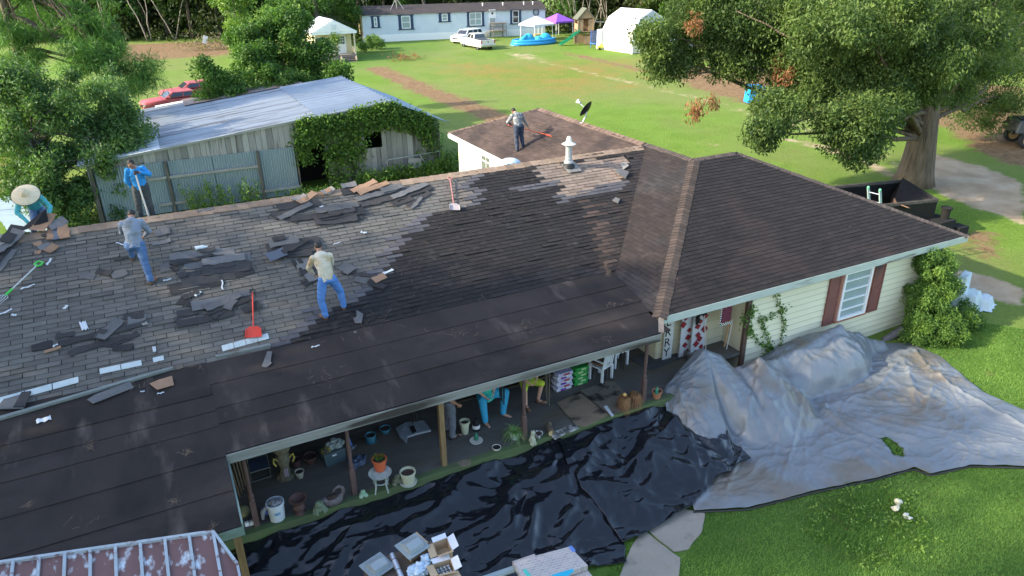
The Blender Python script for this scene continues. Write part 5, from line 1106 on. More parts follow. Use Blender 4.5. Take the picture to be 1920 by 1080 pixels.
for i in range(2600):
    p,nrm=along(fl,rs.rand()); off=rs.uniform(-.5,16); q=p+nrm*off; z=rs.rand()**1.1*(7+off*.35)*(.35+.65*min(1,off/4)); c=np.array([q.x,q.y,gz(q.x,q.y)+z]); m=34; P.append(c+rs.normal(size=(m,3))*np.array([.9,.9,.75])); T.append(np.clip(rs.rand()*.7+.3*rs.rand(m),0,1))
P=np.concatenate(P);T=np.concatenate(T); V,F,r=leaves(P,.55,rs,.6,.45,T); tag(link('undergrowth',npmesh('undergrowth',V,F,r),lf_und),'dense tangled dark undergrowth filling the wood edge','undergrowth',kind='stuff')
P=[];T=[]
for i in range(1500):
    p,nrm=along(fl,rs.rand()); off=rs.uniform(14,26); q=p+nrm*off; z=rs.rand()*19; c=np.array([q.x,q.y,gz(q.x,q.y)+z]); P.append(c+rs.normal(size=(30,3))*1.8); T.append(rs.rand(30))
P=np.concatenate(P);T=np.concatenate(T); V,F,r=leaves(P,1.5,rs,.3,.7,T); tag(link('woodland',npmesh('woodland',V,F,r),lf_for),'deep dark woodland behind the edge trees','woodland',kind='stuff')
# pale bare stems hanging at the wood edge
for i in range(26):
    t_=rs.uniform(.05,.62); p,nrm=along(fl,t_); q=p+nrm*rs.uniform(-.6,1.0); q.z=gz(q.x,q.y); mb=MB(); lean=rs.uniform(-2.5,2.5); limb(mb,q,q+Vector((lean,rs.uniform(-.5,.5),rs.uniform(5,9))),.10,.05,7,.06,6)
    if i%2: limb(mb,q+Vector((lean*.4,0,2.4)),q+Vector((lean+rs.uniform(-2,2),0,7)),.05,.02,6,.08,5)
    mb2=mb.build('bare_stem',MATS['pale_bark'],None,smooth=180,fix=False); tag(mb2,'slender pale bare trunk at the front of the wood edge','tree','bare trunks along the wood edge')
# trees beyond the left of the frame that shade the roof
sp=[(-21,6,21),(-18,13,20),(-22,19.5,22),(-27,10,23),(-17,1,18),(-28,23,20),(-20,-6,18),(-26,16,24)]
st=None
for i,(x,y,h) in enumerate(sp):
    if st is None:
        bl=[(0,0,13,4.6,4.6,7.0,70),(0,0,6,3.4,3.4,3.2,26)]
        st=tree('shade_tree','tall leafy tree standing beyond the left end of the house','tree',(0,0,0),bl,150,1.0,.34,lf_mid,14,.35,bark,'trees left of the house',24,.3,.45,rs=rs); o=st; st.location=(x,y,-.5); st.scale=(h/20,)*3
    else: copy_tree(st,None,(x,y,-.5),i*1.3,None,'trees left of the house',h/20)
# corner shrub
cb=Vector((20.95,12.25,-.5))
tree('corner_shrub','dense green climbing shrub hugging the right corner of the house','shrub',cb,[(p[0],p[1],max(p[2],-.1),p[3],p[4],p[5],p[6]) for p in pxblobs([(1745,500,24,34,12.1,20),(1758,545,36,36,11.9,34),(1745,600,44,38,11.5,46),(1765,640,46,26,11.2,36),(1795,610,26,30,11.6,20),(1715,640,26,26,11.6,20),(1725,560,24,30,12.0,16),(1800,640,30,20,11.3,14),(1775,490,16,22,12.0,10)])],330,.22,.075,leafmat('shrub_leaf',(.03,.085,.018),(.17,.28,.05)),1.0,.02,barkd,None,4,.2,.42,rs=rs)
# vine on the cream wall
vn=thing('wall_vine','thin leafy vine climbing the cream siding beside the brown post','vine',(13.9,12.48,-.5)); P=[];mb=MB()
for path in ([(1409,572),(1404,610),(1420,640),(1448,655),(1440,690)],[(1452,548),(1462,575),(1470,610),(1462,650),(1475,668),(1440,680)],[(1420,602),(1450,590),(1475,575)],[(1425,590),(1440,640),(1452,668)]):
    pts=[AV(x,y,12.50) for x,y in path]; mb.tube(pts,.006,4)
    for a,b in zip(pts[:-1],pts[1:]):
        m=int((b-a).length*95); q=rs.rand(m)[:,None]; P.append(np.array(a)+(np.array(b)-np.array(a))*q+rs.normal(size=(m,3))*np.array([.045,.02,.045])-np.array([0,.03,0]))
for px,py,m,s_ in ((1410,585,90,.08),(1405,620,50,.06),(1440,665,110,.1),(1395,600,60,.06),(1430,695,90,.1)):
    P.append(np.array(AV(px,py,12.45))+rs.normal(size=(m,3))*np.array([s_,.03,s_*1.6]))
P=np.concatenate(P); V,F,r=leaves(P,.075,rs,.6,.6); link('foliage',npmesh('foliage',V-np.array([13.9,12.48,-.5]),F,r),MATS['shrub_leaf'],vn); mb.build('stem',barkd,vn,fix=False)
# ================================================================ TARPS
def resample(L,n):
    L=[Vector(p) for p in L]; d=[0]
    for a,b in zip(L[:-1],L[1:]): d.append(d[-1]+(b-a).length)
    out=[]
    for i in range(n):
        s=d[-1]*i/(n-1); k=0
        while k<len(L)-2 and s>d[k+1]: k+=1
        out.append(L[k].lerp(L[k+1],(s-d[k])/(d[k+1]-d[k]+1e-9)))
    return out
def crease(x,y,z,o=3):
    v=0;a=1;f=1
    for i in range(o): v+=a*(.35-abs(mn.noise(Vector((x*f,y*f,z+i*9.1)))));a*=.5;f*=2.0
    return v
def ridged(x,y,z,o=3):
    v=0;a=1;f=1
    for i in range(o):
        n=mn.noise(Vector((x*f,y*f,z+i*9.1))); v+=a*(1-abs(n)*2.2)**3 if abs(n)<.45 else 0; a*=.5;f*=2.1
    return v
def tarp(name,label,cat,bot,topl,m,nx,ny,zf,smooth=35,hole=None,edge=None):
    B_=resample(bot,nx+1);T_=resample(topl,nx+1); vs=[];fs=[]
    for i in range(nx+1):
        for j in range(ny+1):
            t=j/ny; p=B_[i].lerp(T_[i],t); vs.append(zf(p.x,p.y,p.z,i/nx,t))
    for i in range(nx):
        for j in range(ny):
            a=i*(ny+1)+j; c=vs[a]
            if hole and hole(c[0],c[1]): continue
            fs.append((a,a+ny+1,a+ny+2,a+1))
    me=bpy.data.meshes.new(name); me.from_pydata([tuple(v) for v in vs],[],fs); me.shade_smooth(); o=link(name,me,m); s=o.modifiers.new('thick','SOLIDIFY'); s.thickness=.006; return tag(o,label,cat)
def GP(*L,z=-.6): return [G(x,y,z) for x,y in L]
# silver tarp
PK=[(11.5,11.95,1.28,1.05,1.35),(12.9,11.5,.68,.80,1.35),(16.6,12.05,.50,1.1,1.5)]
folds=[(GP((1712,665),(1745,705),(1800,745),(1835,765),(1900,800),(2000,860)),.10,.09),(GP((1692,680),(1705,720),(1716,765)),.09,.07),(GP((1540,768),(1565,795),(1620,830),(1655,850)),.09,.08),(GP((1500,765),(1490,830),(1475,880)),.06,.06),(GP((1750,730),(1730,780)),.06,.06),(GP((1600,780),(1700,800),(1820,830)),.05,.07),(GP((1640,850),(1720,885)),.05,.06),(GP((1780,850),(1860,872)),.05,.08),(GP((1400,800),(1385,870),(1360,930)),.05,.06),(GP((1680,690),(1640,740),(1560,770)),.08,.08),(GP((1300,800),(1380,830),(1480,850)),.04,.06)]
_rf=random.Random(12)
for i in range(34):
    cx,cy=(13.9,10.8) if i%3 else (16.9,10.9); a=-math.pi*(.08+.86*_rf.random()); r0=_rf.uniform(.1,1.6); L_=_rf.uniform(.6,1.9); p0=Vector((cx+r0*math.cos(a),cy+r0*math.sin(a),0)); a+=_rf.uniform(-.25,.25); folds.append(([p0,p0+Vector((math.cos(a),math.sin(a),0))*L_],_rf.uniform(.025,.06),_rf.uniform(.04,.09)))
for i in range(14):
    x_=_rf.uniform(10.4,13.6); folds.append(([Vector((x_,11.6-_rf.random()*.5,0)),Vector((x_+_rf.uniform(-.5,.2),10.2-_rf.random()*.6,0))],_rf.uniform(.015,.04),_rf.uniform(.05,.09)))
def dseg(x,y,L):
    best=9
    for a,b in zip(L[:-1],L[1:]):
        dx,dy=b.x-a.x,b.y-a.y; t=max(0,min(1,((x-a.x)*dx+(y-a.y)*dy)/(dx*dx+dy*dy+1e-9))); best=min(best,math.hypot(x-a.x-t*dx,y-a.y-t*dy))
    return best
RG=[(9.9,11.8,.22),(10.7,11.95,.50),(11.45,12.0,1.16),(12.2,11.75,.52),(12.75,11.4,.82),(13.7,11.7,.42),(14.8,11.75,.42),(15.8,11.95,.50),(16.5,12.0,.62),(17.4,12.0,.12),(18.4,11.85,-.3)]
def zsil(x,y,z0,s,t):
    g=-.58
    # hedge-like heap under the sheet
    ux=(x-15.3)/2.35; uy=(y-11.85)/1.12; d=math.sqrt(ux*ux+uy*uy); w=.10*mn.noise(Vector((x*1.3,y*1.3,3)))
    h=(.92+.12*mn.noise(Vector((x*.8,y*.8,9))))*max(0,1-(max(0,d+w))**3.6)**.8 if d+w<1 else 0
    H=h+.06*mn.noise(Vector((x*2.5,y*2.5,7)))*min(1,h*3)
    best=-9
    for ki,(a,b) in enumerate(zip(RG[:-1],RG[1:])):
        dx,dy=b[0]-a[0],b[1]-a[1]; q=max(0,min(1,((x-a[0])*dx+(y-a[1])*dy)/(dx*dx+dy*dy))); dd=math.hypot(x-a[0]-q*dx,y-a[1]-q*dy)
        top=a[2]+(b[2]-a[2])*q-.22*math.sin(math.pi*q)*abs(b[2]-a[2]); wv=1+.18*mn.noise(Vector((x*1.1,y*.4,2)))
        k=.10; dr=(math.sqrt(dd*dd+k*k)-k)*((.88 if ki<4 else 1.7)*wv); v=top-dr+.10*max(0,dd-.9)
        best=max(best,v)
    z=max(0,best-g); z=z if z>.25 else .25*(z/.25)**1.6
    z=max(z,H)+.06*max(0,1-abs(z-H)/.25)
    hh=min(1,z/.5)
    # pleats running down slope
    pleat=.10*hh*(crease(x*1.5+y*.35,y*.22,3,2)-.12)*(1.3 if x<13.6 else .5)+.03*mn.noise(Vector((x*3.4+y*.6,y*.7,1)))*hh*(1.2 if x<13.4 else .7)+.03*mn.noise(Vector((x*7+y,y*1.2,6)))*hh
    f=0
    for L,a,w_ in folds:
        if abs(x-L[0].x)<4: f+=a*math.exp(-abs(dseg(x,y,L))/w_)
    wx=x+.5*mn.noise(Vector((x*.7,y*.7,5))); wy=y+.5*mn.noise(Vector((x*.7,y*.7,15)))
    n=.035*ridged(wx*1.1,wy*1.5,2)+.05*crease(wx*1.9,wy*2.3,8,3)+.03*mn.noise(Vector((x*.9,y*.9,4)))
    e=min(1,min(t,1-t)*14+.15)
    return Vector((x+.04*mn.noise(Vector((y*3,z*3,1))),y+.03*mn.noise(Vector((x*3,z*3,9))),g+z+pleat+(f+n)*e+.015))
silm=mat('silver_tarp',(0.135,0.15,0.162),.42,(0.19,0.205,0.222),1.5,.8,bump=.7,bscale=4,metal=.12,spec=.6,col3=(0.15,0.133,0.11),s3=.7,th3=.57,detail=8)
ridgebump(silm,1.6,.02,.8,(1,1.3,1),.4,.3,5)
sbot=GP((1243,800),(1300,963),(1400,958),(1530,925),(1640,902),(1712,882),(1742,894),(1820,877),(1920,880),(2050,890))
stop=[Vector((9.85,11.80,-.5)),Vector((10.4,12.1,-.5)),Vector((11.6,12.25,-.5)),Vector((13.6,12.40,-.5)),Vector((16,12.42,-.5)),Vector((18.3,12.2,-.5))]+GP((1705,648),(1760,672),(1840,740),(1925,778),(2051,889))
hx=[(p.x,p.y) for p in GP((1645,830),(1662,829),(1690,850),(1692,866),(1672,862))]
tarp('silver_tarp','large crinkled silver tarp draped over bushes and spread on the lawn','tarp',sbot,stop,silm,340,190,zsil,hole=lambda x,y:inpoly(x,y,hx))
st_=[o for o in bpy.data.objects if o.name=='silver_tarp'][0]; mb=MB(); mb.tube([Vector((p.x,p.y,-.565)) for p in resample(sbot[1:],60)],.022,6); mb.build('hem',mat('dark_hem',(.04,.038,.04),.7),st_,smooth=60)
# dark hem strip along the silver tarp
# black plastic
blm=mat('black_plastic',(0.009,0.010,0.013),.14,bump=.3,bscale=1.6,scale=3,spec=.55,detail=6)
ridgebump(blm,.7,.10,.8,(.55,1.6,1),-.45,.4,6); ridgebump(blm,2.2,.03,.8,(.6,1.5,1),.7,.3,5)
def zblk(off,seed,fl_=1.0):
    def f(x,y,z0,s,t):
        g=-.57+off; edge=max(0,min(1,(y-9.0)/2.7)) if x<10.0 else max(0,min(1,(y-9.0)/2.7))*max(0,1-(x-10.0)*1.2); z=edge**1.1*(.68)
        wx=x+.35*mn.noise(Vector((x*.9,y*.9,seed))); wy=y+.35*mn.noise(Vector((x*.9,y*.9,seed+5)))
        th=.45; a=wx*math.cos(th)+wy*math.sin(th); b=-wx*math.sin(th)+wy*math.cos(th)
        n=.20*crease(a*.45,b*1.2,seed,2)*fl_+.10*crease(wx*1.3,wy*1.6,seed+3,2)+.06*mn.noise(Vector((x*.7,y*.9,seed+9)))+.016*crease(wx*4.0,wy*4.2,seed+7,2)
        zz=g+z+n*.9
        if x>8.2:
            zs_=zsil(x,y,0,.5,.5).z
            if zs_<-.15: zz=max(zz,zs_+.035+n*.3)
        return Vector((x+.05*mn.noise(Vector((y*2.3,1,seed))),y+.04*mn.noise(Vector((x*2.3,4,seed))),zz))
    return f
bbot=GP((380,1180),(700,1160),(900,1110),(1040,1080),(1108,1066),(1176,1060))
btop=[Vector((-.55,11.2,0)),Vector((-.1,11.66,0)),Vector((4,11.68,0)),Vector((7.0,11.68,0))]+GP((1172,1030))
btop=[Vector((-.55,11.2,0)),Vector((-.1,11.66,0)),Vector((4,11.68,0)),Vector((7.3,11.68,0))]+GP((1172,1030))
tarp('black_plastic_sheet','glossy black plastic sheeting running along the porch edge on the left','plastic sheet',bbot,btop,blm,230,150,zblk(0,2))
cbot=GP((1035,855),(1062,905),(1088,945),(1130,978),(1167,1023),(1200,1012),(1290,962),(1345,908),(1404,873))
ctop=[Vector((6.7,11.60,0)),Vector((9.6,11.68,0))]+GP((1262,778),(1322,812),(1365,838),(1406,871))
tarp('black_plastic_sheet','wrinkled black plastic sheet ending in a point on the silver tarp','plastic sheet',cbot,ctop,blm,190,120,zblk(.055,13,.9))
bpn=GG(1230,800); 
# path slabs
conc=mat('old_concrete',(0.20,0.175,0.14),.9,(0.31,0.28,0.235),2.2,.8,bump=.4,bscale=25,col3=(0.16,0.14,0.11),s3=1.4,th3=.62,detail=9)
def slab(P,label=None):
    mb=MB(); pts=[G(x,y,-.57) for x,y in P]; Q=[]
    for i,p in enumerate(pts):
        q=pts[(i+1)%len(pts)]
        for k in range(5): t=k/5; v=p.lerp(q,t); v.x+=.03*mn.noise(v*3); v.y+=.03*mn.noise(v*3+Vector((5,5,5))); Q.append(v)
    n=len(Q); mb.add(Q+[v-Vector((0,0,.1)) for v in Q],[tuple(range(n))]+[(i,(i+1)%n,n+(i+1)%n,n+i) for i in range(n)]); return mb
mb=slab([(1285,955),(1324,962),(1316,995),(1292,1030),(1264,1033),(1228,1005),(1210,990)]); tag(mb.build('path',conc),kind='structure')
mb=slab([(1206,992),(1225,1008),(1258,1034),(1276,1045),(1270,1120),(1140,1140),(1166,1070),(1180,1030)]); tag(mb.build('path',conc),kind='structure')
mb=slab([(1207,1002),(1240,1040),(1262,1095),(1256,1095),(1234,1042),(1203,1005)])
# ================================================================ GRASS
def grass(name,label,n,poly,excl,h,w,lm,seed):
    rs=np.random.RandomState(seed); xs=[p[0] for p in poly]; ys=[p[1] for p in poly]; P=[]
    tot=0
    while tot<n:
        c=np.stack([rs.uniform(min(xs),max(xs),40000),rs.uniform(min(ys),max(ys),40000)],1)
        def ins(PL_):
            r=np.zeros(len(c),bool); j=len(PL_)-1
            for i in range(len(PL_)):
                xi,yi=PL_[i];xj,yj=PL_[j]; r^=((yi>c[:,1])!=(yj>c[:,1]))&(c[:,0]<(xj-xi)*(c[:,1]-yi)/(yj-yi+1e-12)+xi); j=i
            return r
        k=ins(poly)
        for e in excl: k&=~ins(e)
        # thin with distance
        P.append(c[k]); tot+=k.sum()
    c=np.concatenate(P)[:n]; z=np.interp(np.hypot(c[:,0],c[:,1]),[0,20,38,96,2000],[-.6,-.6,0,.9,.9]); b=np.stack([c[:,0],c[:,1],z],1)
    a=rs.uniform(0,2*np.pi,n); dr=np.stack([np.cos(a),np.sin(a),np.zeros(n)],1); tall=(h*(.4+.9*rs.rand(n)))[:,None]; lean=rs.uniform(.2,1.1,n)[:,None]
    s=np.stack([-np.sin(a),np.cos(a),np.zeros(n)],1)*w; tip=b+dr*tall*lean+np.array([0,0,1])*tall; V=np.stack([b-s,b+s,tip],1).reshape(-1,3); F=np.arange(3*n).reshape(n,3)
    fx=np.array([mn.noise(Vector((q[0]*.6,q[1]*.6,0))) for q in c]); r=np.clip(.5+fx*.5+rs.normal(size=n)*.22,0,1)
    return tag(link(name,npmesh(name,V,F,r),lm),label,'grass',kind='stuff')
silout=[(p.x,p.y) for p in sbot]+[(p.x,p.y) for p in stop[::-1]]; blkout=[(p.x,p.y) for p in bbot]+[(p.x,p.y) for p in btop[::-1]]; blk2=[(p.x,p.y) for p in cbot]+[(p.x,p.y) for p in ctop[::-1]]
pathp=[(G(x,y,-.57).x,G(x,y,-.57).y) for x,y in [(1285,955),(1324,962),(1316,995),(1276,1045),(1270,1120),(1140,1140),(1166,1070),(1180,1030),(1206,992)]]
nearp=[(p.x,p.y) for p in GP((1080,1180),(1180,1010),(1300,930),(1700,640),(1760,600),(1990,640),(2100,800),(2100,1250))]
lf_gr=leafmat('grass_blade',(.050,.145,.020),(.22,.36,.07),tr=.25)
hole_p=hx
grass('near_grass','short green lawn grass around the tarps and stepping path',230000,nearp,[silout,blkout,blk2,pathp],.040,.007,lf_gr,3)
mound=G(1640,985,-.6)
mp=[(mound.x+1.35*math.cos(a)*(1+.2*math.sin(a*3)),mound.y+1.05*math.sin(a)*(1+.2*math.cos(a*2))) for a in [i*math.pi/9 for i in range(18)]]
grass('weedy_patch','taller weedy grass tuft around the pale stones on the lawn',3000,mp,[silout],.075,.010,leafmat('weed_blade',(.05,.14,.012),(.20,.34,.05)),5)
hp=[(p[0],p[1]) for p in hx]; grass('tarp_hole_grass','patch of grass showing through the hole in the silver tarp',900,hp,[],.14,.01,lf_gr,6)
# ================================================================ PEOPLE
TS=bpy.data.scenes.new('tmp')
def remesh(mb,name,m,parent,vox=.012,smooth_it=3,fold=0.0,fs=9,seed=0):
    me=bpy.data.meshes.new('tmp'); inv=wm(parent).inverted() if parent else Matrix()
    me.from_pydata([tuple(inv@Vector(v)) for v in mb.v],[],mb.f); me.update()
    import bmesh
    bm=bmesh.new(); bm.from_mesh(me); bmesh.ops.recalc_face_normals(bm,faces=bm.faces); bm.to_mesh(me); bm.free()
    o=bpy.data.objects.new('tmp',me); TS.collection.objects.link(o)
    r=o.modifiers.new('r','REMESH'); r.mode='VOXEL'; r.voxel_size=vox
    s=o.modifiers.new('s','SMOOTH'); s.iterations=smooth_it; s.factor=.5
    vl=TS.view_layers[0]; vl.update(); dg=vl.depsgraph; ev=o.evaluated_get(dg); nm=bpy.data.meshes.new_from_object(ev); nm.name=name
    bpy.data.objects.remove(o); bpy.data.meshes.remove(me)
    if fold:
        k=len(nm.vertices); co=np.empty(k*3); no=np.empty(k*3); nm.vertices.foreach_get('co',co); nm.vertices.foreach_get('normal',no); co=co.reshape(-1,3); no=no.reshape(-1,3)
        f_=np.array([mn.noise(Vector((c[0]*fs,c[1]*fs,c[2]*fs*1.6+seed)))+.5*mn.noise(Vector((c[0]*fs*2.3,c[1]*fs*2.3,c[2]*fs*4+seed+5))) for c in co]); co+=no*(fold*f_)[:,None]; nm.vertices.foreach_set('co',co.ravel())
    nm.shade_smooth(); nm.materials.clear(); return link(name,nm,m,parent)
def loft(mb,path,lat,rx,ry,n=14):
    path=[Vector(p) for p in path]; k=len(path); vs=[];fs=[]
    for i,p in enumerate(path):
        t=(path[min(i+1,k-1)]-path[max(i-1,0)]).normalized(); x=(Vector(lat)-t*t.dot(Vector(lat))).normalized(); y=x.cross(t)
        for j in range(n): a=2*math.pi*j/n; vs.append(p+x*math.cos(a)*rx[i]+y*math.sin(a)*ry[i])
    for i in range(k-1):
        for j in range(n): fs.append((i*n+j,i*n+(j+1)%n,(i+1)*n+(j+1)%n,(i+1)*n+j))
    fs.append(tuple(range(n-1,-1,-1))); fs.append(tuple((k-1)*n+j for j in range(n))); mb.add(vs,fs)
def cap(mb,a,b,ra,rb):
    a,b=Vector(a),Vector(b); mb.tube([a,a.lerp(b,.35),a.lerp(b,.7),b],[ra,ra*.65+rb*.35+.004,ra*.3+rb*.7,rb],12); mb.ell(a,ra*.99); mb.ell(b,rb*.99)
def hand(mb,w,d,palm,curl=.6,s=1.0):
    """w wrist, d direction of fingers, palm = palm normal"""
    w,d,palm=Vector(w),Vector(d).normalized(),Vector(palm).normalized(); palm=(palm-d*palm.dot(d)).normalized(); sd=d.cross(palm)
    k=w+d*.09*s; loft(mb,[w,w+d*.04*s,k],sd,[.026*s,.038*s,.041*s],[.018*s,.015*s,.013*s],10)
    for i,(o,L) in enumerate(((-.030,.068),(-.010,.078),(.010,.073),(.029,.056))):
        p=k+sd*o*s; dd=d
        for q in range(3):
            dd=(dd+palm*curl*(.35+.25*q)).normalized(); e=p+dd*L*s*(.45,.32,.23)[q]; cap(mb,p,e,.0088*s,.0080*s); p=e
    p=w+d*.03*s-sd*.03*s; e=p+(d*.6-sd*.7+palm*.3).normalized()*.045*s; cap(mb,p,e,.012*s,.010*s); cap(mb,e,e+(d*.8+palm*.5).normalized()*.035*s,.010*s,.008*s)
skin=mat('skin',(.30,.155,.095),.5,(.36,.19,.12),6); skin2=mat('fair_skin',(.45,.27,.20),.5); hairm=mat('black_hair',(.012,.010,.009),.6,(.025,.018,.015),30)
glv=mat('work_glove',(.03,.028,.026),.7)
def head(mb,c,up_,fwd,s=1.0):
    c,u_,f_=Vector(c),Vector(up_).normalized(),Vector(fwd).normalized(); f_=(f_-u_*f_.dot(u_)).normalized(); l=f_.cross(u_)
    R=Matrix((l,f_,u_)).transposed()
    mb.ell(c+u_*.02*s,(.076*s,.098*s,.105*s),R,16,12); mb.ell(c+f_*.025*s-u_*.06*s,(.058*s,.066*s,.062*s),R,12,8)
    mb.ell(c+f_*.105*s-u_*.018*s,(.014*s,.022*s,.026*s),R,8,6); mb.ell(c+f_*.085*s-u_*.062*s,(.026*s,.014*s,.010*s),R,8,6)
    for q in (-1,1): mb.ell(c+l*q*.078*s-u_*.01*s,(.012*s,.022*s,.032*s),R,8,6); mb.ell(c+l*q*.032*s+f_*.084*s+u_*.032*s,(.024*s,.012*s,.008*s),R,8,6)
    return R
def eyes(parent,c,up_,fwd,s=1.0):
    c,u_,f_=Vector(c),Vector(up_).normalized(),Vector(fwd).normalized(); f_=(f_-u_*f_.dot(u_)).normalized(); l=f_.cross(u_); mb=MB()
    for q in (-1,1): mb.ell(c+l*q*.031*s+f_*.087*s+u_*.008*s,.0115*s)
    mb.build('eyes',mat('eye',(.08,.07,.065),.2),parent,smooth=180)
def person(label,root,J,shirt,pants,shoe,hairc=hairm,sk=skin,lat=(1,0,0),fwd=(0,1,0),gloves=False,sleeve=1.0,legs=1.0,bulk=1.0,hfw=None,hup=None,hairtype='short',hand_dir=None,shoes=True,waist=None,palm=None,curl=.6,name='person',trf=.012):
    t=thing('person',label,'person',root); V=Vector; J={k:V(v) for k,v in J.items()}; lat=V(lat).normalized()
    hip,ch,nk,hd=J['hip'],J['chest'],J['neck'],J['head']; mid=hip.lerp(ch,.45)+J.get('bow',V((0,0,0)))
    b=bulk; mb=MB()
    loft(mb,[hip,hip.lerp(mid,.5),mid,mid.lerp(ch,.6),ch,nk],lat,[.145*b,.14*b,.14*b,.16*b,.165*b,.055],[.10*b,.10*b,.10*b,.115*b,.105*b,.05]); cap(mb,nk,hd-(V(hup or (0,0,1)).normalized()*.05),.055,.052)
    for s in 'LR':
        q=-1 if s=='L' else 1; sh=J.get('sh'+s,ch+lat*q*.175*b); hp=hip+lat*q*.095*b
        cap(mb,ch+lat*q*.09,sh,.06,.058*b); cap(mb,sh,J['el'+s],.050*b,.040*b); cap(mb,J['el'+s],J['wr'+s],.040*b,.027)
        cap(mb,hp,J['kn'+s],.085*b,.058*b); cap(mb,J['kn'+s],J['an'+s],.056*b,.040); toe=J['toe'+s]; cap(mb,J['an'+s]-V((0,0,.03)),toe,.038,.030)
        hdv=(J['wr'+s]-J['el'+s]).normalized() if not hand_dir or s not in hand_dir else V(hand_dir[s]); pm_=V(palm[s]) if palm and s in palm else -lat*q
        hand(mb,J['wr'+s],hdv,pm_,curl)
    hfw=V(hfw or fwd); hup=V(hup or (0,0,1)); R=head(mb,hd,hup,hfw)
    remesh(mb,'body',sk,t,vox=.0085,smooth_it=2); 
    if hairtype!='none': eyes(t,hd,hup,hfw)
    # shirt
    mb=MB(); w=waist if waist is not None else -.02; wp_=hip+(mid-hip).normalized()*w; g=.018
    loft(mb,[wp_,hip.lerp(mid,.5),mid,mid.lerp(ch,.6),ch,ch.lerp(nk,.6),ch.lerp(nk,.85)],lat,[.168*b,.160*b,.160*b,.182*b,.190*b,.12*b,.075],[.128*b,.122*b,.122*b,.136*b,.128*b,.09*b,.072])
    for s in 'LR':
        q=-1 if s=='L' else 1; sh=J.get('sh'+s,ch+lat*q*.175*b); e=J['el'+s]; 
        cap(mb,ch+lat*q*.09,sh,.08,.078*b); 
        if sleeve>=.99: cap(mb,sh,e,.072*b,.058*b); cap(mb,e,e.lerp(J['wr'+s],.92),.058*b,.040)
        else: cap(mb,sh,sh.lerp(e,sleeve),.074*b,.068*b)
    remesh(mb,'shirt',shirt,t,vox=.011,smooth_it=3,fold=.011,seed=hd.x)
    if pants:
        mb=MB(); mb.ell(hip,(.165*b,.125*b,.13)) ; loft(mb,[hip+(mid-hip).normalized()*.08,hip-(mid-hip).normalized()*.06],lat,[.158*b,.16*b],[.118*b,.13*b])
        for s in 'LR':
            q=-1 if s=='L' else 1; hp=hip+lat*q*.09*b; k=J['kn'+s]; a=J['an'+s]
            cap(mb,hp,k,.108*b,.080*b)
            if legs>=.9: cap(mb,k,k.lerp(a,.97),.078*b,.072)
        remesh(mb,'trousers',pants,t,vox=.011,smooth_it=3,fold=trf,fs=8,seed=hd.y)
    if shoes:
        for s in 'LR':
            a=J['an'+s];toe=J['toe'+s]; d=(toe-a); d.z=0; d.normalize(); mb=MB(); bz=a.z-.075; 
            ax=V((-d.y,d.x,0)); zz=(toe-a).z+.04; up_=V((0,0,1)); dd=(toe-V((a.x,a.y,bz+.02))).normalized(); R2=Matrix((dd,ax,dd.cross(ax))).transposed()
            c=V((a.x,a.y,bz+.03)); mb.ell(c,(.055,.046,.055),R2); mb.ell(c+dd*.10-V((0,0,.004)),(.085,.050,.040),R2); mb.ell(c+dd*.15-V((0,0,.008)),(.06,.048,.032),R2); cap(mb,c,a,.05,.048)
            o=remesh(mb,'shoe',shoe,t,vox=.011,smooth_it=1); 
            mb=MB(); mb.box(c+dd*.06-V((0,0,.045)),(.27,.09,.022),R2); mb.build('sole',mat('sole',(.05,.04,.03),.8),o,bevel=.01)
    if gloves:
        for s in 'LR':
            mb=MB(); hdv=(J['wr'+s]-J['el'+s]).normalized() if not hand_dir or s not in hand_dir else V(hand_dir[s]); pm_=V(palm[s]) if palm and s in palm else -lat*(-1 if s=='L' else 1)
            hand(mb,J['wr'+s]-hdv*.01,hdv,pm_,curl,1.16); remesh(mb,'glove',glv,t,vox=.007,smooth_it=1)
    if hairtype=='short':
        mb=MB(); f_=(hfw-hup*hfw.dot(hup)).normalized(); l=f_.cross(hup); R=Matrix((l,f_,hup)).transposed(); mb.ell(hd+hup*.040-f_*.018,(.086,.100,.094),R,14,10); mb.ell(hd-f_*.045-hup*.005,(.078,.066,.075),R,14,10)
        remesh(mb,'hair',hairc,t,vox=.009,smooth_it=1,fold=.006,fs=40)
    return t
def RZ(x,y): return CM+SM*y
def onm(px,py,dz=0): return PL(px,py,NM,CM+dz)
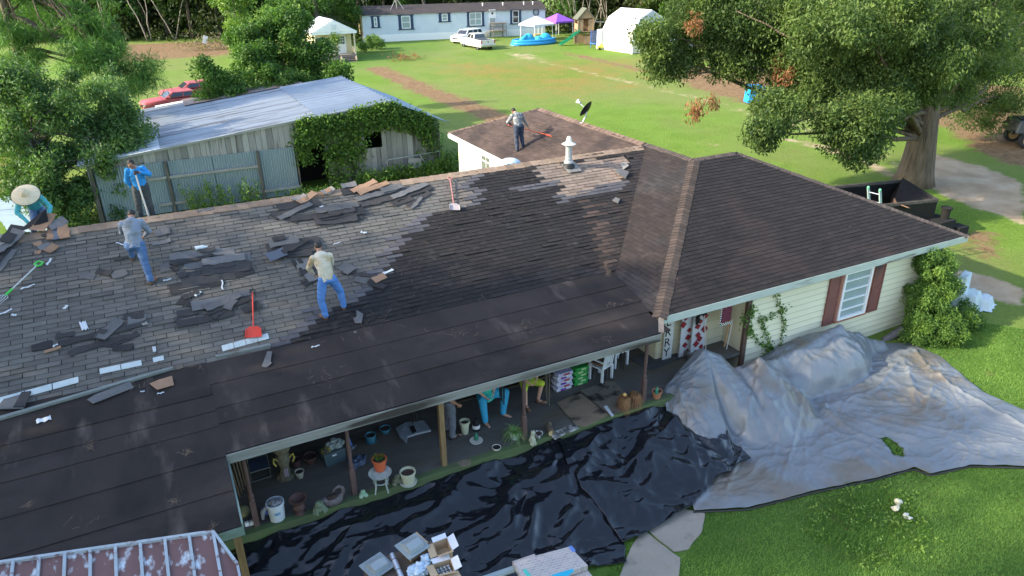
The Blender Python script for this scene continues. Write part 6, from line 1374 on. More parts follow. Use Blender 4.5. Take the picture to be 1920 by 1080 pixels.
# 1 camo shirt man on the rear wing
camo=mat('camo_shirt',(.26,.27,.27),.85,(.07,.085,.10),18,.3,detail=3,col3=(.42,.42,.40),s3=14,th3=.58)
djean=mat('dark_jeans',(.025,.035,.06),.8,(.05,.065,.10),8); jean=mat('blue_jeans',(.045,.13,.36),.8,(.10,.24,.52),5,.8,bump=.3,bscale=25); jeanm=mat('mid_jeans',(.04,.09,.20),.8,(.10,.18,.33),5,.8,bump=.3,bscale=25)
boot=mat('brown_boot',(.16,.085,.05),.7); dboot=mat('dark_boot',(.04,.035,.032),.7)
f=PL(970,285,NR,CR); f2=Vector((f.x+.30,f.y+.10,0)); f2.z=CR+SR*f2.x
zf=f.z
person('man in grey camouflage shirt and dark jeans prying shingles on the rear roof',f,dict(hip=(f.x+.12,f.y+.10,zf+.98),chest=(f.x+.14,f.y+.28,zf+1.38),neck=(f.x+.14,f.y+.40,zf+1.47),head=(f.x+.14,f.y+.56,zf+1.49),
 elL=(f.x-.20,f.y+.42,zf+1.12),wrL=(f.x+.02,f.y+.62,zf+.98),shR=(f.x+.33,f.y+.30,zf+1.38),elR=(f.x+.50,f.y+.36,zf+1.12),wrR=(f.x+.66,f.y+.42,zf+.90),
 knL=(f.x+.02,f.y+.10,zf+.52),anL=(f.x,f.y,zf+.09),toeL=(f.x,f.y+.17,zf+.04),knR=(f.x+.27,f.y+.16,zf+.56),anR=(f2.x,f2.y,f2.z+.09),toeR=(f2.x+.05,f2.y+.17,f2.z+.04)),
 camo,djean,dboot,lat=(1,0,0),fwd=(0,1,0),gloves=True,hfw=(0,.5,-.85),hup=(0,.85,.5),bulk=1.15)
tl=thing('pry_fork','orange shingle fork held by the man on the rear roof','shingle fork',f+Vector((.6,.5,.8))); orm=mat('orange_tool',(.60,.09,.03),.45); a=f+Vector((.02,.66,.93)); b=f+Vector((1.62,.55,.78)); 
b=PL(1030,256,NR,CR)+Vector((0,0,.05)); mb=MB(); mb.tube([a,a.lerp(b,.93)],.017,8); mb.build('handle',orm,tl); mb=MB(); mb.tube([a-(b-a).normalized()*.05+Vector((0,.06,0)),a-(b-a).normalized()*.05-Vector((0,.06,0))],.015,6); mb.build('grip',orm,tl)
dd=(b-a).normalized(); mb=MB(); R=Matrix((dd,Vector((0,0,1)).cross(dd).normalized(),dd.cross(Vector((0,0,1)).cross(dd).normalized()))).transposed(); mb.box(b,(.26,.20,.02),R); mb.build('blade',orm,tl)
# 2 man in grey blue shirt
gs=mat('grey_blue_shirt',(.17,.20,.26),.85,(.25,.29,.35),3,.8,col3=(.16,.17,.17),s3=3,th3=.6)
fr_=onm(286,533); fl_=onm(250,487)
hx_,hy_,hz_=-.93,17.78,4.47
hipp=Vector(((fr_.x+fl_.x)/2-.02,fr_.y+.32,fr_.z+.90)); 
person('man in dusty grey blue shirt and jeans bending over shingles, back to us',fr_,dict(hip=hipp,chest=hipp+Vector((.03,.24,.46)),neck=hipp+Vector((.05,.36,.57)),head=hipp+Vector((.07,.50,.58)),bow=Vector((0,-.02,.05)),
 elL=hipp+Vector((-.22,.46,.22)),wrL=hipp+Vector((-.08,.66,.04)),elR=hipp+Vector((.34,.34,.18)),wrR=hipp+Vector((.22,.56,.02)),
 knR=(fr_.x-.06,fr_.y+.20,fr_.z+.50),anR=(fr_.x-.02,fr_.y+.02,fr_.z+.10),toeR=(fr_.x+.12,fr_.y+.15,fr_.z+.09),knL=(fl_.x-.02,fl_.y-.10,fl_.z+.45),anL=(fl_.x,fl_.y,fl_.z+.10),toeL=(fl_.x+.04,fl_.y+.16,fl_.z+.11)),
 gs,jeanm,boot,fwd=(0,1,0),hfw=(0,.4,-.9),hup=(0,.95,.3),waist=-.05,bulk=1.12)
# 3 tan shirt man
ts=mat('tan_shirt',(.50,.43,.30),.85,(.60,.56,.46),3,.8,col3=(.44,.33,.19),s3=2.5,th3=.56)
fl_=onm(612,600); fr_=onm(645,581)
hipp=Vector(((fr_.x+fl_.x)/2-.06,fl_.y+.20,fl_.z+.93))
person('man in a sweat stained tan shirt and bright blue jeans bending to lift shingles',fl_,dict(hip=hipp,chest=hipp+Vector((-.03,.22,.48)),neck=hipp+Vector((-.03,.33,.60)),head=hipp+Vector((-.03,.43,.66)),bow=Vector((0,-.02,.06)),
 elL=hipp+Vector((-.32,.36,.20)),wrL=hipp+Vector((-.20,.50,-.02)),elR=hipp+Vector((.24,.46,.20)),wrR=hipp+Vector((.12,.64,.02)),
 knL=(fl_.x-.04,fl_.y+.12,fl_.z+.49),anL=(fl_.x,fl_.y+.02,fl_.z+.10),toeL=(fl_.x-.10,fl_.y+.15,fl_.z+.09),knR=(fr_.x-.02,fr_.y+.04,fr_.z+.48),anR=(fr_.x,fr_.y,fr_.z+.10),toeR=(fr_.x+.03,fr_.y+.17,fr_.z+.10)),
 ts,jean,boot,fwd=(0,1,0),hfw=(0,.5,-.85),hup=(0,.9,.4),waist=-.04,bulk=1.10)
# 4 blue shirt man facing us on the far side of the ridge
bs=mat('bright_blue_shirt',(.02,.20,.52),.8,(.03,.30,.66),2.5,.8); dkp=mat('dark_trousers',(.035,.04,.045),.85,(.07,.08,.075),5)
b0=AV(262,392,20.35); zr_=ZR-SM*(20.35-YR); bx=AV(259,340,20.35).x
B=lambda x,y,z: (bx+x,20.35+y,zr_+z)
person('man in a bright blue shirt leaning on a long pole behind the ridge',B(0,0,0),dict(hip=B(.02,.0,.92),chest=B(.0,-.05,1.32),neck=B(-.02,-.10,1.46),head=B(-.06,-.20,1.55),
 elL=B(.30,-.16,1.24),wrL=B(.10,-.36,1.36),elR=B(-.26,.02,1.10),wrR=B(-.17,.05,.88),
 shL=B(.17,-.06,1.38),shR=B(-.18,-.05,1.36),
 knR=B(-.12,-.04,.50),anR=B(-.14,0,.09),toeR=B(-.16,-.16,.10),knL=B(.14,-.04,.50),anL=B(.16,0,.09),toeL=B(.18,-.16,.10)),
 bs,dkp,dboot,lat=(-1,0,0),fwd=(0,-1,0),gloves=False,hfw=(-.1,-.8,-.6),hup=(0,-.6,.8),hand_dir={'L':(-.7,-.2,.3)},palm={'L':(0,0,-1)},curl=.9,waist=-.06,bulk=1.05)
pl_=thing('long_pole','long pale wooden pole under the hand of the man in blue','pole',B(.0,-.40,0)); mb=MB(); mb.tube([B(-.01,-.40,1.40),B(.06,-.42,.22)],.019,8); mb.build('shaft',mat('pale_wood_pole',(.60,.56,.50),.6),pl_); mb=MB(); mb.lathe(B(-.01,-.40,1.38),[(.0,.05),(.025,.04),(.03,.0),(.022,-.05)][::-1],10); mb.build('grip',glv,pl_,smooth=60)
mb=MB(); hp=Vector(B(.02,-.38,1.38)); mb.ell(hp,(.062,.055,.045)); 
for i in range(4): cap(mb,hp+Vector((-.045+.028*i,-.02,.02)),hp+Vector((-.045+.028*i,-.065,-.02)),.014,.012)
cap(mb,hp+Vector((-.04,0,0)),hp+Vector((-.06,-.05,-.035)),.014,.012); 
gl_=remesh(mb,'glove',glv,bpy.data.objects.get([o.name for o in bpy.data.objects if o.get('label','').startswith('man in a bright blue')][0]),vox=.008,smooth_it=1)
# 5 straw hat man crouching beyond the ridge
h0=AV(47,366,20.95); X0=AV(62,415,20.9).x+.12; zr_=ZR-SM*(20.9-YR)
Hh=lambda x,y,z:(X0+x,20.9+y,zr_+z)
tq=mat('turquoise_shirt',(.05,.33,.36),.8,(.09,.42,.44),3,.8)
hm=person('crouching man in a wide straw hat and turquoise shirt tearing up black shingles',Hh(0,0,0),dict(hip=Hh(.0,.30,.66),chest=Hh(-.05,.02,1.04),neck=Hh(-.06,-.08,1.14),head=Hh(-.07,-.18,1.17),
 shL=Hh(.17,.02,1.04),shR=Hh(-.26,.0,1.04),elL=Hh(.36,-.14,.80),wrL=Hh(.28,-.40,.60),elR=Hh(-.36,-.22,.78),wrR=Hh(-.14,-.48,.54),
 knL=Hh(.22,-.16,.52),anL=Hh(.22,-.10,.08),toeL=Hh(.24,-.28,.14),knR=Hh(-.06,-.20,.50),anR=Hh(-.20,-.06,.08),toeR=Hh(-.20,-.24,.14)),
 tq,mat('mixed_jeans',(.05,.12,.26),.85,(.20,.22,.22),2.2,.4),dboot,lat=(-1,0,0),fwd=(0,-1,0),gloves=True,hfw=(0,-.7,-.7),hup=(0,-.62,.78),hairtype='short')
straw=mat('straw',(.62,.48,.29),.75,(.72,.60,.42),14,.7,bump=.5,bscale=40); hup=Vector((-.05,-.62,.78)).normalized(); hc=Vector(Hh(-.07,-.18,1.17))+hup*.06
R=hup.to_track_quat('Z','Y').to_matrix(); mb=MB(); prof=[(.32,-.035),(.31,-.028),(.26,-.005),(.18,.012),(.115,.02),(.105,.05),(.09,.10),(.06,.125),(.0,.115)]
prof=[(.0,.0),(.26,-.02),(.32,-.04)]+prof; mb.lathe(hc,prof,36,R); mb.box(hc+hup*.13,(.035,.13,.03),R)
hat=mb.build('straw_hat',straw,hm,smooth=50); mb=MB(); mb.tube([hc+R@Vector((.32*math.cos(a),.32*math.sin(a),-.037)) for a in [i*math.pi/18 for i in range(37)]],.007,5,cap=False); mb.build('hat_brim_cord',mat('dark_cord',(.03,.03,.03),.8),hat)
# ---------------- porch people
FP=lambda px,py:G(px,py,FZ)
f=FP(852,828); f2=FP(858,812)
dsh=mat('black_tee',(.015,.016,.02),.85); gj=mat('grey_jeans',(.09,.10,.125),.85,(.14,.155,.18),6)
F=lambda x,y,z:(f.x+x,f.y+y,FZ+z)
person('person standing in dark shirt and grey jeans behind the new lumber post',f,dict(hip=F(.02,.32,.90),chest=F(.03,.34,1.30),neck=F(.04,.33,1.45),head=F(.06,.32,1.60),elL=F(.05,.58,1.10),wrL=F(.22,.52,.95),elR=F(.0,.08,1.06),wrR=F(.18,.12,.88),
 knL=F(.06,.42,.48),anL=F(.02,.45,.09),toeL=F(.20,.45,.04),knR=F(.06,.22,.48),anR=F(.0,.10,.09),toeR=F(.20,.12,.04)),dsh,gj,mat('black_sneaker',(.02,.02,.022),.6),lat=(0,-1,0),fwd=(1,0,0),sleeve=.5,waist=-.02,hfw=(1,0,-.1),bulk=1.12)
# bench seats
bw=mat('dark_bench_wood',(.07,.05,.035),.7,(.035,.027,.02),4,stretch=(.6,3,3))
def bench(label,x0,x1,y,seat=.46):
    t=thing('porch_bench',label,'bench',((x0+x1)/2,y,FZ),0,'benches on the porch'); mb=MB()
    for i in range(4): mb.box(((x0+x1)/2,y-.18+.12*i,FZ+seat),(x1-x0,.10,.035))
    mb.build('seat',bw,t); mb=MB()
    for i in range(3): mb.box(((x0+x1)/2,y+.27,FZ+seat+.18+.15*i),(x1-x0,.03,.10))
    mb.build('backrest',bw,t)
    for x in (x0+.08,x1-.08):
        for yy in (y-.18,y+.25): mb=MB(); mb.box((x,yy,FZ+seat/2),(.06,.06,seat)); mb.build('leg',bw,t)
    return t
wb=FP(912,796); bench('long dark wooden bench against the porch wall behind the seated women',wb.x-.9,wb.x+2.5,13.55)
teal=mat('teal_top',(.03,.42,.33),.8,(.05,.50,.40),3); legg=mat('blue_leggings',(.02,.24,.40),.75,(.03,.30,.48),4)
f=FP(912,798); f2=FP(945,782)
Wm=lambda x,y,z:(f.x+x,f.y+y,FZ+z)
person('barefoot person in teal top and blue leggings seated on the porch bench',(f.x,13.4,FZ),dict(hip=(f.x+.22,13.18,FZ+.56),chest=(f.x+.14,13.10,FZ+.98),neck=(f.x+.13,13.06,FZ+1.12),head=(f.x+.12,13.02,FZ+1.26),
 elL=(f.x+.42,13.12,FZ+.85),wrL=(f.x+.30,12.95,FZ+.72),elR=(f.x-.10,13.10,FZ+.85),wrR=(f.x+.05,12.92,FZ+.70),
 knL=(f2.x+.12,13.02,FZ+.58),anL=(f2.x,f2.y+.05,FZ+.09),toeL=(f2.x+.12,f2.y-.10,FZ+.03),knR=(f.x+.02,12.98,FZ+.58),anR=(f.x,f.y+.05,FZ+.09),toeR=(f.x+.02,f.y-.12,FZ+.03)),
 teal,legg,None,sk=skin2,lat=(-1,0,0),fwd=(0,-1,0),shoes=False,sleeve=.5,waist=-.12,bulk=1.3,hfw=(0,-1,-.2),trf=.004)
f=FP(1010,758); f2=FP(980,782)
yg=mat('lime_shorts',(.36,.46,.03),.75,(.46,.55,.06),4); lt=mat('lime_top',(.30,.36,.10),.8)
person('person in lime shorts and brown boots seated on the porch bench with a phone',(f.x,13.4,FZ),dict(hip=(f.x-.16,13.25,FZ+.56),chest=(f.x-.18,13.15,FZ+1.0),neck=(f.x-.18,13.27,FZ+1.13),head=(f.x-.19,13.20,FZ+1.26),
 elL=(f.x+.08,13.14,FZ+.82),wrL=(f.x-.06,12.98,FZ+.70),elR=(f.x-.42,13.14,FZ+.82),wrR=(f.x-.30,12.96,FZ+.72),
 knL=(f.x+.10,12.98,FZ+.56),anL=(f.x+.02,f.y+.06,FZ+.10),toeL=(f.x+.16,f.y-.06,FZ+.04),knR=(f.x-.38,12.96,FZ+.56),anR=(f.x-.36,f.y-.02,FZ+.10),toeR=(f.x-.36,f.y-.18,FZ+.04)),
 lt,yg,boot,sk=skin2,lat=(-1,0,0),fwd=(0,-1,0),sleeve=.4,legs=.5,waist=-.02,bulk=1.05,hfw=(0,-.9,-.4))
# ================================================================ ROOF DEBRIS
tanb=mat('torn_tan_shingle',(.33,.20,.12),.9,(.22,.13,.08),5,.8,rndattr=.15,bump=.3); drk=mat('torn_dark_shingle',(.022,.021,.021),.9,(.045,.042,.042),8,.8,rndattr=.3,bump=.4,bscale=60); gry=mat('torn_grey_shingle',(.085,.085,.088),.9,(.14,.135,.13),8,.8,rndattr=.2,bump=.4,bscale=60)
palem=mat('torn_pale_shingle',(.28,.26,.23),.9,(.20,.185,.165),8)
def shp(px0,py0,px1,py1,w,h=.03,curl=0.0,tearing=.02,pl=(NM,CM),seed=0,notch=0):
    """shingle strip lying on a roof plane from pixel a to pixel b, width w metres"""
    n_=Vector(pl[0]).normalized(); a=PL(px0,py0,*pl)+n_*h; b=PL(px1,py1,*pl)+n_*h; d=(b-a); L=d.length; d.normalize(); s=n_.cross(d).normalized(); rn=random.Random(seed+int(px0*7+py0))
    k=max(2,int(L/.12)); vs=[];fs=[]
    for i in range(k+1):
        t=i/k; c=a.lerp(b,t)+n_*(curl*(4*(t-.5)**2)+.006*rn.random()); j0=tearing*(rn.random()-.5); j1=tearing*(rn.random()-.5)
        p0=c-s*(w/2+j0);p1=c+s*(w/2+j1); vs+=[p0,p1,p0-n_*.012,p1-n_*.012]
    for i in range(k):
        o=i*4; fs+=[(o,o+4,o+5,o+1),(o+2,o+3,o+7,o+6),(o,o+2,o+6,o+4),(o+1,o+5,o+7,o+3)]
    fs+=[(0,1,3,2),(k*4,k*4+2,k*4+3,k*4+1)]
    return vs,fs
def debris(label,items,group=None):
    """items: (x0,y0,x1,y1,w,h,mat,curl)"""
    c=onm(sum(i[0]+i[2] for i in items)/2/len(items),sum(i[1]+i[3] for i in items)/2/len(items)); t=thing('shingle_pile',label,'torn shingles',c,0,group)
    for k,it in enumerate(items):
        mb=MB(); v,f=shp(*it[:5],h=it[5]*.5+.018,curl=(it[7] if len(it)>7 else .0)+.03*((k*7)%4)/4,tearing=.05,seed=k); mb.r=random.random(); mb.add(v,f); mb.build('shingle_strip',it[6],t)
    return t
D_,G_,T_,P_=drk,gry,tanb,palem
gp_='torn shingle piles on the roof'
debris('pile of torn dark shingles left of the twisted stack near the ridge',[(512,408,600,380,.30,.02,D_),(520,392,575,378,.26,.04,D_),(510,400,560,415,.22,.0,D_),(545,412,620,405,.24,.05,D_),(523,413,583,384,.17,.09,G_)],gp_)
debris('neat stack of dark shingle strips with a grey top below the ridge',[(598,420,680,405,.34,.02,D_),(590,418,670,410,.30,.05,D_),(600,412,682,398,.26,.08,D_),(615,404,665,396,.2,.11,D_,.02),(592,400,672,387,.24,.15,G_),(596,414,640,404,.10,.13,D_)],gp_)
debris('long overlapping tan and black shingles sprawled along the ridge',[(640,362,705,350,.34,.03,D_),(640,352,668,348,.22,.08,G_),(660,362,704,342,.2,.09,T_),(672,366,728,346,.2,.12,T_),(668,378,745,356,.20,.10,G_),(676,388,750,368,.22,.05,D_),(715,362,755,352,.24,.14,G_),(740,376,808,352,.22,.05,D_),(735,374,800,348,.18,.12,G_),(735,385,770,372,.26,.02,D_),(765,390,805,362,.18,.03,D_),(772,393,790,372,.09,.06,G_)],gp_)
debris('tan broken cap pieces standing on the ridge left of centre',[(560,385,590,366,.22,.10,T_,.05),(570,376,620,360,.16,.06,T_,.03),(605,366,625,357,.2,.08,P_,.03),(548,378,572,370,.12,.05,P_,.05)],gp_)
debris('heap of black shingles beside the man in the tan shirt',[(500,468,600,452,.36,.02,D_),(505,480,585,474,.30,.05,D_),(520,478,590,465,.34,.08,D_),(530,470,600,458,.30,.11,D_),(505,463,560,452,.30,.14,G_),(530,480,578,456,.16,.20,D_),(502,490,535,478,.30,.20,mat('slate_shingle',(.07,.085,.11),.6)),(512,456,535,450,.14,.2,D_)],gp_)
debris('shingles at the hands and feet of the man in the tan shirt',[(556,500,600,494,.34,.05,G_),(562,512,590,508,.24,.03,D_),(548,496,566,490,.2,.04,D_),(568,535,600,520,.22,.04,D_),(575,525,592,518,.3,.06,G_),(640,500,660,512,.34,.04,G_),(640,512,664,510,.2,.02,D_)],gp_)
debris('dark shingle drift at the edge of the torn area by the jeans man',[(665,525,700,532,.18,.04,G_),(690,530,722,542,.16,.05,D_),(700,530,722,520,.2,.08,T_,.01),(664,516,700,518,.14,.02,D_),(716,518,738,508,.03,.06,MATS['white_paint'])],gp_)
debris('broad dark patch of stacked shingles below the man in grey blue',[(318,485,440,473,.34,.01,G_),(325,500,400,480,.1,.06,D_),(318,494,420,482,.16,.03,D_),(345,497,470,486,.36,.01,G_),(340,528,455,508,.5,.02,D_),(380,510,470,500,.34,.04,D_),(380,496,460,484,.26,.09,G_),(318,545,420,525,.36,.01,D_),(400,500,440,493,.30,.07,D_),(375,475,405,470,.14,.10,D_),(335,520,350,515,.2,.05,D_),(440,516,476,508,.2,.03,D_),(300,505,322,500,.3,.0,G_),(322,508,332,503,.2,.03,D_)],gp_)
debris('twisted criss crossed shingles left of the red shovel',[(335,565,395,580,.22,.03,D_),(332,590,372,584,.20,.02,D_),(330,602,400,592,.16,.01,D_),(332,612,440,588,.20,.05,D_),(360,605,410,596,.2,.03,D_),(360,578,430,565,.3,.09,G_),(385,583,450,556,.22,.12,G_,.02),(390,593,470,562,.14,.10,D_),(425,584,440,566,.2,.14,G_),(400,600,435,570,.14,.07,D_),(455,586,488,572,.22,.05,D_),(345,562,372,548,.16,.05,D_),(430,560,470,548,.22,.02,G_)],gp_)
debris('row of dark shingle strips with a tan scrap near the lower left edge',[(60,656,100,646,.20,.03,D_),(84,662,116,655,.08,.05,T_),(110,648,190,628,.16,.05,D_),(130,665,175,650,.15,.03,D_),(160,655,245,632,.15,.04,D_),(190,640,225,603,.24,.10,G_),(182,640,195,622,.16,.12,D_),(105,632,140,628,.16,.03,D_),(215,622,275,607,.15,.06,D_),(232,596,270,592,.18,.03,D_),(212,654,250,652,.18,.02,D_),(200,650,260,626,.14,.02,D_),(268,612,277,608,.1,.08,P_),(240,605,275,600,.3,.01,G_)],gp_)
debris('folded dark shingles heaped at the left end of the ridge',[(-20,500,30,440,.40,.08,D_,.03),(-10,480,40,440,.34,.16,G_,.04),(-10,510,20,470,.3,.03,G_),(10,462,38,432,.3,.22,D_,.02),(-15,470,15,450,.3,.2,P_)],gp_)
debris('fan of tan and grey shingle pieces beside the crouching man',[(70,440,96,408,.34,.14,T_,.05),(92,430,125,416,.30,.10,G_),(96,452,100,425,.22,.06,T_),(110,452,106,425,.2,.08,mat('slate_shingle',(.07,.085,.11),.6)),(124,450,118,424,.24,.10,T_),(65,436,92,428,.1,.12,T_),(75,470,95,460,.2,.04,G_),(88,475,106,462,.2,.07,T_),(66,462,78,455,.16,.03,T_),(66,476,78,474,.12,.03,T_),(120,430,80,446,.12,.03,D_)],gp_)
debris('loose flat shingles scattered around the foot of the man in grey blue',[(150,518,178,520,.22,.01,G_),(182,510,210,514,.2,.02,D_),(210,520,238,510,.24,.01,G_),(214,490,240,482,.05,.01,D_)],gp_)
debris('few lifted shingles between the two men below the ridge',[(290,440,318,434,.26,.02,G_,.02),(285,460,320,452,.14,.01,G_),(370,398,400,392,.1,.02,G_)],gp_)
# black sheet held by the hat man
bsx=thing('black_shingle_sheet','black shingle sheet being lifted by the crouching straw hat man','shingle sheet',onm(70,425)); mb=MB(); a=onm(34,435,.05);b=onm(92,422,.05); n_=Vector(NM).normalized(); a2=a+Vector((.20,.25,.02)); b2=b+Vector((.0,.28,.34)); c2=(a2+b2)/2+Vector((0,0,.06))
mb.add([a,(a+b)/2+Vector((0,0,.05)),b,b2,c2,a2,(a+a2)/2-Vector((.1,0,0))],[(0,1,4,5,6),(1,2,3,4)]); o=mb.build('sheet',mat('black_felt',(.010,.010,.011),.9),bsx); o.modifiers.new('s','SOLIDIFY').thickness=.012
# scraps on the porch roof
def scrap(label,pxs,m,pl=(NP,CP),h=.04,name='shingle_scrap',cat='shingle scrap',grp=None):
    n_=Vector(pl[0]).normalized(); P=[PL(x,y,*pl)+n_*(h+.012*((i*37)%5)) for i,(x,y) in enumerate(pxs)]; c=sum(P,Vector())/len(P); mb=MB(); n=len(P); mb.add(P+[p-n_*.014 for p in P],[tuple(range(n))]+[(i,(i+1)%n,n+(i+1)%n,n+i) for i in range(n)]); o=mb.build(name,m); return tag(o,label,cat,grp)
gsc='scraps scattered on the roof'
scrap('grey shingle scrap half over the drip strip at the left edge',[(-6,772),(10,755),(62,743),(46,772)],G_,h=.07,grp=gsc); scrap('brown edged shingle scrap beside the grey one at the left edge',[(28,770),(44,744),(62,744),(50,770)],D_,h=.10,grp=gsc)
scrap('long grey shingle scrap lying below the drip strip',[(164,752),(180,744),(245,722),(252,730),(176,762)],G_,grp=gsc); scrap('small tan and grey scrap near the end of the drip strip',[(281,722),(300,716),(324,711),(327,725),(296,736)],T_,grp=gsc)
scrap('jagged grey shingle scrap on the roll roofing under the red shovel',[(491,690),(502,663),(511,665),(508,680),(510,686),(501,691)],G_,grp=gsc)
scrap('ragged grey shingle scrap beside the boot of the jeans man',[(662,600),(669,597),(668,586),(681,592),(678,610),(666,608)],G_,(NM,CM),.05,grp=gsc); scrap('tiny grey shingle chip below the ragged scrap',[(659,629),(665,623),(669,626),(664,630)],G_,(NM,CM),.03,grp=gsc)
scrap('grey shingle flake lying below the flue on the dark roof',[(1147,378),(1153,373),(1161,378),(1158,384)],G_,(NM,CM),.05,grp=gsc)
scrap('pale torn flap in the light patch by the flue',[(1162,308),(1172,306),(1178,314),(1168,320)],palem,(NM,CM),.03,grp=gsc); scrap('dark lifted flap at the right end of the light patch',[(1150,322),(1162,320),(1178,327),(1172,338),(1158,330)],G_,(NM,CM),.06,grp=gsc)
lit=mat('litter_white',(.52,.55,.57),.5)
gl='white litter on the roof'
def litter(label,px,py,w,h,ang=0,pl=(NM,CM),m=None,shape='strip',nm='plastic_scrap',ct='plastic scrap'):
    n_=Vector(pl[0]).normalized(); c=PL(px,py,*pl)+n_*.045; e=Vector((1,0,0)); s=n_.cross(e); a=rad(ang); d=e*math.cos(a)+s*math.sin(a); q=n_.cross(d); mb=MB(); k=6; vs=[];fs=[]; w*=.8; h*=.75
    for i in range(k+1):
        t=i/k-.5; ww=h*(.5+.12*math.sin(i*2.3)) ; p=c+d*w*t+q*.05*w*math.sin(i*1.1)+n_*.01*math.sin(i*1.7); vs+=[p-q*ww,p+q*ww,p-q*ww-n_*.006,p+q*ww-n_*.006]
    for i in range(k): o=i*4; fs+=[(o,o+4,o+5,o+1),(o+2,o+3,o+7,o+6),(o,o+2,o+6,o+4),(o+1,o+5,o+7,o+3)]
    mb.add(vs,fs); return tag(mb.build(nm,m or lit),label,ct,gl)
for l,px,py,w,h,a in (('white strip standing against the stack near the green fork',93,493,.30,.06,70),('white strip lying left of the boot of the man in grey blue',228,460,.34,.04,-35),('upright white strip in the dark shingle patch',417,536,.42,.04,85),('short white strip right of the brown boot, by the dark patch',314,527,.22,.045,12),
  ('white strip at the roof edge above the criss crossed shingles',726,511,.42,.05,20),('white strip left of the head of the man in tan',632,458,.26,.03,15),('white wad on the light shingles right of the tan man',682,438,.20,.08,-20),('crumpled white plastic on the lower left shingles',158,613,.16,.34,10),('folded white strip left of the crumpled plastic',124,578,.16,.08,60),
  ('pale strip at the far left shingles',10,588,.38,.05,30),('pale strip below the green handled fork',53,540,.36,.045,22),('small pale chip near the left fork strip',27,593,.12,.07,-20),('white wad upright above the drip strip',290,657,.08,.20,0),('pale strip crossing the tan scrap in the lower row',108,648,.22,.05,35),('white shred in the criss crossed shingles',372,553,.24,.07,40),('white scrap on the pile by the ridge',604,390,.14,.12,30)): litter(l,px,py,w,h,a)
for l,px,py,w,h,a in (('white looped scrap on the lower left roll roofing',83,790,.30,.17,10),('tiny white scrap right of the small tan scrap',302,740,.16,.04,5),('white shred on the roll roofing below the shovel',592,652,.24,.05,8),('white plastic scrap against the drip strip end',352,670,.20,.16,-30),('small white scrap near the drip strip',268,737,.10,.04,0)): litter(l,px,py,w,h,a,(NP,CP))
bt=thing('plastic_bottle','clear white plastic bottle lying above the dark shingle patch','bottle',onm(376,464)); c=onm(377,464,.07); R=Matrix.Rotation(math.pi/2,3,'Y'); mb=MB(); mb.lathe(c+Vector((-.14,0,0)),[(.0,0),(.05,.0),(.055,.03),(.05,.10),(.055,.18),(.03,.24),(.02,.26)],12,R); mb.build('body',mat('clear_plastic',(.62,.66,.68),.2,spec=.7),bt,smooth=50); mb=MB(); mb.lathe(c+Vector((.12,0,0)),[(.022,0),(.022,.03)],10,R); mb.build('cap',white,bt)
# pine straw on the roofs
P=[];rs=np.random.RandomState(9)
spots=[(480,645,26,8,20),(440,660,14,6,20),(600,720,30,10,8),(330,690,40,7,60),(215,725,40,6,60),(170,838,4,7,16),(328,945,6,4,12),(350,850,8,4,12),(55,950,7,5,10),(400,990,6,4,8),(155,985,30,12,7),(1150,573,22,3,22),(1180,567,8,3,10),(1135,500,6,10,40),(1140,515,5,6,30),(990,615,20,10,20),(860,630,30,10,20),(1130,640,20,6,14),(980,340,60,40,12),(800,520,90,50,50),(900,400,100,40,26),(1300,520,80,20,14),(1600,430,80,30,16),(720,600,60,14,26),(560,640,60,12,24),(640,700,60,18,10)]
Vv=[];Ff=[];k=0
for px,py,sx,sy,n in spots:
    for i in range(n):
        x=px+rs.normal()*sx*.6; y=py+rs.normal()*sy*.6
        if px>1190 : pl=(NWS,CWS)
        else:
            p=PL(x,y,NM,CM); pl=(NM,CM) if p.y>YT else (NP,CP)
            if p.y>YR: continue
        n_=Vector(pl[0]).normalized(); c=PL(x,y,*pl)+n_*.045; a=rs.uniform(0,6.28); d=Vector((math.cos(a),math.sin(a),0)); d=(d-n_*d.dot(n_)).normalized(); s=n_.cross(d)*.0022; L=rs.uniform(.04,.10)
        Vv+=[c-d*L-s,c-d*L+s,c+d*L+s+n_*.01,c+d*L-s+n_*.01]; Ff.append((k,k+1,k+2,k+3)); k+=4
me=npmesh('pine_straw',np.array([tuple(v) for v in Vv]),np.array(Ff),rs.rand(len(Ff))); tag(link('pine_straw',me,leafmat('straw_needle',(.08,.045,.03),(.28,.19,.11),tr=0)),'dry pine needles and grit scattered over the roof','pine straw',kind='stuff')
# ================================================================ TOOLS
def shovel(label,a,b,hm,bm_,w=.24,L=.26,pl=(NM,CM),top='D',name='roof_shovel',scoop=True):
    n_=Vector(pl[0]).normalized(); A_=PL(*a,*pl)+n_*.09; B_=PL(*b,*pl)+n_*.06; d=(B_-A_).normalized(); s=n_.cross(d); t=thing(name,label,'shovel',B_)
    R=Matrix((s,d,n_)).transposed(); e=B_-d*L; mb=MB(); mb.tube([A_+d*.10,e],.017,8); mb.build('shaft',hm,t); mb=MB(); mb.tube([A_+d*.12,A_+d*.09+s*.055,A_+d*.0+s*.06,A_-s*.06,A_+d*.09-s*.055,A_+d*.12],.014,6); mb.build('grip',hm if top=='same' else top,t,smooth=60)
    mb=MB(); vs=[]
    W0,W1=w*.28,w*.5; pts=[(0,W0,.03),(L*.22,W1*.92,.015),(L,W1,0)]
    for q,wx,z in pts:
        for k in (-1,1): vs.append(e+d*q+s*wx*k+n_*z)
    for q,wx,z in pts[1:]:
        for k in (-1,1): vs.append(e+d*q+s*wx*k*1.05+n_*(z+.05))
    mb.add(vs,[(0,1,3,2),(2,3,5,4),(2,4,8,6),(3,7,9,5)]); o=mb.build('blade',bm_,t); o.modifiers.new('s','SOLIDIFY').thickness=.008; return t
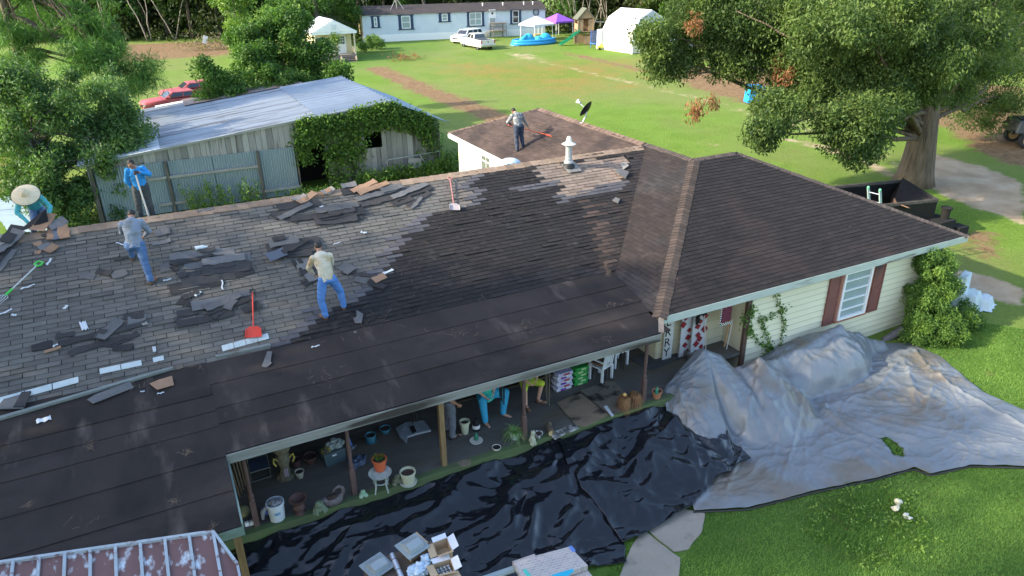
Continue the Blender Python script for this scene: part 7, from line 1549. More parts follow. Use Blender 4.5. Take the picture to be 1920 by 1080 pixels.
rdm=mat('red_plastic',(.62,.055,.03),.4); fred=mat('dusty_red',(.42,.12,.11),.6,(.34,.20,.19),6)
shovel('bright red shovel lying blade down above the white starter course',(474,548),(476,636),rdm,rdm,.34,.30,top=mat('black_grip',(.02,.02,.02),.5))
shovel('dusty red shovel lying blade down near the ridge on pale shingles',(843,337),(852,397),fred,mat('dusty_blade',(.40,.34,.33),.6),.30,.26,top=fred)
# green fork
A_=onm(75,492,.08);B_=onm(12,552,.07);C_=onm(2,575,.05); fk=thing('garden_fork','fork with bright green handle and metal tines lying at the far left','fork',A_); grp_=mat('bright_green',(.05,.50,.06),.4); d=(B_-A_).normalized(); n_=Vector(NM).normalized(); s=n_.cross(d)
mb=MB(); mb.tube([A_+d*.10,B_],.017,8); mb.build('shaft',mat('pale_fibreglass',(.45,.47,.46),.5),fk); mb=MB(); mb.tube([A_+d*.14,A_+d*.08+s*.07,A_-d*.02+s*.06,A_-d*.02-s*.06,A_+d*.08-s*.07,A_+d*.14],.022,8); mb.tube([B_-d*.18,B_+d*.03],.026,8); mb.build('grip',grp_,fk,smooth=60); mb=MB()
for k in (-1.5,-.5,.5,1.5): mb.tube([B_,B_+s*k*.055+d*.06,B_+s*k*.055+d*.34+n_*.02],[.009,.008,.004],6)
mb.build('tine',mat('steel_tine',(.45,.46,.47),.3,metal=.7),fk)
# ================================================================ WHITE/BROWN METAL AWNING lower left
aw=thing('metal_awning','peeling brown and white metal awning with raised white ribs','awning',(-2,9,1.6)); z0,z1=1.98,1.55
def awm():
    m=mat('peeling_brown_panel',(.13,.062,.055),.6,(.19,.095,.085),3,.8,stretch=(1,.5,1),col3=(.55,.60,.63),s3=7.5,th3=.60,detail=8); return m
awp=awm(); aww=mat('chalky_white_rib',(.42,.47,.50),.5,(.27,.30,.32),7,.8,col3=(.15,.08,.07),s3=9,th3=.62)
def awz(x,y,yt): return 2.26-.10*(yt-y)
ZA=2.27; xr=G(400,999,ZA).x; yl=G(0,1057,ZA).y; yr=G(400,999,ZA).y
ytop=lambda x: yr+(x-xr)*(yl-yr)/(G(0,1057,ZA).x-xr)
mb=MB(); x=xr
xs=[xr-.34*i for i in range(26)]
for i in range(25):
    xa,xb=xs[i],xs[i+1]; mb.r=random.random(); ya,yb=ytop(xa),ytop(xb); mb.quad((xb,yb,ZA),(xa,ya,ZA),(xa,ya-3.2,ZA-.35),(xb,yb-3.2,ZA-.35))
c=G(446,1063,ZA-.1); mb.quad((xr,yr,ZA),(c.x,c.y+.05,ZA-.11),(c.x+.02,c.y-2.9,ZA-.45),(xr,yr-3.2,ZA-.35)); mb.build('panel',awp,aw,fix=False)
mb=MB()
for xx in xs: yy=ytop(xx); mb.bar((xx,yy,ZA+.025),(xx,yy-3.2,ZA-.325),.042,.035)
mb.bar((xs[-1],ytop(xs[-1]),ZA+.02),(xr,yr,ZA+.02),.05,.05); mb.bar((xr,yr,ZA+.02),(c.x,c.y+.05,ZA-.09),.04,.05); mb.bar((c.x,c.y+.05,ZA-.09),(c.x+.02,c.y-2.9,ZA-.43),.035,.05); mb.build('rib',aww,aw)
mb=MB(); mb.box((c.x-.05,c.y-.1,.6),(.10,.10,2.4)); mb.box((-.12,9.98,.75),(.12,.12,2.6)); mb.build('support',ptn,aw)
# ================================================================ PORCH CONTENTS
def pot(name,label,px,py,r,h,m,rim=1.12,base=.72,soil=None,cat='pot',z=FZ,saucer=None,grp=None,top=None):
    p=G(px,py,z); t=thing(name,label,cat,p,0,grp); mb=MB()
    mb.lathe(p,[(r*base,0),(r,h*.86),(r*rim,h*.86),(r*rim,h),(r*.94,h),(r*.90,h*.82),(0.001,h*.80)],20); mb.build('body',m,t,smooth=35)
    if soil: mb=MB(); mb.lathe(p,[(.001,h*.83),(r*.92,h*.83),(r*.92,h*.81)],14); mb.build('soil',soil,t)
    if saucer: mb=MB(); mb.lathe(p,[(r*.7,.0),(r*1.15,.01),(r*1.2,.035),(r*1.1,.03),(r*.7,.015)],18); mb.build('saucer',saucer,t,smooth=40)
    return t,p
soil=mat('potting_soil',(.035,.022,.016),.95,(.07,.045,.035),20); terra=mat('terracotta',(.30,.12,.06),.8,(.38,.17,.09),6); orr=mat('orange_clay_plastic',(.48,.10,.04),.6); crm=mat('cream_pot',(.48,.47,.33),.7,(.38,.40,.27),5); bge=mat('beige_pot',(.33,.32,.25),.8)
dkt=mat('dark_clay',(.07,.035,.028),.7,(.10,.055,.045),8); teal_=mat('teal_pot',(.045,.16,.22),.5); moss=mat('mossy_stone',(.17,.22,.13),.85,(.10,.13,.09),12); wht=mat('bucket_white',(.58,.62,.64),.45,(.48,.52,.55),4)
# white bucket with rags
t,p=pot('bucket','white plastic bucket full of rags beside the leftmost post',521,972,.165,.42,wht,1.06,.86,cat='bucket'); mb=MB(); mb.ell(p+Vector((0,0,.40)),(.14,.14,.05)); remesh(mb,'rag',mat('grey_rag',(.16,.17,.19),.9,(.25,.24,.24),10),t,vox=.02,fold=.05,fs=14); mb=MB(); mb.tube([p+Vector((-.16,-.02,.38)),p+Vector((-.25,-.03,.30)),p+Vector((-.27,-.02,.12))],[.035,.05,.03],8); mb.build('towel',MATS['grey_rag'],t,smooth=60)
mb=MB(); 
for k in range(5): mb.add([p+Vector((math.sin(a)*.1602,-math.cos(a)*.1602,z)) for a,z in ((-.35+k*.15,.20),(-.25+k*.15,.20),(-.25+k*.15,.26),(-.35+k*.15,.26))],[(0,1,2,3)])
mb.build('bucket_print',mat('print_blue',(.05,.22,.45),.5),t,fix=False)
bb_=thing('blue_bag','crumpled bright blue plastic bag at the foot of the white bucket','plastic bag',G(500,962,FZ)); mb=MB(); mb.ell(G(499,958,FZ+.06),(.11,.09,.09)); remesh(mb,'film',mat('blue_film',(.03,.10,.50),.3,(.20,.30,.62),9),bb_,vox=.015,fold=.05,fs=12)
ur=thing('clay_urn','dark footed clay urn with fluted rim on the porch','urn',G(563,965,FZ)); p=G(563,962,FZ); mb=MB(); mb.lathe(p,[(.10,0),(.11,.03),(.06,.08),(.12,.14),(.12,.2),(.08,.25),(.16,.36),(.17,.38),(.14,.37),(.07,.27),(.001,.26)],20); mb.build('body',dkt,ur,smooth=40); mb=MB()
for i in range(18): a=i*math.pi/9; mb.ell(p+Vector((.168*math.cos(a),.168*math.sin(a),.375)),.016,None,6,4)
mb.build('rim',dkt,ur)
def frog(label,px,py,s,m,grp=None):
    p=G(px,py,FZ); t=thing('frog_figurine',label,'figurine',p,0,grp); mb=MB(); mb.ell(p+Vector((0,0,.07*s)),(.11*s,.10*s,.08*s)); mb.ell(p+Vector((0,-.03*s,.17*s)),(.075*s,.07*s,.075*s))
    for q in (-1,1): mb.ell(p+Vector((q*.09*s,-.05*s,.04*s)),(.05*s,.06*s,.045*s)); mb.ell(p+Vector((q*.04*s,-.07*s,.235*s)),.026*s); cap(mb,p+Vector((q*.06*s,-.06*s,.12*s)),p+Vector((q*.06*s,-.11*s,.02*s)),.022*s,.02*s)
    remesh(mb,'body',m,t,vox=.012,smooth_it=1); return t
frog('pale green stone frog between the urn and the swan planter',600,958,1.15,moss); frog('small bright green frog standing right of the mauve post',681,930,.72,mat('jade_green',(.16,.34,.20),.5,(.35,.45,.33),14)); frog('mottled stone figurine between the metal stand and cream pot',745,905,1.0,mat('dull_moss',(.09,.10,.06),.9,(.16,.17,.11),14))
# swan planter
sp0=G(628,946,FZ); t=thing('swan_planter','dark swan shaped planter with curved neck near the post','planter',sp0); mb=MB(); mb.ell(sp0+Vector((-.02,0,.12)),(.21,.13,.12)); mb.ell(sp0+Vector((-.2,0,.18)),(.08,.07,.06)); pts=[sp0+Vector(v) for v in ((.12,0,.15),(.20,0,.25),(.20,0,.36),(.12,0,.42),(.05,0,.40),(.0,0,.33))]
for a,b,ra,rb in zip(pts[:-1],pts[1:],(.05,.04,.032,.03,.03),(.04,.032,.03,.03,.02)): cap(mb,a,b,ra,rb)
remesh(mb,'body',mat('bronze_grey',(.07,.06,.065),.5,(.15,.12,.12),12),t,vox=.012,fold=.008,fs=30); mb=MB(); mb.ell(sp0+Vector((-.03,0,.21)),(.13,.09,.03)); mb.build('soil',soil,t)
# metal stand and orange pot
st0=G(716,918,FZ); t=thing('plant_stand','round pale metal plant stand with bowed legs','plant stand',st0); mb=MB(); mb.lathe(st0+Vector((0,0,.42)),[(.001,0),(.22,0),(.24,.03),(.225,.03),(.2,.012),(.001,.012)],24); mb.build('top',mat('chipped_white',(.45,.48,.45),.6,(.22,.28,.24),9),t,smooth=30)
for k in range(4): a=k*math.pi/2+.5; mb=MB(); mb.tube([st0+Vector((math.cos(a)*q,math.sin(a)*q,z)) for q,z in ((.21,.42),(.15,.33),(.14,.2),(.19,.0))],.016,7); mb.build('leg',MATS['chipped_white'],t,smooth=60)
mb=MB(); mb.tube([st0+Vector((.15*math.cos(a),.15*math.sin(a),.24)) for a in [i*math.pi/8 for i in range(17)]],.012,6,cap=False); mb.build('ring',MATS['chipped_white'],t)
t,p=pot('flower_pot','orange clay pot with dark seedlings on the metal plant stand',713,880,.145,.28,orr,1.10,.72,soil,z=FZ+.435); p=G(713,880,FZ+.435); V,F,r=leaves(np.array(p+Vector((0,0,.27)))+RS.normal(size=(120,3))*[.06,.06,.02],.08,droop=-1.5,asp=.15); link('seedlings',npmesh('seedlings',V-np.array(p),F,r),lf_dark,t)
pot('flower_pot','large cream pot of soil with saucer at the porch edge',766,905,.155,.30,crm,1.1,.78,soil,saucer=mat('pale_saucer',(.5,.5,.44),.6)); pot('flower_pot','small beige pot in the dark left corner of the porch',563,895,.09,.17,bge,1.15,.7,soil); pot('flower_pot','reddish clay pot behind the small beige pot',556,872,.11,.16,dkt,1.1,.8,soil)
pot('flower_pot','dark footed bowl pot left of the grey storage tote',583,868,.15,.2,dkt,1.05,.6,soil); pot('flower_pot','teal glazed pot near the dark wall',696,828,.115,.2,teal_,1.12,.8,soil,saucer=teal_); pot('flower_pot','teal glazed bowl behind the newspapers',723,811,.12,.14,teal_,1.12,.6,soil)
pot('flower_pot','terracotta pot with a green bottle at the right porch corner',1231,746,.12,.22,terra,1.12,.75,soil); pot('flower_pot','small white and black pot behind the cat figurine',1010,820,.09,.13,mat('white_black_glaze',(.6,.6,.58),.4,(.03,.03,.03),14,.15),1.1,.75,soil); pot('flower_pot','tall cream pot behind the standing person',872,812,.11,.34,crm,1.15,.7,soil)
pot('shallow_dish','shallow white dish of dark water on the porch floor',931,842,.10,.06,mat('white_glaze',(.55,.52,.46),.4),1.05,.8,blk,cat='dish')
def bottle(name,label,px,py,m,r=.05,h=.24,z=FZ,lab=None,dp=None):
    p=G(px,py,z); t=thing(name,label,'bottle',p); mb=MB(); mb.lathe(p,[(r*.95,0),(r,.02),(r,h*.62),(r*.35,h*.78),(r*.3,h*.9),(r*.42,h*.9),(r*.42,h),(0.001,h)],14); mb.build('body',m,t,smooth=40)
    if lab: mb=MB(); mb.lathe(p,[(r*1.02,h*.2),(r*1.02,h*.5)],14); mb.build('label',lab,t)
    return t
grb=mat('green_bottle',(.03,.16,.10),.2); bottle('green_bottle','green bottle standing in the terracotta pot at the porch corner',1231,738,grb,.045,.22,z=FZ+.2)
pl0=G(893,828,FZ); t=thing('saucer_plate','round white plate on the floor under a small green bottle','plate',pl0); mb=MB(); mb.lathe(pl0,[(.001,.03),(.08,.03),(.15,.045),(.155,.035),(.08,.0)],22); mb.build('plate',MATS['white_glaze'],t,smooth=40); bottle('green_bottle','small green jar bottle on the round white plate',893,824,grb,.05,.2,z=FZ+.035)
bottle('black_jug','black jug with white label beside the cream pot',893,806,mat('black_jug',(.012,.012,.013),.4),.09,.32,lab=mat('paper_label',(.6,.6,.58),.6))
# spider plant
sp1=G(965,822,FZ); t=thing('spider_plant','bright spider plant with arching leaves in a pale pot','plant',sp1); mb=MB(); mb.lathe(sp1,[(.08,0),(.12,.16),(.13,.16),(.13,.19),(.11,.18),(.001,.17)],16); mb.build('pot',mat('pale_blue_pot',(.42,.46,.50),.5),t,smooth=40)
Vv=[];Ff=[];k=0;rs=np.random.RandomState(2)
for i in range(150):
    a=rs.uniform(0,6.28); L=rs.uniform(.18,.38); up0=rs.uniform(.6,1.4); d=Vector((math.cos(a),math.sin(a),0)); s=Vector((-d.y,d.x,0))*.009
    pr=None
    for q in range(6):
        u_=q/5; c=sp1+Vector((0,0,.18))+d*L*u_+Vector((0,0,L*(up0*u_-1.25*u_*u_))); w=s*(1-u_*.85); Vv+=[c-w,c+w]
    for q in range(5): b=k+q*2; Ff.append((b,b+1,b+3,b+2))
    k+=12
link('leaves',npmesh('leaves',np.array([tuple(v-sp1) for v in Vv]),np.array(Ff),rs.rand(len(Ff))),leafmat('spider_leaf',(.10,.24,.05),(.36,.48,.20)),t)
# cat figurine
ct=G(998,832,FZ); t=thing('cat_figurine','pale stone cat sitting beside the mauve post','figurine',ct); mb=MB(); mb.ell(ct+Vector((0,0,.10)),(.075,.085,.11)); mb.ell(ct+Vector((0,-.01,.22)),(.055,.05,.085)); mb.ell(ct+Vector((0,-.03,.315)),(.052,.055,.05))
for q in (-1,1): mb.ell(ct+Vector((q*.032,-.02,.365)),(.013,.01,.028)); mb.ell(ct+Vector((q*.05,-.05,.04)),(.03,.05,.035)); cap(mb,ct+Vector((q*.028,-.06,.18)),ct+Vector((q*.028,-.085,.02)),.02,.022)
mb.ell(ct+Vector((.02,.10,.04)),(.07,.03,.03)); remesh(mb,'body',mat('cream_stone',(.42,.42,.30),.8,(.30,.31,.22),12),t,vox=.01,smooth_it=1)
lg=G(1030,812,FZ); t=thing('log_slice','cut log lying on the porch beside the white boards','log',lg); mb=MB(); mb.tube([lg+Vector((-.02,-.12,.08)),lg+Vector((.10,.22,.08))],.075,14); mb.build('bark',bark,t,smooth=40); mb=MB(); mb.lathe(lg+Vector((-.022,-.124,.08)),[(.07,0),(.068,.004),(.001,.005)],14,Matrix.Rotation(math.pi/2,3,'X')); mb.build('end_grain',mat('cut_wood',(.42,.30,.14),.8),t)
def flat(name,label,pxs,m,z=FZ+.01,th=.015,cat='board',ridge=0):
    P=[G(x,y,z+th+(ridge*(i%2))) for i,(x,y) in enumerate(pxs)]; mb=MB(); n=len(P); mb.add(P+[p-Vector((0,0,th)) for p in P],[tuple(range(n))]+[(i,(i+1)%n,n+(i+1)%n,n+i) for i in range(n)]); return tag(mb.build(name,m),label,cat)
ply=mat('stained_plywood',(.27,.20,.13),.85,(.15,.11,.075),2,.7,col3=(.02,.017,.014),s3=2.2,th3=.56,stretch=(.6,1,1)); ply2=mat('weathered_plywood',(.20,.17,.13),.85,(.11,.095,.075),3,.7,col3=(.018,.015,.013),s3=2.6,th3=.56)
flat('plywood_sheet','pale stained plywood sheet lying on the porch floor',[(1044,755),(1086,735),(1142,778),(1098,799),(1080,797)],ply,cat='plywood'); flat('plywood_sheet','darker water stained plywood sheet next to the pale one',[(1088,732),(1148,710),(1190,755),(1182,762),(1146,779)],ply2,z=FZ+.03,cat='plywood')
flat('white_strip','narrow white strip lying on the darker plywood sheet',[(1132,762),(1138,760),(1151,779),(1147,781)],lit,z=FZ+.06,th=.01,cat='strip'); flat('white_board','white splattered board beside the cut log',[(1030,812),(1055,803),(1062,812),(1040,824)],mat('splattered_white',(.50,.50,.46),.7,(.04,.04,.04),5,.25),cat='board'); flat('white_board','second white splattered board under the pale plywood corner',[(1056,802),(1078,793),(1086,803),(1064,812)],MATS['splattered_white'],cat='board')
nw=flat('newspaper_bag','crumpled grey paper sack lying on the porch floor by the wall',[(742,802),(760,792),(795,788),(808,806),(782,812),(764,818),(762,829),(750,818)],mat('grey_paper',(.30,.33,.36),.7,(.18,.20,.22),6),th=.05,ridge=.02,cat='paper sack'); flat('dark_scrap','dark scrap of cloth lying on the grey paper sack',[(768,800),(775,797),(781,808),(773,812)],blk,z=FZ+.09,cat='cloth')
flat('floor_mat','dark patterned mat lying at the door end of the porch',[(1180,672),(1240,652),(1285,668),(1220,694)],mat('mat_pattern',(.03,.032,.035),.95,(.09,.09,.085),22,.3),cat='mat')
flat('pebble_scatter','scatter of pale pebbles and seed on the floor by the new lumber post',[(856,868),(868,861),(884,862),(882,872),(866,876)],mat('seed_scatter',(.10,.085,.06),.9,(.24,.19,.13),40,.3),th=.006,cat='debris')
# storage tote with bags
tt=G(628,868,FZ); t=thing('storage_tote','grey blue storage tote stuffed with bags beside the mauve post','storage tote',tt); mb=MB(); mb.box(tt+Vector((0,.1,.17)),(.44,.32,.34),(0,0,.12),tp=1.12); mb.build('tub',mat('tote_grey',(.055,.085,.10),.5),t,bevel=.02); mb=MB(); mb.ell(tt+Vector((.06,.12,.40)),(.20,.14,.12)); remesh(mb,'bag',mat('crinkled_bag',(.28,.33,.32),.4,(.16,.19,.19),12),t,vox=.016,fold=.06,fs=12); mb=MB(); mb.ell(tt+Vector((-.14,.02,.36)),(.11,.09,.10)); remesh(mb,'sack',mat('yellow_black_sack',(.38,.32,.03),.5,(.03,.03,.03),8,.2),t,vox=.016,fold=.05,fs=12); mb=MB(); mb.box(tt+Vector((0,-.085,.27)),(.09,.01,.04),(0,0,.12)); mb.build('label',lit,t)
bg2=G(672,872,FZ); t=thing('dark_bag','dark blue crumpled plastic bag on the floor behind the post','plastic bag',bg2); mb=MB(); mb.ell(bg2+Vector((0,0,.09)),(.20,.15,.11)); remesh(mb,'film',mat('navy_film',(.02,.03,.07),.3,(.12,.16,.24),10),t,vox=.018,fold=.07,fs=11)
sc_=G(662,840,FZ+.12); t=thing('dust_pan','blue handled shiny scoop leaning behind the mauve post','scoop',sc_); mb=MB(); mb.box(sc_,(.22,.05,.13),(.5,.2,.6),tp=.7); mb.build('pan',mat('shiny_steel',(.5,.55,.62),.15,metal=.8),t,bevel=.01); mb=MB(); mb.tube([sc_,sc_+Vector((-.1,.15,.5))],.014,6); mb.build('handle',mat('toy_blue',(.04,.16,.50),.5),t)
# chiminea like fountain, chair frame
ch=G(537,893,FZ); t=thing('garden_totem','tall ornate garden planter totem with yellow handles in the left corner','garden ornament',ch); mb=MB(); mb.lathe(ch,[(.19,0),(.21,.03),(.10,.10),(.09,.3),(.13,.42),(.16,.5),(.12,.58),(.10,.62),(.18,.72),(.2,.85),(.17,.95)],16); remesh(mb,'body',mat('totem_mix',(.09,.075,.05),.8,(.17,.16,.11),9),t,vox=.016,fold=.02,fs=25); mb=MB()
for q in (-1,1): mb.tube([ch+Vector((q*.12,-.08,.52)),ch+Vector((q*.2,-.1,.60)),ch+Vector((q*.21,-.12,.50)),ch+Vector((q*.17,-.12,.42))],.02,6)
mb.build('handle',mat('dull_yellow',(.32,.28,.06),.7),t); mb=MB()
for k in range(3): mb.box(ch+Vector((-.03+.03*k,-.14,.20)),(.012,.01,.20))
mb.build('stripe',mat('pale_lilac',(.40,.33,.42),.6),t)
cf_=G(492,905,FZ); t=thing('folding_chair','dark folded metal chair frame in the left corner of the porch','chair',cf_); fm_=mat('dull_metal',(.10,.11,.10),.5,metal=.4)
mb=MB()
for x in (-.2,.2): mb.tube([cf_+Vector((x,.1,.0)),cf_+Vector((x,.28,.95))],.012,6); mb.tube([cf_+Vector((x,.3,.0)),cf_+Vector((x,-.12,.42))],.012,6)
for z,y in ((.95,.28),(.02,.1),(.42,-.12),(.55,.2)): mb.tube([cf_+Vector((-.2,y,z)),cf_+Vector((.2,y,z))],.012,6)
mb.build('frame',fm_,t); mb=MB(); mb.box(cf_+Vector((0,.24,.72)),(.38,.02,.22),(-.15,0,0)); mb.build('backrest',mat('navy_fabric',(.02,.03,.06),.9),t); mb=MB(); mb.box(cf_+Vector((0,.07,.44)),(.38,.34,.02),(.15,0,0)); mb.build('seat',MATS['navy_fabric'],t)
rk=thing('tool_bundle','bundle of long tool handles leaning in the left corner','tools',G(452,935,FZ)); c=G(450,932,FZ); 
for k in range(4): mb=MB(); mb.tube([c+Vector((.05*k,.1*k,0)),c+Vector((-.12+.08*k,.35,1.5))],.015,6); mb.build('handle',mat('old_handle',(.13,.095,.06),.8),rk)
ball=G(458,968,FZ); t=thing('mossy_ball','mossy round garden ball at the left end of the porch','garden ball',ball); mb=MB(); mb.ell(ball+Vector((0,0,.12)),.125,None,18,14); mb.build('ball',mat('mossy_gold',(.12,.12,.05),.8,(.26,.25,.12),14),t,smooth=180); t=thing('white_block','pair of small white blocks under the mossy ball','blocks',G(468,985,FZ)); mb=MB(); mb.box(G(463,982,FZ+.05),(.08,.07,.09)); mb.box(G(472,980,FZ+.05),(.08,.07,.09)); mb.build('block',white,t,bevel=.008)
# bag stacks
def bags(label,px,py,n,w,d,m,dx=0,grp=None,pr=None):
    p=G(px,py,FZ); t=thing('soil_bag_stack',label,'bag stack',p,0,'stacks of garden bags by the wall')
    for i in range(n):
        mb=MB(); c=p+Vector((dx*(i%2)*.03,.0,.045+.085*i)); mb.box(c,(w,d,.085),(0,0,.04*math.sin(i*5)),tp=.96); mb.ell(c+Vector((-w*.45,0,0)),(.05,d*.45,.045)); mb.ell(c+Vector((w*.45,0,0)),(.05,d*.45,.045))
        o=remesh(mb,'bag',m[i%len(m)],t,vox=.016,smooth_it=3,fold=.012,fs=18,seed=i)
        if pr: mb=MB(); mb.box(c+Vector((w*.18*(1 if i%2 else -1)*.4,-d*.5-.004,.0)),(w*.35,.012,.045)); mb.build('print',pr[i%len(pr)],o)
    return t
bags('stack of white and purple garden soil bags beside the bamboo chimes',1052,726,6,.46,.34,[mat('bag_white',(.50,.50,.56),.35),mat('bag_lilac',(.40,.38,.52),.35)],1,pr=[mat('bag_purple',(.14,.03,.28),.4),mat('bag_red',(.36,.06,.05),.4)])
bags('stack of shiny green garden soil bags right of the purple stack',1083,716,6,.40,.34,[mat('bag_green',(.015,.18,.03),.3,(.03,.28,.06),7)],1,pr=[mat('bag_light_green',(.35,.50,.25),.4)])
# wicker stand, pots, plastic chairs
wk=G(1130,712,FZ); t=thing('wicker_table','small round wicker table with thin dark legs','table',wk); mb=MB(); mb.lathe(wk+Vector((0,.15,.50)),[(.001,.0),(.27,.0),(.29,.03),(.27,.05),(.001,.04)],20); mb.build('top',mat('wicker',(.12,.07,.04),.8,(.20,.12,.07),30),t,smooth=40)
for k in range(4): a=k*math.pi/2+.4; mb=MB(); mb.tube([wk+Vector((.22*math.cos(a),.15+.22*math.sin(a),.5)),wk+Vector((.25*math.cos(a),.15+.25*math.sin(a),0))],.01,5); mb.build('leg',fm_,t)
pot('flower_pot','orange brown clay pot beyond the green bag stack',1104,688,.13,.2,terra,1.1,.8,soil); bx_=G(1104,694,FZ); t=thing('white_box','small white box on the floor behind the wicker table','box',bx_); mb=MB(); mb.box(bx_+Vector((.03,.2,.1)),(.34,.2,.2)); mb.build('box',white,t,bevel=.01)
def plchair(label,p,rz,grp):
    t=thing('plastic_chair',label,'chair',p,rz,grp); M=Matrix.Translation(p)@Matrix.Rotation(rz,4,'Z'); w_=mat('white_resin',(.62,.66,.68),.4)
    mb=MB(M); mb.box((0,0,.42),(.46,.44,.03)); mb.build('seat',w_,t,bevel=.01); mb=MB(M)
    for k in range(5): mb.box((-.18+.09*k,.23,.66),(.055,.025,.46),(-.15,0,0))
    mb.box((0,.27,.90),(.46,.03,.08)); mb.build('backrest',w_,t)
    for x in (-.21,.21):
        mb=MB(M); mb.box((x,-.02,.63),(.05,.46,.03)); mb.build('armrest',w_,t)
        for y in (-.20,.20): mb=MB(M); mb.box((x,y,.31 if y<0 else .22),(.045,.06,.62 if y<0 else .44)); mb.build('leg',w_,t)
plchair('white plastic chair nearer the porch edge beside the dark wind chime',Vector((9.15,13.25,FZ)),rad(200),'white plastic chairs'); plchair('white plastic chair closer to the wall by the mat',Vector((9.95,13.7,FZ)),rad(185),'white plastic chairs')
# chimes
def chime(label,px,py,Y,n,L,r,m,top):
    p=AV(px,py,Y); t=thing('wind_chime',label,'wind chime',p,0,'wind chimes hanging from the porch beam')
    mb=MB(); mb.lathe(p,[(.001,0),(.06,0),(.06,.02),(.001,.02)],12); mb.tube([p+Vector((0,0,.02)),(p.x,p.y,top)],.004,4); mb.build('hanger',m,t)
    for k in range(n): a=k*2*math.pi/n; q=p+Vector((.05*math.cos(a),.05*math.sin(a),-.03)); mb=MB(); mb.tube([q,q-Vector((0,0,L*(.8+.2*math.sin(k*2))))],r,7); mb.build('tube',m,t)
chime('black tube wind chime hanging in front of the person in teal',941,715,12.0,5,.55,.014,blk,2.15); chime('long bamboo wind chime hanging beside the purple bags',1027,690,12.0,5,.95,.016,mat('bamboo',(.075,.065,.05),.7),2.15); chime('black wind chime hanging in front of the white plastic chair',1168,650,12.3,5,.62,.014,blk,2.2); chime('thin black wind chime hanging over the grey paper sack',775,770,12.6,3,.35,.012,blk,2.2)
rb=thing('red_feeder','red and clear hanging feeder near the black chime','bird feeder',AV(949,718,12.6)); p=AV(949,718,12.6); mb=MB(); mb.lathe(p,[(.04,0),(.05,.05),(.03,.12),(.03,.2),(.001,.22)],12); mb.build('jar',mat('feeder_red',(.40,.04,.03),.3),rb,smooth=40)
# dry straw clump
dg_=G(1180,765,FZ); t=thing('straw_clump','dry orange brown grass clump in a pot by the right mauve post','dried grass',dg_); Vv=[];Ff=[];k=0
for i in range(650):
    cx=-.16+.32*(i%2)+rs.normal()*.03; a=rs.uniform(0,6.28); L=rs.uniform(.16,.36); d=Vector((math.cos(a),math.sin(a),0)); s=Vector((-d.y,d.x,0))*.005; o=dg_+Vector((cx,.06*math.sin(a),.36)); 
    for q in range(5): u_=q/4; c=o+d*L*.62*u_+Vector((0,0,L*(.9*u_-2.0*u_*u_))); w=s*(1-u_*.8); Vv+=[c-w,c+w]
    for q in range(4): b=k+q*2; Ff.append((b,b+1,b+3,b+2))
    k+=10
link('blades',npmesh('blades',np.array([tuple(v-dg_) for v in Vv]),np.array(Ff),rs.rand(len(Ff))),leafmat('dry_blade',(.16,.075,.03),(.40,.22,.10),tr=.1),t); mb=MB(); mb.lathe(dg_+Vector((-.16,0,0)),[(.09,0),(.12,.3)],12); mb.lathe(dg_+Vector((.16,0,0)),[(.09,0),(.12,.3)],12); mb.build('pot',dkt,t)
gd=thing('orange_gourd','small yellow orange gourd resting in the dry grass clump','gourd',G(1172,728,FZ+.3)); mb=MB(); mb.ell(G(1171,740,FZ+.40),.05); mb.build('gourd',mat('gourd',(.55,.33,.10),.5),gd,smooth=180)
# long board shelf behind, step board
mb=MB(); mb.box((6.7,14.28,FZ+.06),(8,.25,.12)); tag(mb.build('wall_plank',mat('weathered_step',(.14,.13,.11),.8,(.09,.085,.075),3,stretch=(.5,2,2))),'long weathered plank lying along the foot of the porch wall','plank')
# ---------------- recess items
sg=thing('word_sign','tall white sign board with black vertical letters by the door','sign',(11.1,13.2,FZ)); A=AV(1257,600,13.2); sgm=mat('sign_white',(.55,.55,.52),.7,(.45,.45,.42),5); mb=MB(); mb.box((A.x,13.22,1.12),(.30,.03,1.6)); mb.build('board',sgm,sg)
def text(s,loc,size,m,parent=None,rx=math.pi/2,name='letter'):
    cu=bpy.data.curves.new('t','FONT'); cu.body=s; cu.size=size; cu.align_x='CENTER'; cu.align_y='CENTER'; cu.extrude=.003; cu.resolution_u=2
    o=bpy.data.objects.new('t',cu); C.objects.link(o); S.view_layers[0].update() if False else None
    me=bpy.data.meshes.new_from_object(o); bpy.data.objects.remove(o); bpy.data.curves.remove(cu); me.name=name
    M=Matrix.Translation(Vector(loc))@Matrix.Rotation(rx,4,'X'); 
    if parent: M=wm(parent).inverted()@M
    me.transform(M); me.materials.clear(); return link(name,me,m,parent)
for i,ch in enumerate('MERRY'): text(ch,(A.x-.04,13.198,1.80-.31*i),.36,blk,sg)
qm=mat('deep_red',(.20,.012,.018),.8); qw=mat('dull_white_board',(.50,.51,.52),.7,(.42,.43,.44),6)
def reddeco(label,px,py,w,h,Y,n,seed):
    p=AV(px,py,Y); t=thing('painted_panel',label,'decoration',(p.x,Y,FZ)); mb=MB(); mb.box((p.x,Y,FZ+h/2),(w,.03,h)); mb.build('panel',qw,t); rn=random.Random(seed)
    for i in range(n): mb=MB(); s_=rn.uniform(.11,.17); mb.box((p.x+rn.uniform(-w/2,w/2)*.8,Y-.02-.004*i,FZ+h*(.06+.88*(i+.3)/n)),(s_,.012,s_),(0,rad(45+rn.uniform(-12,12)),0)); mb.build('patch',qm,t)
reddeco('white panel with dark red diamond patches right of the letter sign',1284,640,.34,1.5,13.12,6,1); reddeco('wider white panel of dark red patches beside the umbrella pole',1308,640,.46,1.4,13.0,9,2)
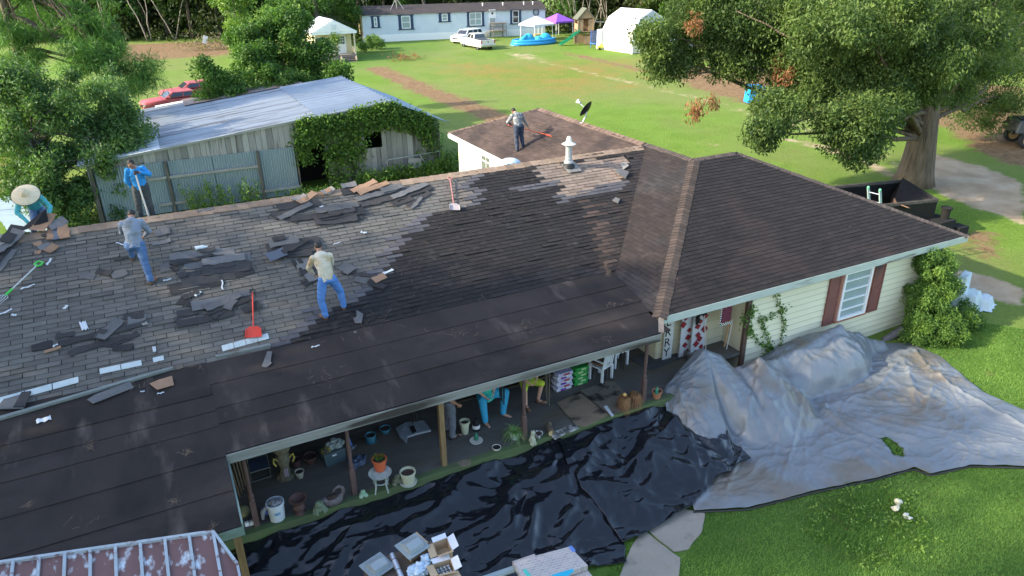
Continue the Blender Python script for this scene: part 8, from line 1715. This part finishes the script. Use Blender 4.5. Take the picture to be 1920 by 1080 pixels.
um=thing('tall_pole','thin white pole with a dark rag leaning in the porch recess','pole',AV(1325,650,12.9)); a=AV(1327,655,12.7);b=AV(1320,575,13.0); mb=MB(); mb.tube([a-Vector((0,0,.4)),b],.014,6); mb.build('shaft',mat('pale_pole2',(.5,.47,.4),.6),um); mb=MB(); q=AV(1316,588,12.9); mb.ell(q,(.20,.06,.05)); mb.ell(q+Vector((-.12,0,-.15)),(.06,.05,.18)); remesh(mb,'rag',blk,um,vox=.016,fold=.03,fs=16)
fg=thing('hanging_flag','dark red checked flag hanging under the recess eave','flag',AV(1362,590,12.75)); p=AV(1362,590,12.75); mb=MB(); n=10
def cloth(mb,c,w,h,amp=.03,ph=0):
    vs=[];fs=[];n=10
    for i in range(n+1):
        for j in range(n+1): u_=i/n-.5; v_=j/n-.5; vs.append(c+Vector((u_*w,amp*math.sin(u_*14+ph)+.01,v_*h)))
    for i in range(n):
        for j in range(n): a=i*(n+1)+j; fs.append((a,a+n+1,a+n+2,a+1))
    mb.add(vs,fs)
cloth(mb,p,.42,.46); fl_m=mat('wine_stripe',(.22,.05,.07),.85,(.10,.03,.06),14,.3); mb.build('field',fl_m,fg,fix=False); mb=MB()
for i in range(12):
    for j in range(2): 
        if (i+j)%2: mb.box(p+Vector((-.2+.035*i,-.035,-.24-.035*j)),(.034,.006,.034))
for i in range(14):
    if i%2: mb.box(p+Vector((-.225,-.035,-.22+.034*i)),(.034,.006,.034))
mb.build('check_border',MATS['white_paint'],fg); mb=MB()
for i in range(14):
    if i%2==0: mb.box(p+Vector((-.225,-.035,-.22+.034*i)),(.034,.006,.034))
for i in range(12):
    for j in range(2): 
        if (i+j)%2==0: mb.box(p+Vector((-.2+.035*i,-.035,-.24-.035*j)),(.034,.006,.034))
mb.build('dark_check',blk,fg)
f2_=thing('green_cloth','dark green cloth hanging above the checked flag','cloth',AV(1375,568,12.72)); mb=MB(); cloth(mb,AV(1376,562,12.7),.30,.22,.02,1); mb.build('cloth',mat('dark_green_cloth',(.015,.05,.035),.85),f2_,fix=False)
rk2=thing('rake','pale handled rake standing in the porch recess behind the tarp','rake',AV(1365,640,12.75)); mb=MB(); mb.tube([AV(1362,655,12.6),AV(1374,598,12.75)],.013,6); mb.build('handle',mat('pale_pole2',(.5,.47,.4),.6),rk2); mb=MB(); mb.tube([AV(1358,650,12.6),AV(1368,600,12.75)],.022,6); mb.build('wooden_stake',mat('orange_wood',(.30,.16,.07),.7),rk2)
bxw=thing('planter_box','weathered wooden planter box by the recess step','planter box',AV(1300,665,12.7)); p=G(1308,672,FZ); mb=MB()
for dy in (-.12,.12): mb.box(p+Vector((0,dy,.1)),(.7,.025,.2),(0,0,-.45))
mb.build('side_board',MATS['weathered_step'],bxw); mb=MB(); mb.box(p+Vector((0,0,.12)),(.6,.2,.08),(0,0,-.45)); mb.build('contents',mat('grey_litter',(.10,.10,.10),.8,(.25,.24,.23),18,.3),bxw)
# ================================================================ FOREGROUND MATERIALS STACK
gv=mat('grey_vent_plastic',(.27,.31,.32),.45); card=mat('cardboard',(.42,.30,.18),.8,(.50,.37,.23),4); cardw=mat('white_flap',(.66,.68,.74),.7)
SZ=.55
pal=thing('supply_crate','wooden supply crate under the grey roof vents and cartons','crate',G(780,1080,0)); P4=[G(x,y,SZ-.02) for x,y in ((680,1058),(832,1006),(868,1085),(712,1150))]
mb=MB(); n=4; mb.add(P4+[Vector((p.x,p.y,-.55)) for p in P4],[(0,1,2,3),(0,4,5,1),(1,5,6,2),(2,6,7,3),(3,7,4,0)]); mb.build('box',mat('crate_tan',(.15,.11,.08),.8,(.09,.07,.055),4),pal)
def vent(label,pxc,z,rz,s=1.0):
    p=G(*pxc,z); t=thing('roof_vent',label,'roof vent',p,rz,'grey plastic roof vents'); M=Matrix.Translation(p)@Matrix.Rotation(rz,4,'Z')@Matrix.Scale(s,4)
    mb=MB(M); mb.box((0,0,.012),(.46,.46,.02)); mb.build('flange',gv,t,bevel=.004); mb=MB(M)
    mb.add([(-.16,-.17,.02),(.16,-.17,.02),(.16,.17,.02),(-.16,.17,.02),(-.14,-.16,.12),(.14,-.16,.12),(.14,.0,.14),(-.14,.0,.14),(.14,.15,.06),(-.14,.15,.06)],[(4,5,6,7),(7,6,8,9),(0,1,5,4),(2,3,9,8),(1,2,8,6,5),(3,0,4,7,9)]); mb.build('hood',gv,t,bevel=.008); return t
vent('upper grey plastic roof vent on top of the supply crate',(773,1025),SZ+.22,rad(16),1.0); vent('lower grey plastic roof vent at the left end of the crate',(707,1062),SZ+.05,rad(18),1.0)
sb=thing('vent_box','cardboard box holding the upper grey roof vent','cardboard box',G(776,1035,SZ)); mb=MB(); c=G(777,1033,SZ); mb.box(c+Vector((0,0,.10)),(.40,.36,.2),(0,0,rad(16))); mb.build('carton',card,sb)
rl=thing('flashing_roll','silver roll of flashing lying between the two grey vents','metal roll',G(740,1050,SZ)); mb=MB(); a=G(735,1040,SZ+.09);b=G(758,1095,SZ+.09); mb.tube([a,b],.05,18); mb.build('roll',mat('silver_roll',(.50,.52,.56),.3,metal=.6),rl,smooth=40); mb=MB()
for q in (.2,.55): c=a.lerp(b,q); mb.tube([c,c+(b-a).normalized()*.012],.053,18)
mb.build('strap',blk,rl)
def carton(label,pts,z,h,open_=True,m=card,flaps=True,grp='open cardboard cartons'):
    P=[G(x,y,z+h) for x,y in pts]; c=sum(P,Vector())/4; t=thing('cardboard_carton',label,'cardboard box',(c.x,c.y,z),0,grp); mb=MB()
    for i in range(4): a,b=P[i],P[(i+1)%4]; mb.bar(a-Vector((0,0,h/2)),b-Vector((0,0,h/2)),.008,h)
    mb.poly([p-Vector((0,0,h-.01)) for p in P]); 
    if not open_: mb.poly([p+Vector((0,0,.004)) for p in P])
    mb.build('box',m,t)
    if flaps:
        for i,(k,fm__) in enumerate(((0,cardw),(1,cardw),(2,card),(3,card))):
            a,b=P[k],P[(k+1)%4]; o=((a+b)/2-c); o.z=0; o.normalize(); mb=MB(); mb.quad(a,b,b+o*.13+Vector((0,0,.05*(i%3))),a+o*.13+Vector((0,0,.05*(i%3)))); f_=mb.build('flap',fm__,t); f_.modifiers.new('s','SOLIDIFY').thickness=.004
    return t,c
t,c=carton('open carton with white flaps at the top right of the supply crate',[(812,1018),(838,1008),(848,1032),(820,1042)],SZ,.22); t,c=carton('carton full of small capped nail bottles on the crate',[(812,1058),(845,1048),(853,1070),(822,1078)],SZ,.2,flaps=True)
mb=MB(); 
for i in range(4):
    for j in range(3): mb.lathe(c+Vector((-.10+.065*i,-.07+.065*j,-.14)),[(.025,0),(.025,.08),(.018,.085),(.001,.09)],8)
mb.build('bottle_caps',mat('cap_mix',(.5,.55,.58),.4,(.08,.10,.12),20,.2),t)
t,c=carton('closed tan carton at the lower right of the supply crate',[(815,1090),(858,1070),(880,1105),(836,1125)],SZ,.22,open_=False,flaps=False)
pf=thing('plastic_film','clear bluish plastic film bundle between the vent and cartons','plastic film',G(790,1065,SZ)); mb=MB(); mb.ell(G(785,1068,SZ+.1),(.22,.13,.10)); mb.ell(G(800,1050,SZ+.12),(.08,.12,.10)); remesh(mb,'film',mat('ice_film',(.35,.48,.62),.2,(.62,.70,.76),9,spec=.7),pf,vox=.015,fold=.07,fs=13)
# shingle bundles
bsz=.25; wr=thing('shingle_bundle','paper wrapped shingle bundle with bright blue band in the foreground','shingle bundle',G(1035,1060,0)); 
wrm=bpy.data.materials.new('printed_wrapper'); wrm.use_nodes=True; N=wrm.node_tree.nodes; L_=wrm.node_tree.links; bk=N.new('ShaderNodeTexBrick'); bk.inputs['Scale'].default_value=1; bk.inputs['Brick Width'].default_value=.11; bk.inputs['Row Height'].default_value=.055; bk.inputs['Mortar Size'].default_value=.006; bk.inputs['Color1'].default_value=(.42,.37,.34,1); bk.inputs['Color2'].default_value=(.32,.29,.28,1); bk.inputs['Mortar'].default_value=(.52,.46,.42,1)
tc=N.new('ShaderNodeTexCoord'); mp=N.new('ShaderNodeMapping'); mp.inputs['Rotation'].default_value=(0,0,rad(10)); L_.new(tc.outputs['Object'],mp.inputs[0]); L_.new(mp.outputs[0],bk.inputs[0]); L_.new(bk.outputs[0],N['Principled BSDF'].inputs['Base Color']); N['Principled BSDF'].inputs['Roughness'].default_value=.6
def slab3(pts,z,h): 
    P=[G(x,y,z+h) for x,y in pts]; mb=MB(); n=len(P); mb.add(P+[p-Vector((0,0,h)) for p in P],[tuple(range(n)),tuple(range(2*n-1,n-1,-1))]+[(i,(i+1)%n,n+(i+1)%n,n+i) for i in range(n)]); return mb,P
mb,P=slab3([(962,1053),(1068,1024),(1103,1060),(985,1098)],.10,.12); mb.build('wrapper',wrm,wr,bevel=.012)
mb,P2=slab3([(1034,1078),(1074,1066),(1076,1071),(1040,1100),(1030,1090)],.221,.004); mb.build('blue_band',mat('cyan_print',(.02,.38,.55),.4),wr); mb,P2=slab3([(980,1068),(986,1066),(1000,1085),(992,1088)],.221,.004); mb.build('green_band',mat('mint_print',(.08,.48,.38),.4),wr); mb,P2=slab3([(1066,1024.5),(1072,1023),(1080,1033),(1073,1035)],.221,.004); mb.build('blue_tab',mat('blue_print',(.12,.22,.55),.4),wr)
w2_=thing('shingle_bundle','lower wrapped shingle bundle sticking out beneath the top one','shingle bundle',G(1060,1080,-.1)); mb,P=slab3([(975,1075),(1082,1045),(1118,1088),(1000,1120)],-.03,.12); mb.build('wrapper',wrm,w2_,bevel=.012)
w3_=thing('shingle_bundle','small end of a bundle left behind the wrapped top bundle','shingle bundle',G(985,1045,0)); mb,P=slab3([(960,1052),(1002,1038),(1012,1050),(972,1064)],.06,.12); mb.build('wrapper',wrm,w3_,bevel=.012)
w4=thing('storage_stack','stack of shingle bundles under the wrapped ones','shingle stack',G(1040,1090,-.3)); mb,P=slab3([(985,1085),(1090,1060),(1125,1105),(1010,1135)],-.5,.46); mb.build('stack',wrm,w4)
bm2=thing('metal_channel','pale metal channel lying at the bottom left of the shingle bundles','metal channel',G(930,1075,0)); mb=MB(); mb.bar(G(890,1092,.05),G(966,1066,.05),.13,.05); mb.build('channel',mat('pale_channel',(.40,.45,.43),.4,metal=.3),bm2,bevel=.01); mb=MB(); mb.bar(G(890,1092,.082),G(966,1066,.082),.03,.02); mb.build('lip',MATS['pale_channel'],bm2)
# stones and bits on the lawn
for i,(px,py,r,l,m) in enumerate(((1684,941,.10,'upper cream coloured stone on the lawn mound','c'),(1679,953,.095,'lower cream stone touching the upper one','c'),(1699,966,.07,'pale grey chip of stone right of the cream stones','g'),(1707,972,.05,'smallest pale chip beside the grey one','g'))):
    p=G(px,py,-.5); t=thing('lawn_stone',l,'stone',p); mb=MB(); mb.ell(p,(r,r*.8,r*.75),None,10,8); remesh(mb,'stone',mat('cream_rock',(.66,.56,.34),.8,(.72,.66,.50),8) if m=='c' else mat('pale_rock',(.50,.50,.44),.8,(.35,.36,.30),9),t,vox=.02,fold=.05,fs=8,seed=i)
mpc=mound; P=[]; rs=np.random.RandomState(31)
for k in range(70):
    a=rs.uniform(0,6.28); q=rs.rand()**.6; c=np.array([mpc.x+1.7*q*math.cos(a),mpc.y+1.1*q*math.sin(a),-.56]); P.append(c+rs.normal(size=(18,3))*np.array([.07,.07,.012])+[0,0,.035])
P=np.concatenate(P); V,F,r=leaves(P,.06,rs,droop=0,asp=.55); tag(link('broadleaf_weeds',npmesh('broadleaf_weeds',V,F,r),lf_lite),'low broad leaved weeds mixed into the grass around the pale stones','weeds',kind='stuff')
# downspout / rolled mat by the tarp and wall
ro=thing('rolled_mat','dark rolled mat lying at the wall beside the corner shrub','rolled mat',AV(1672,625,12.2)); mb=MB(); a=AV(1655,640,12.15);b=AV(1692,618,12.0); mb.tube([a,b],[.10,.13],12); mb.build('roll',mat('roll_grey',(.06,.06,.062),.7,(.14,.13,.13),6),ro,smooth=40)

bpy.data.scenes.remove(TS)
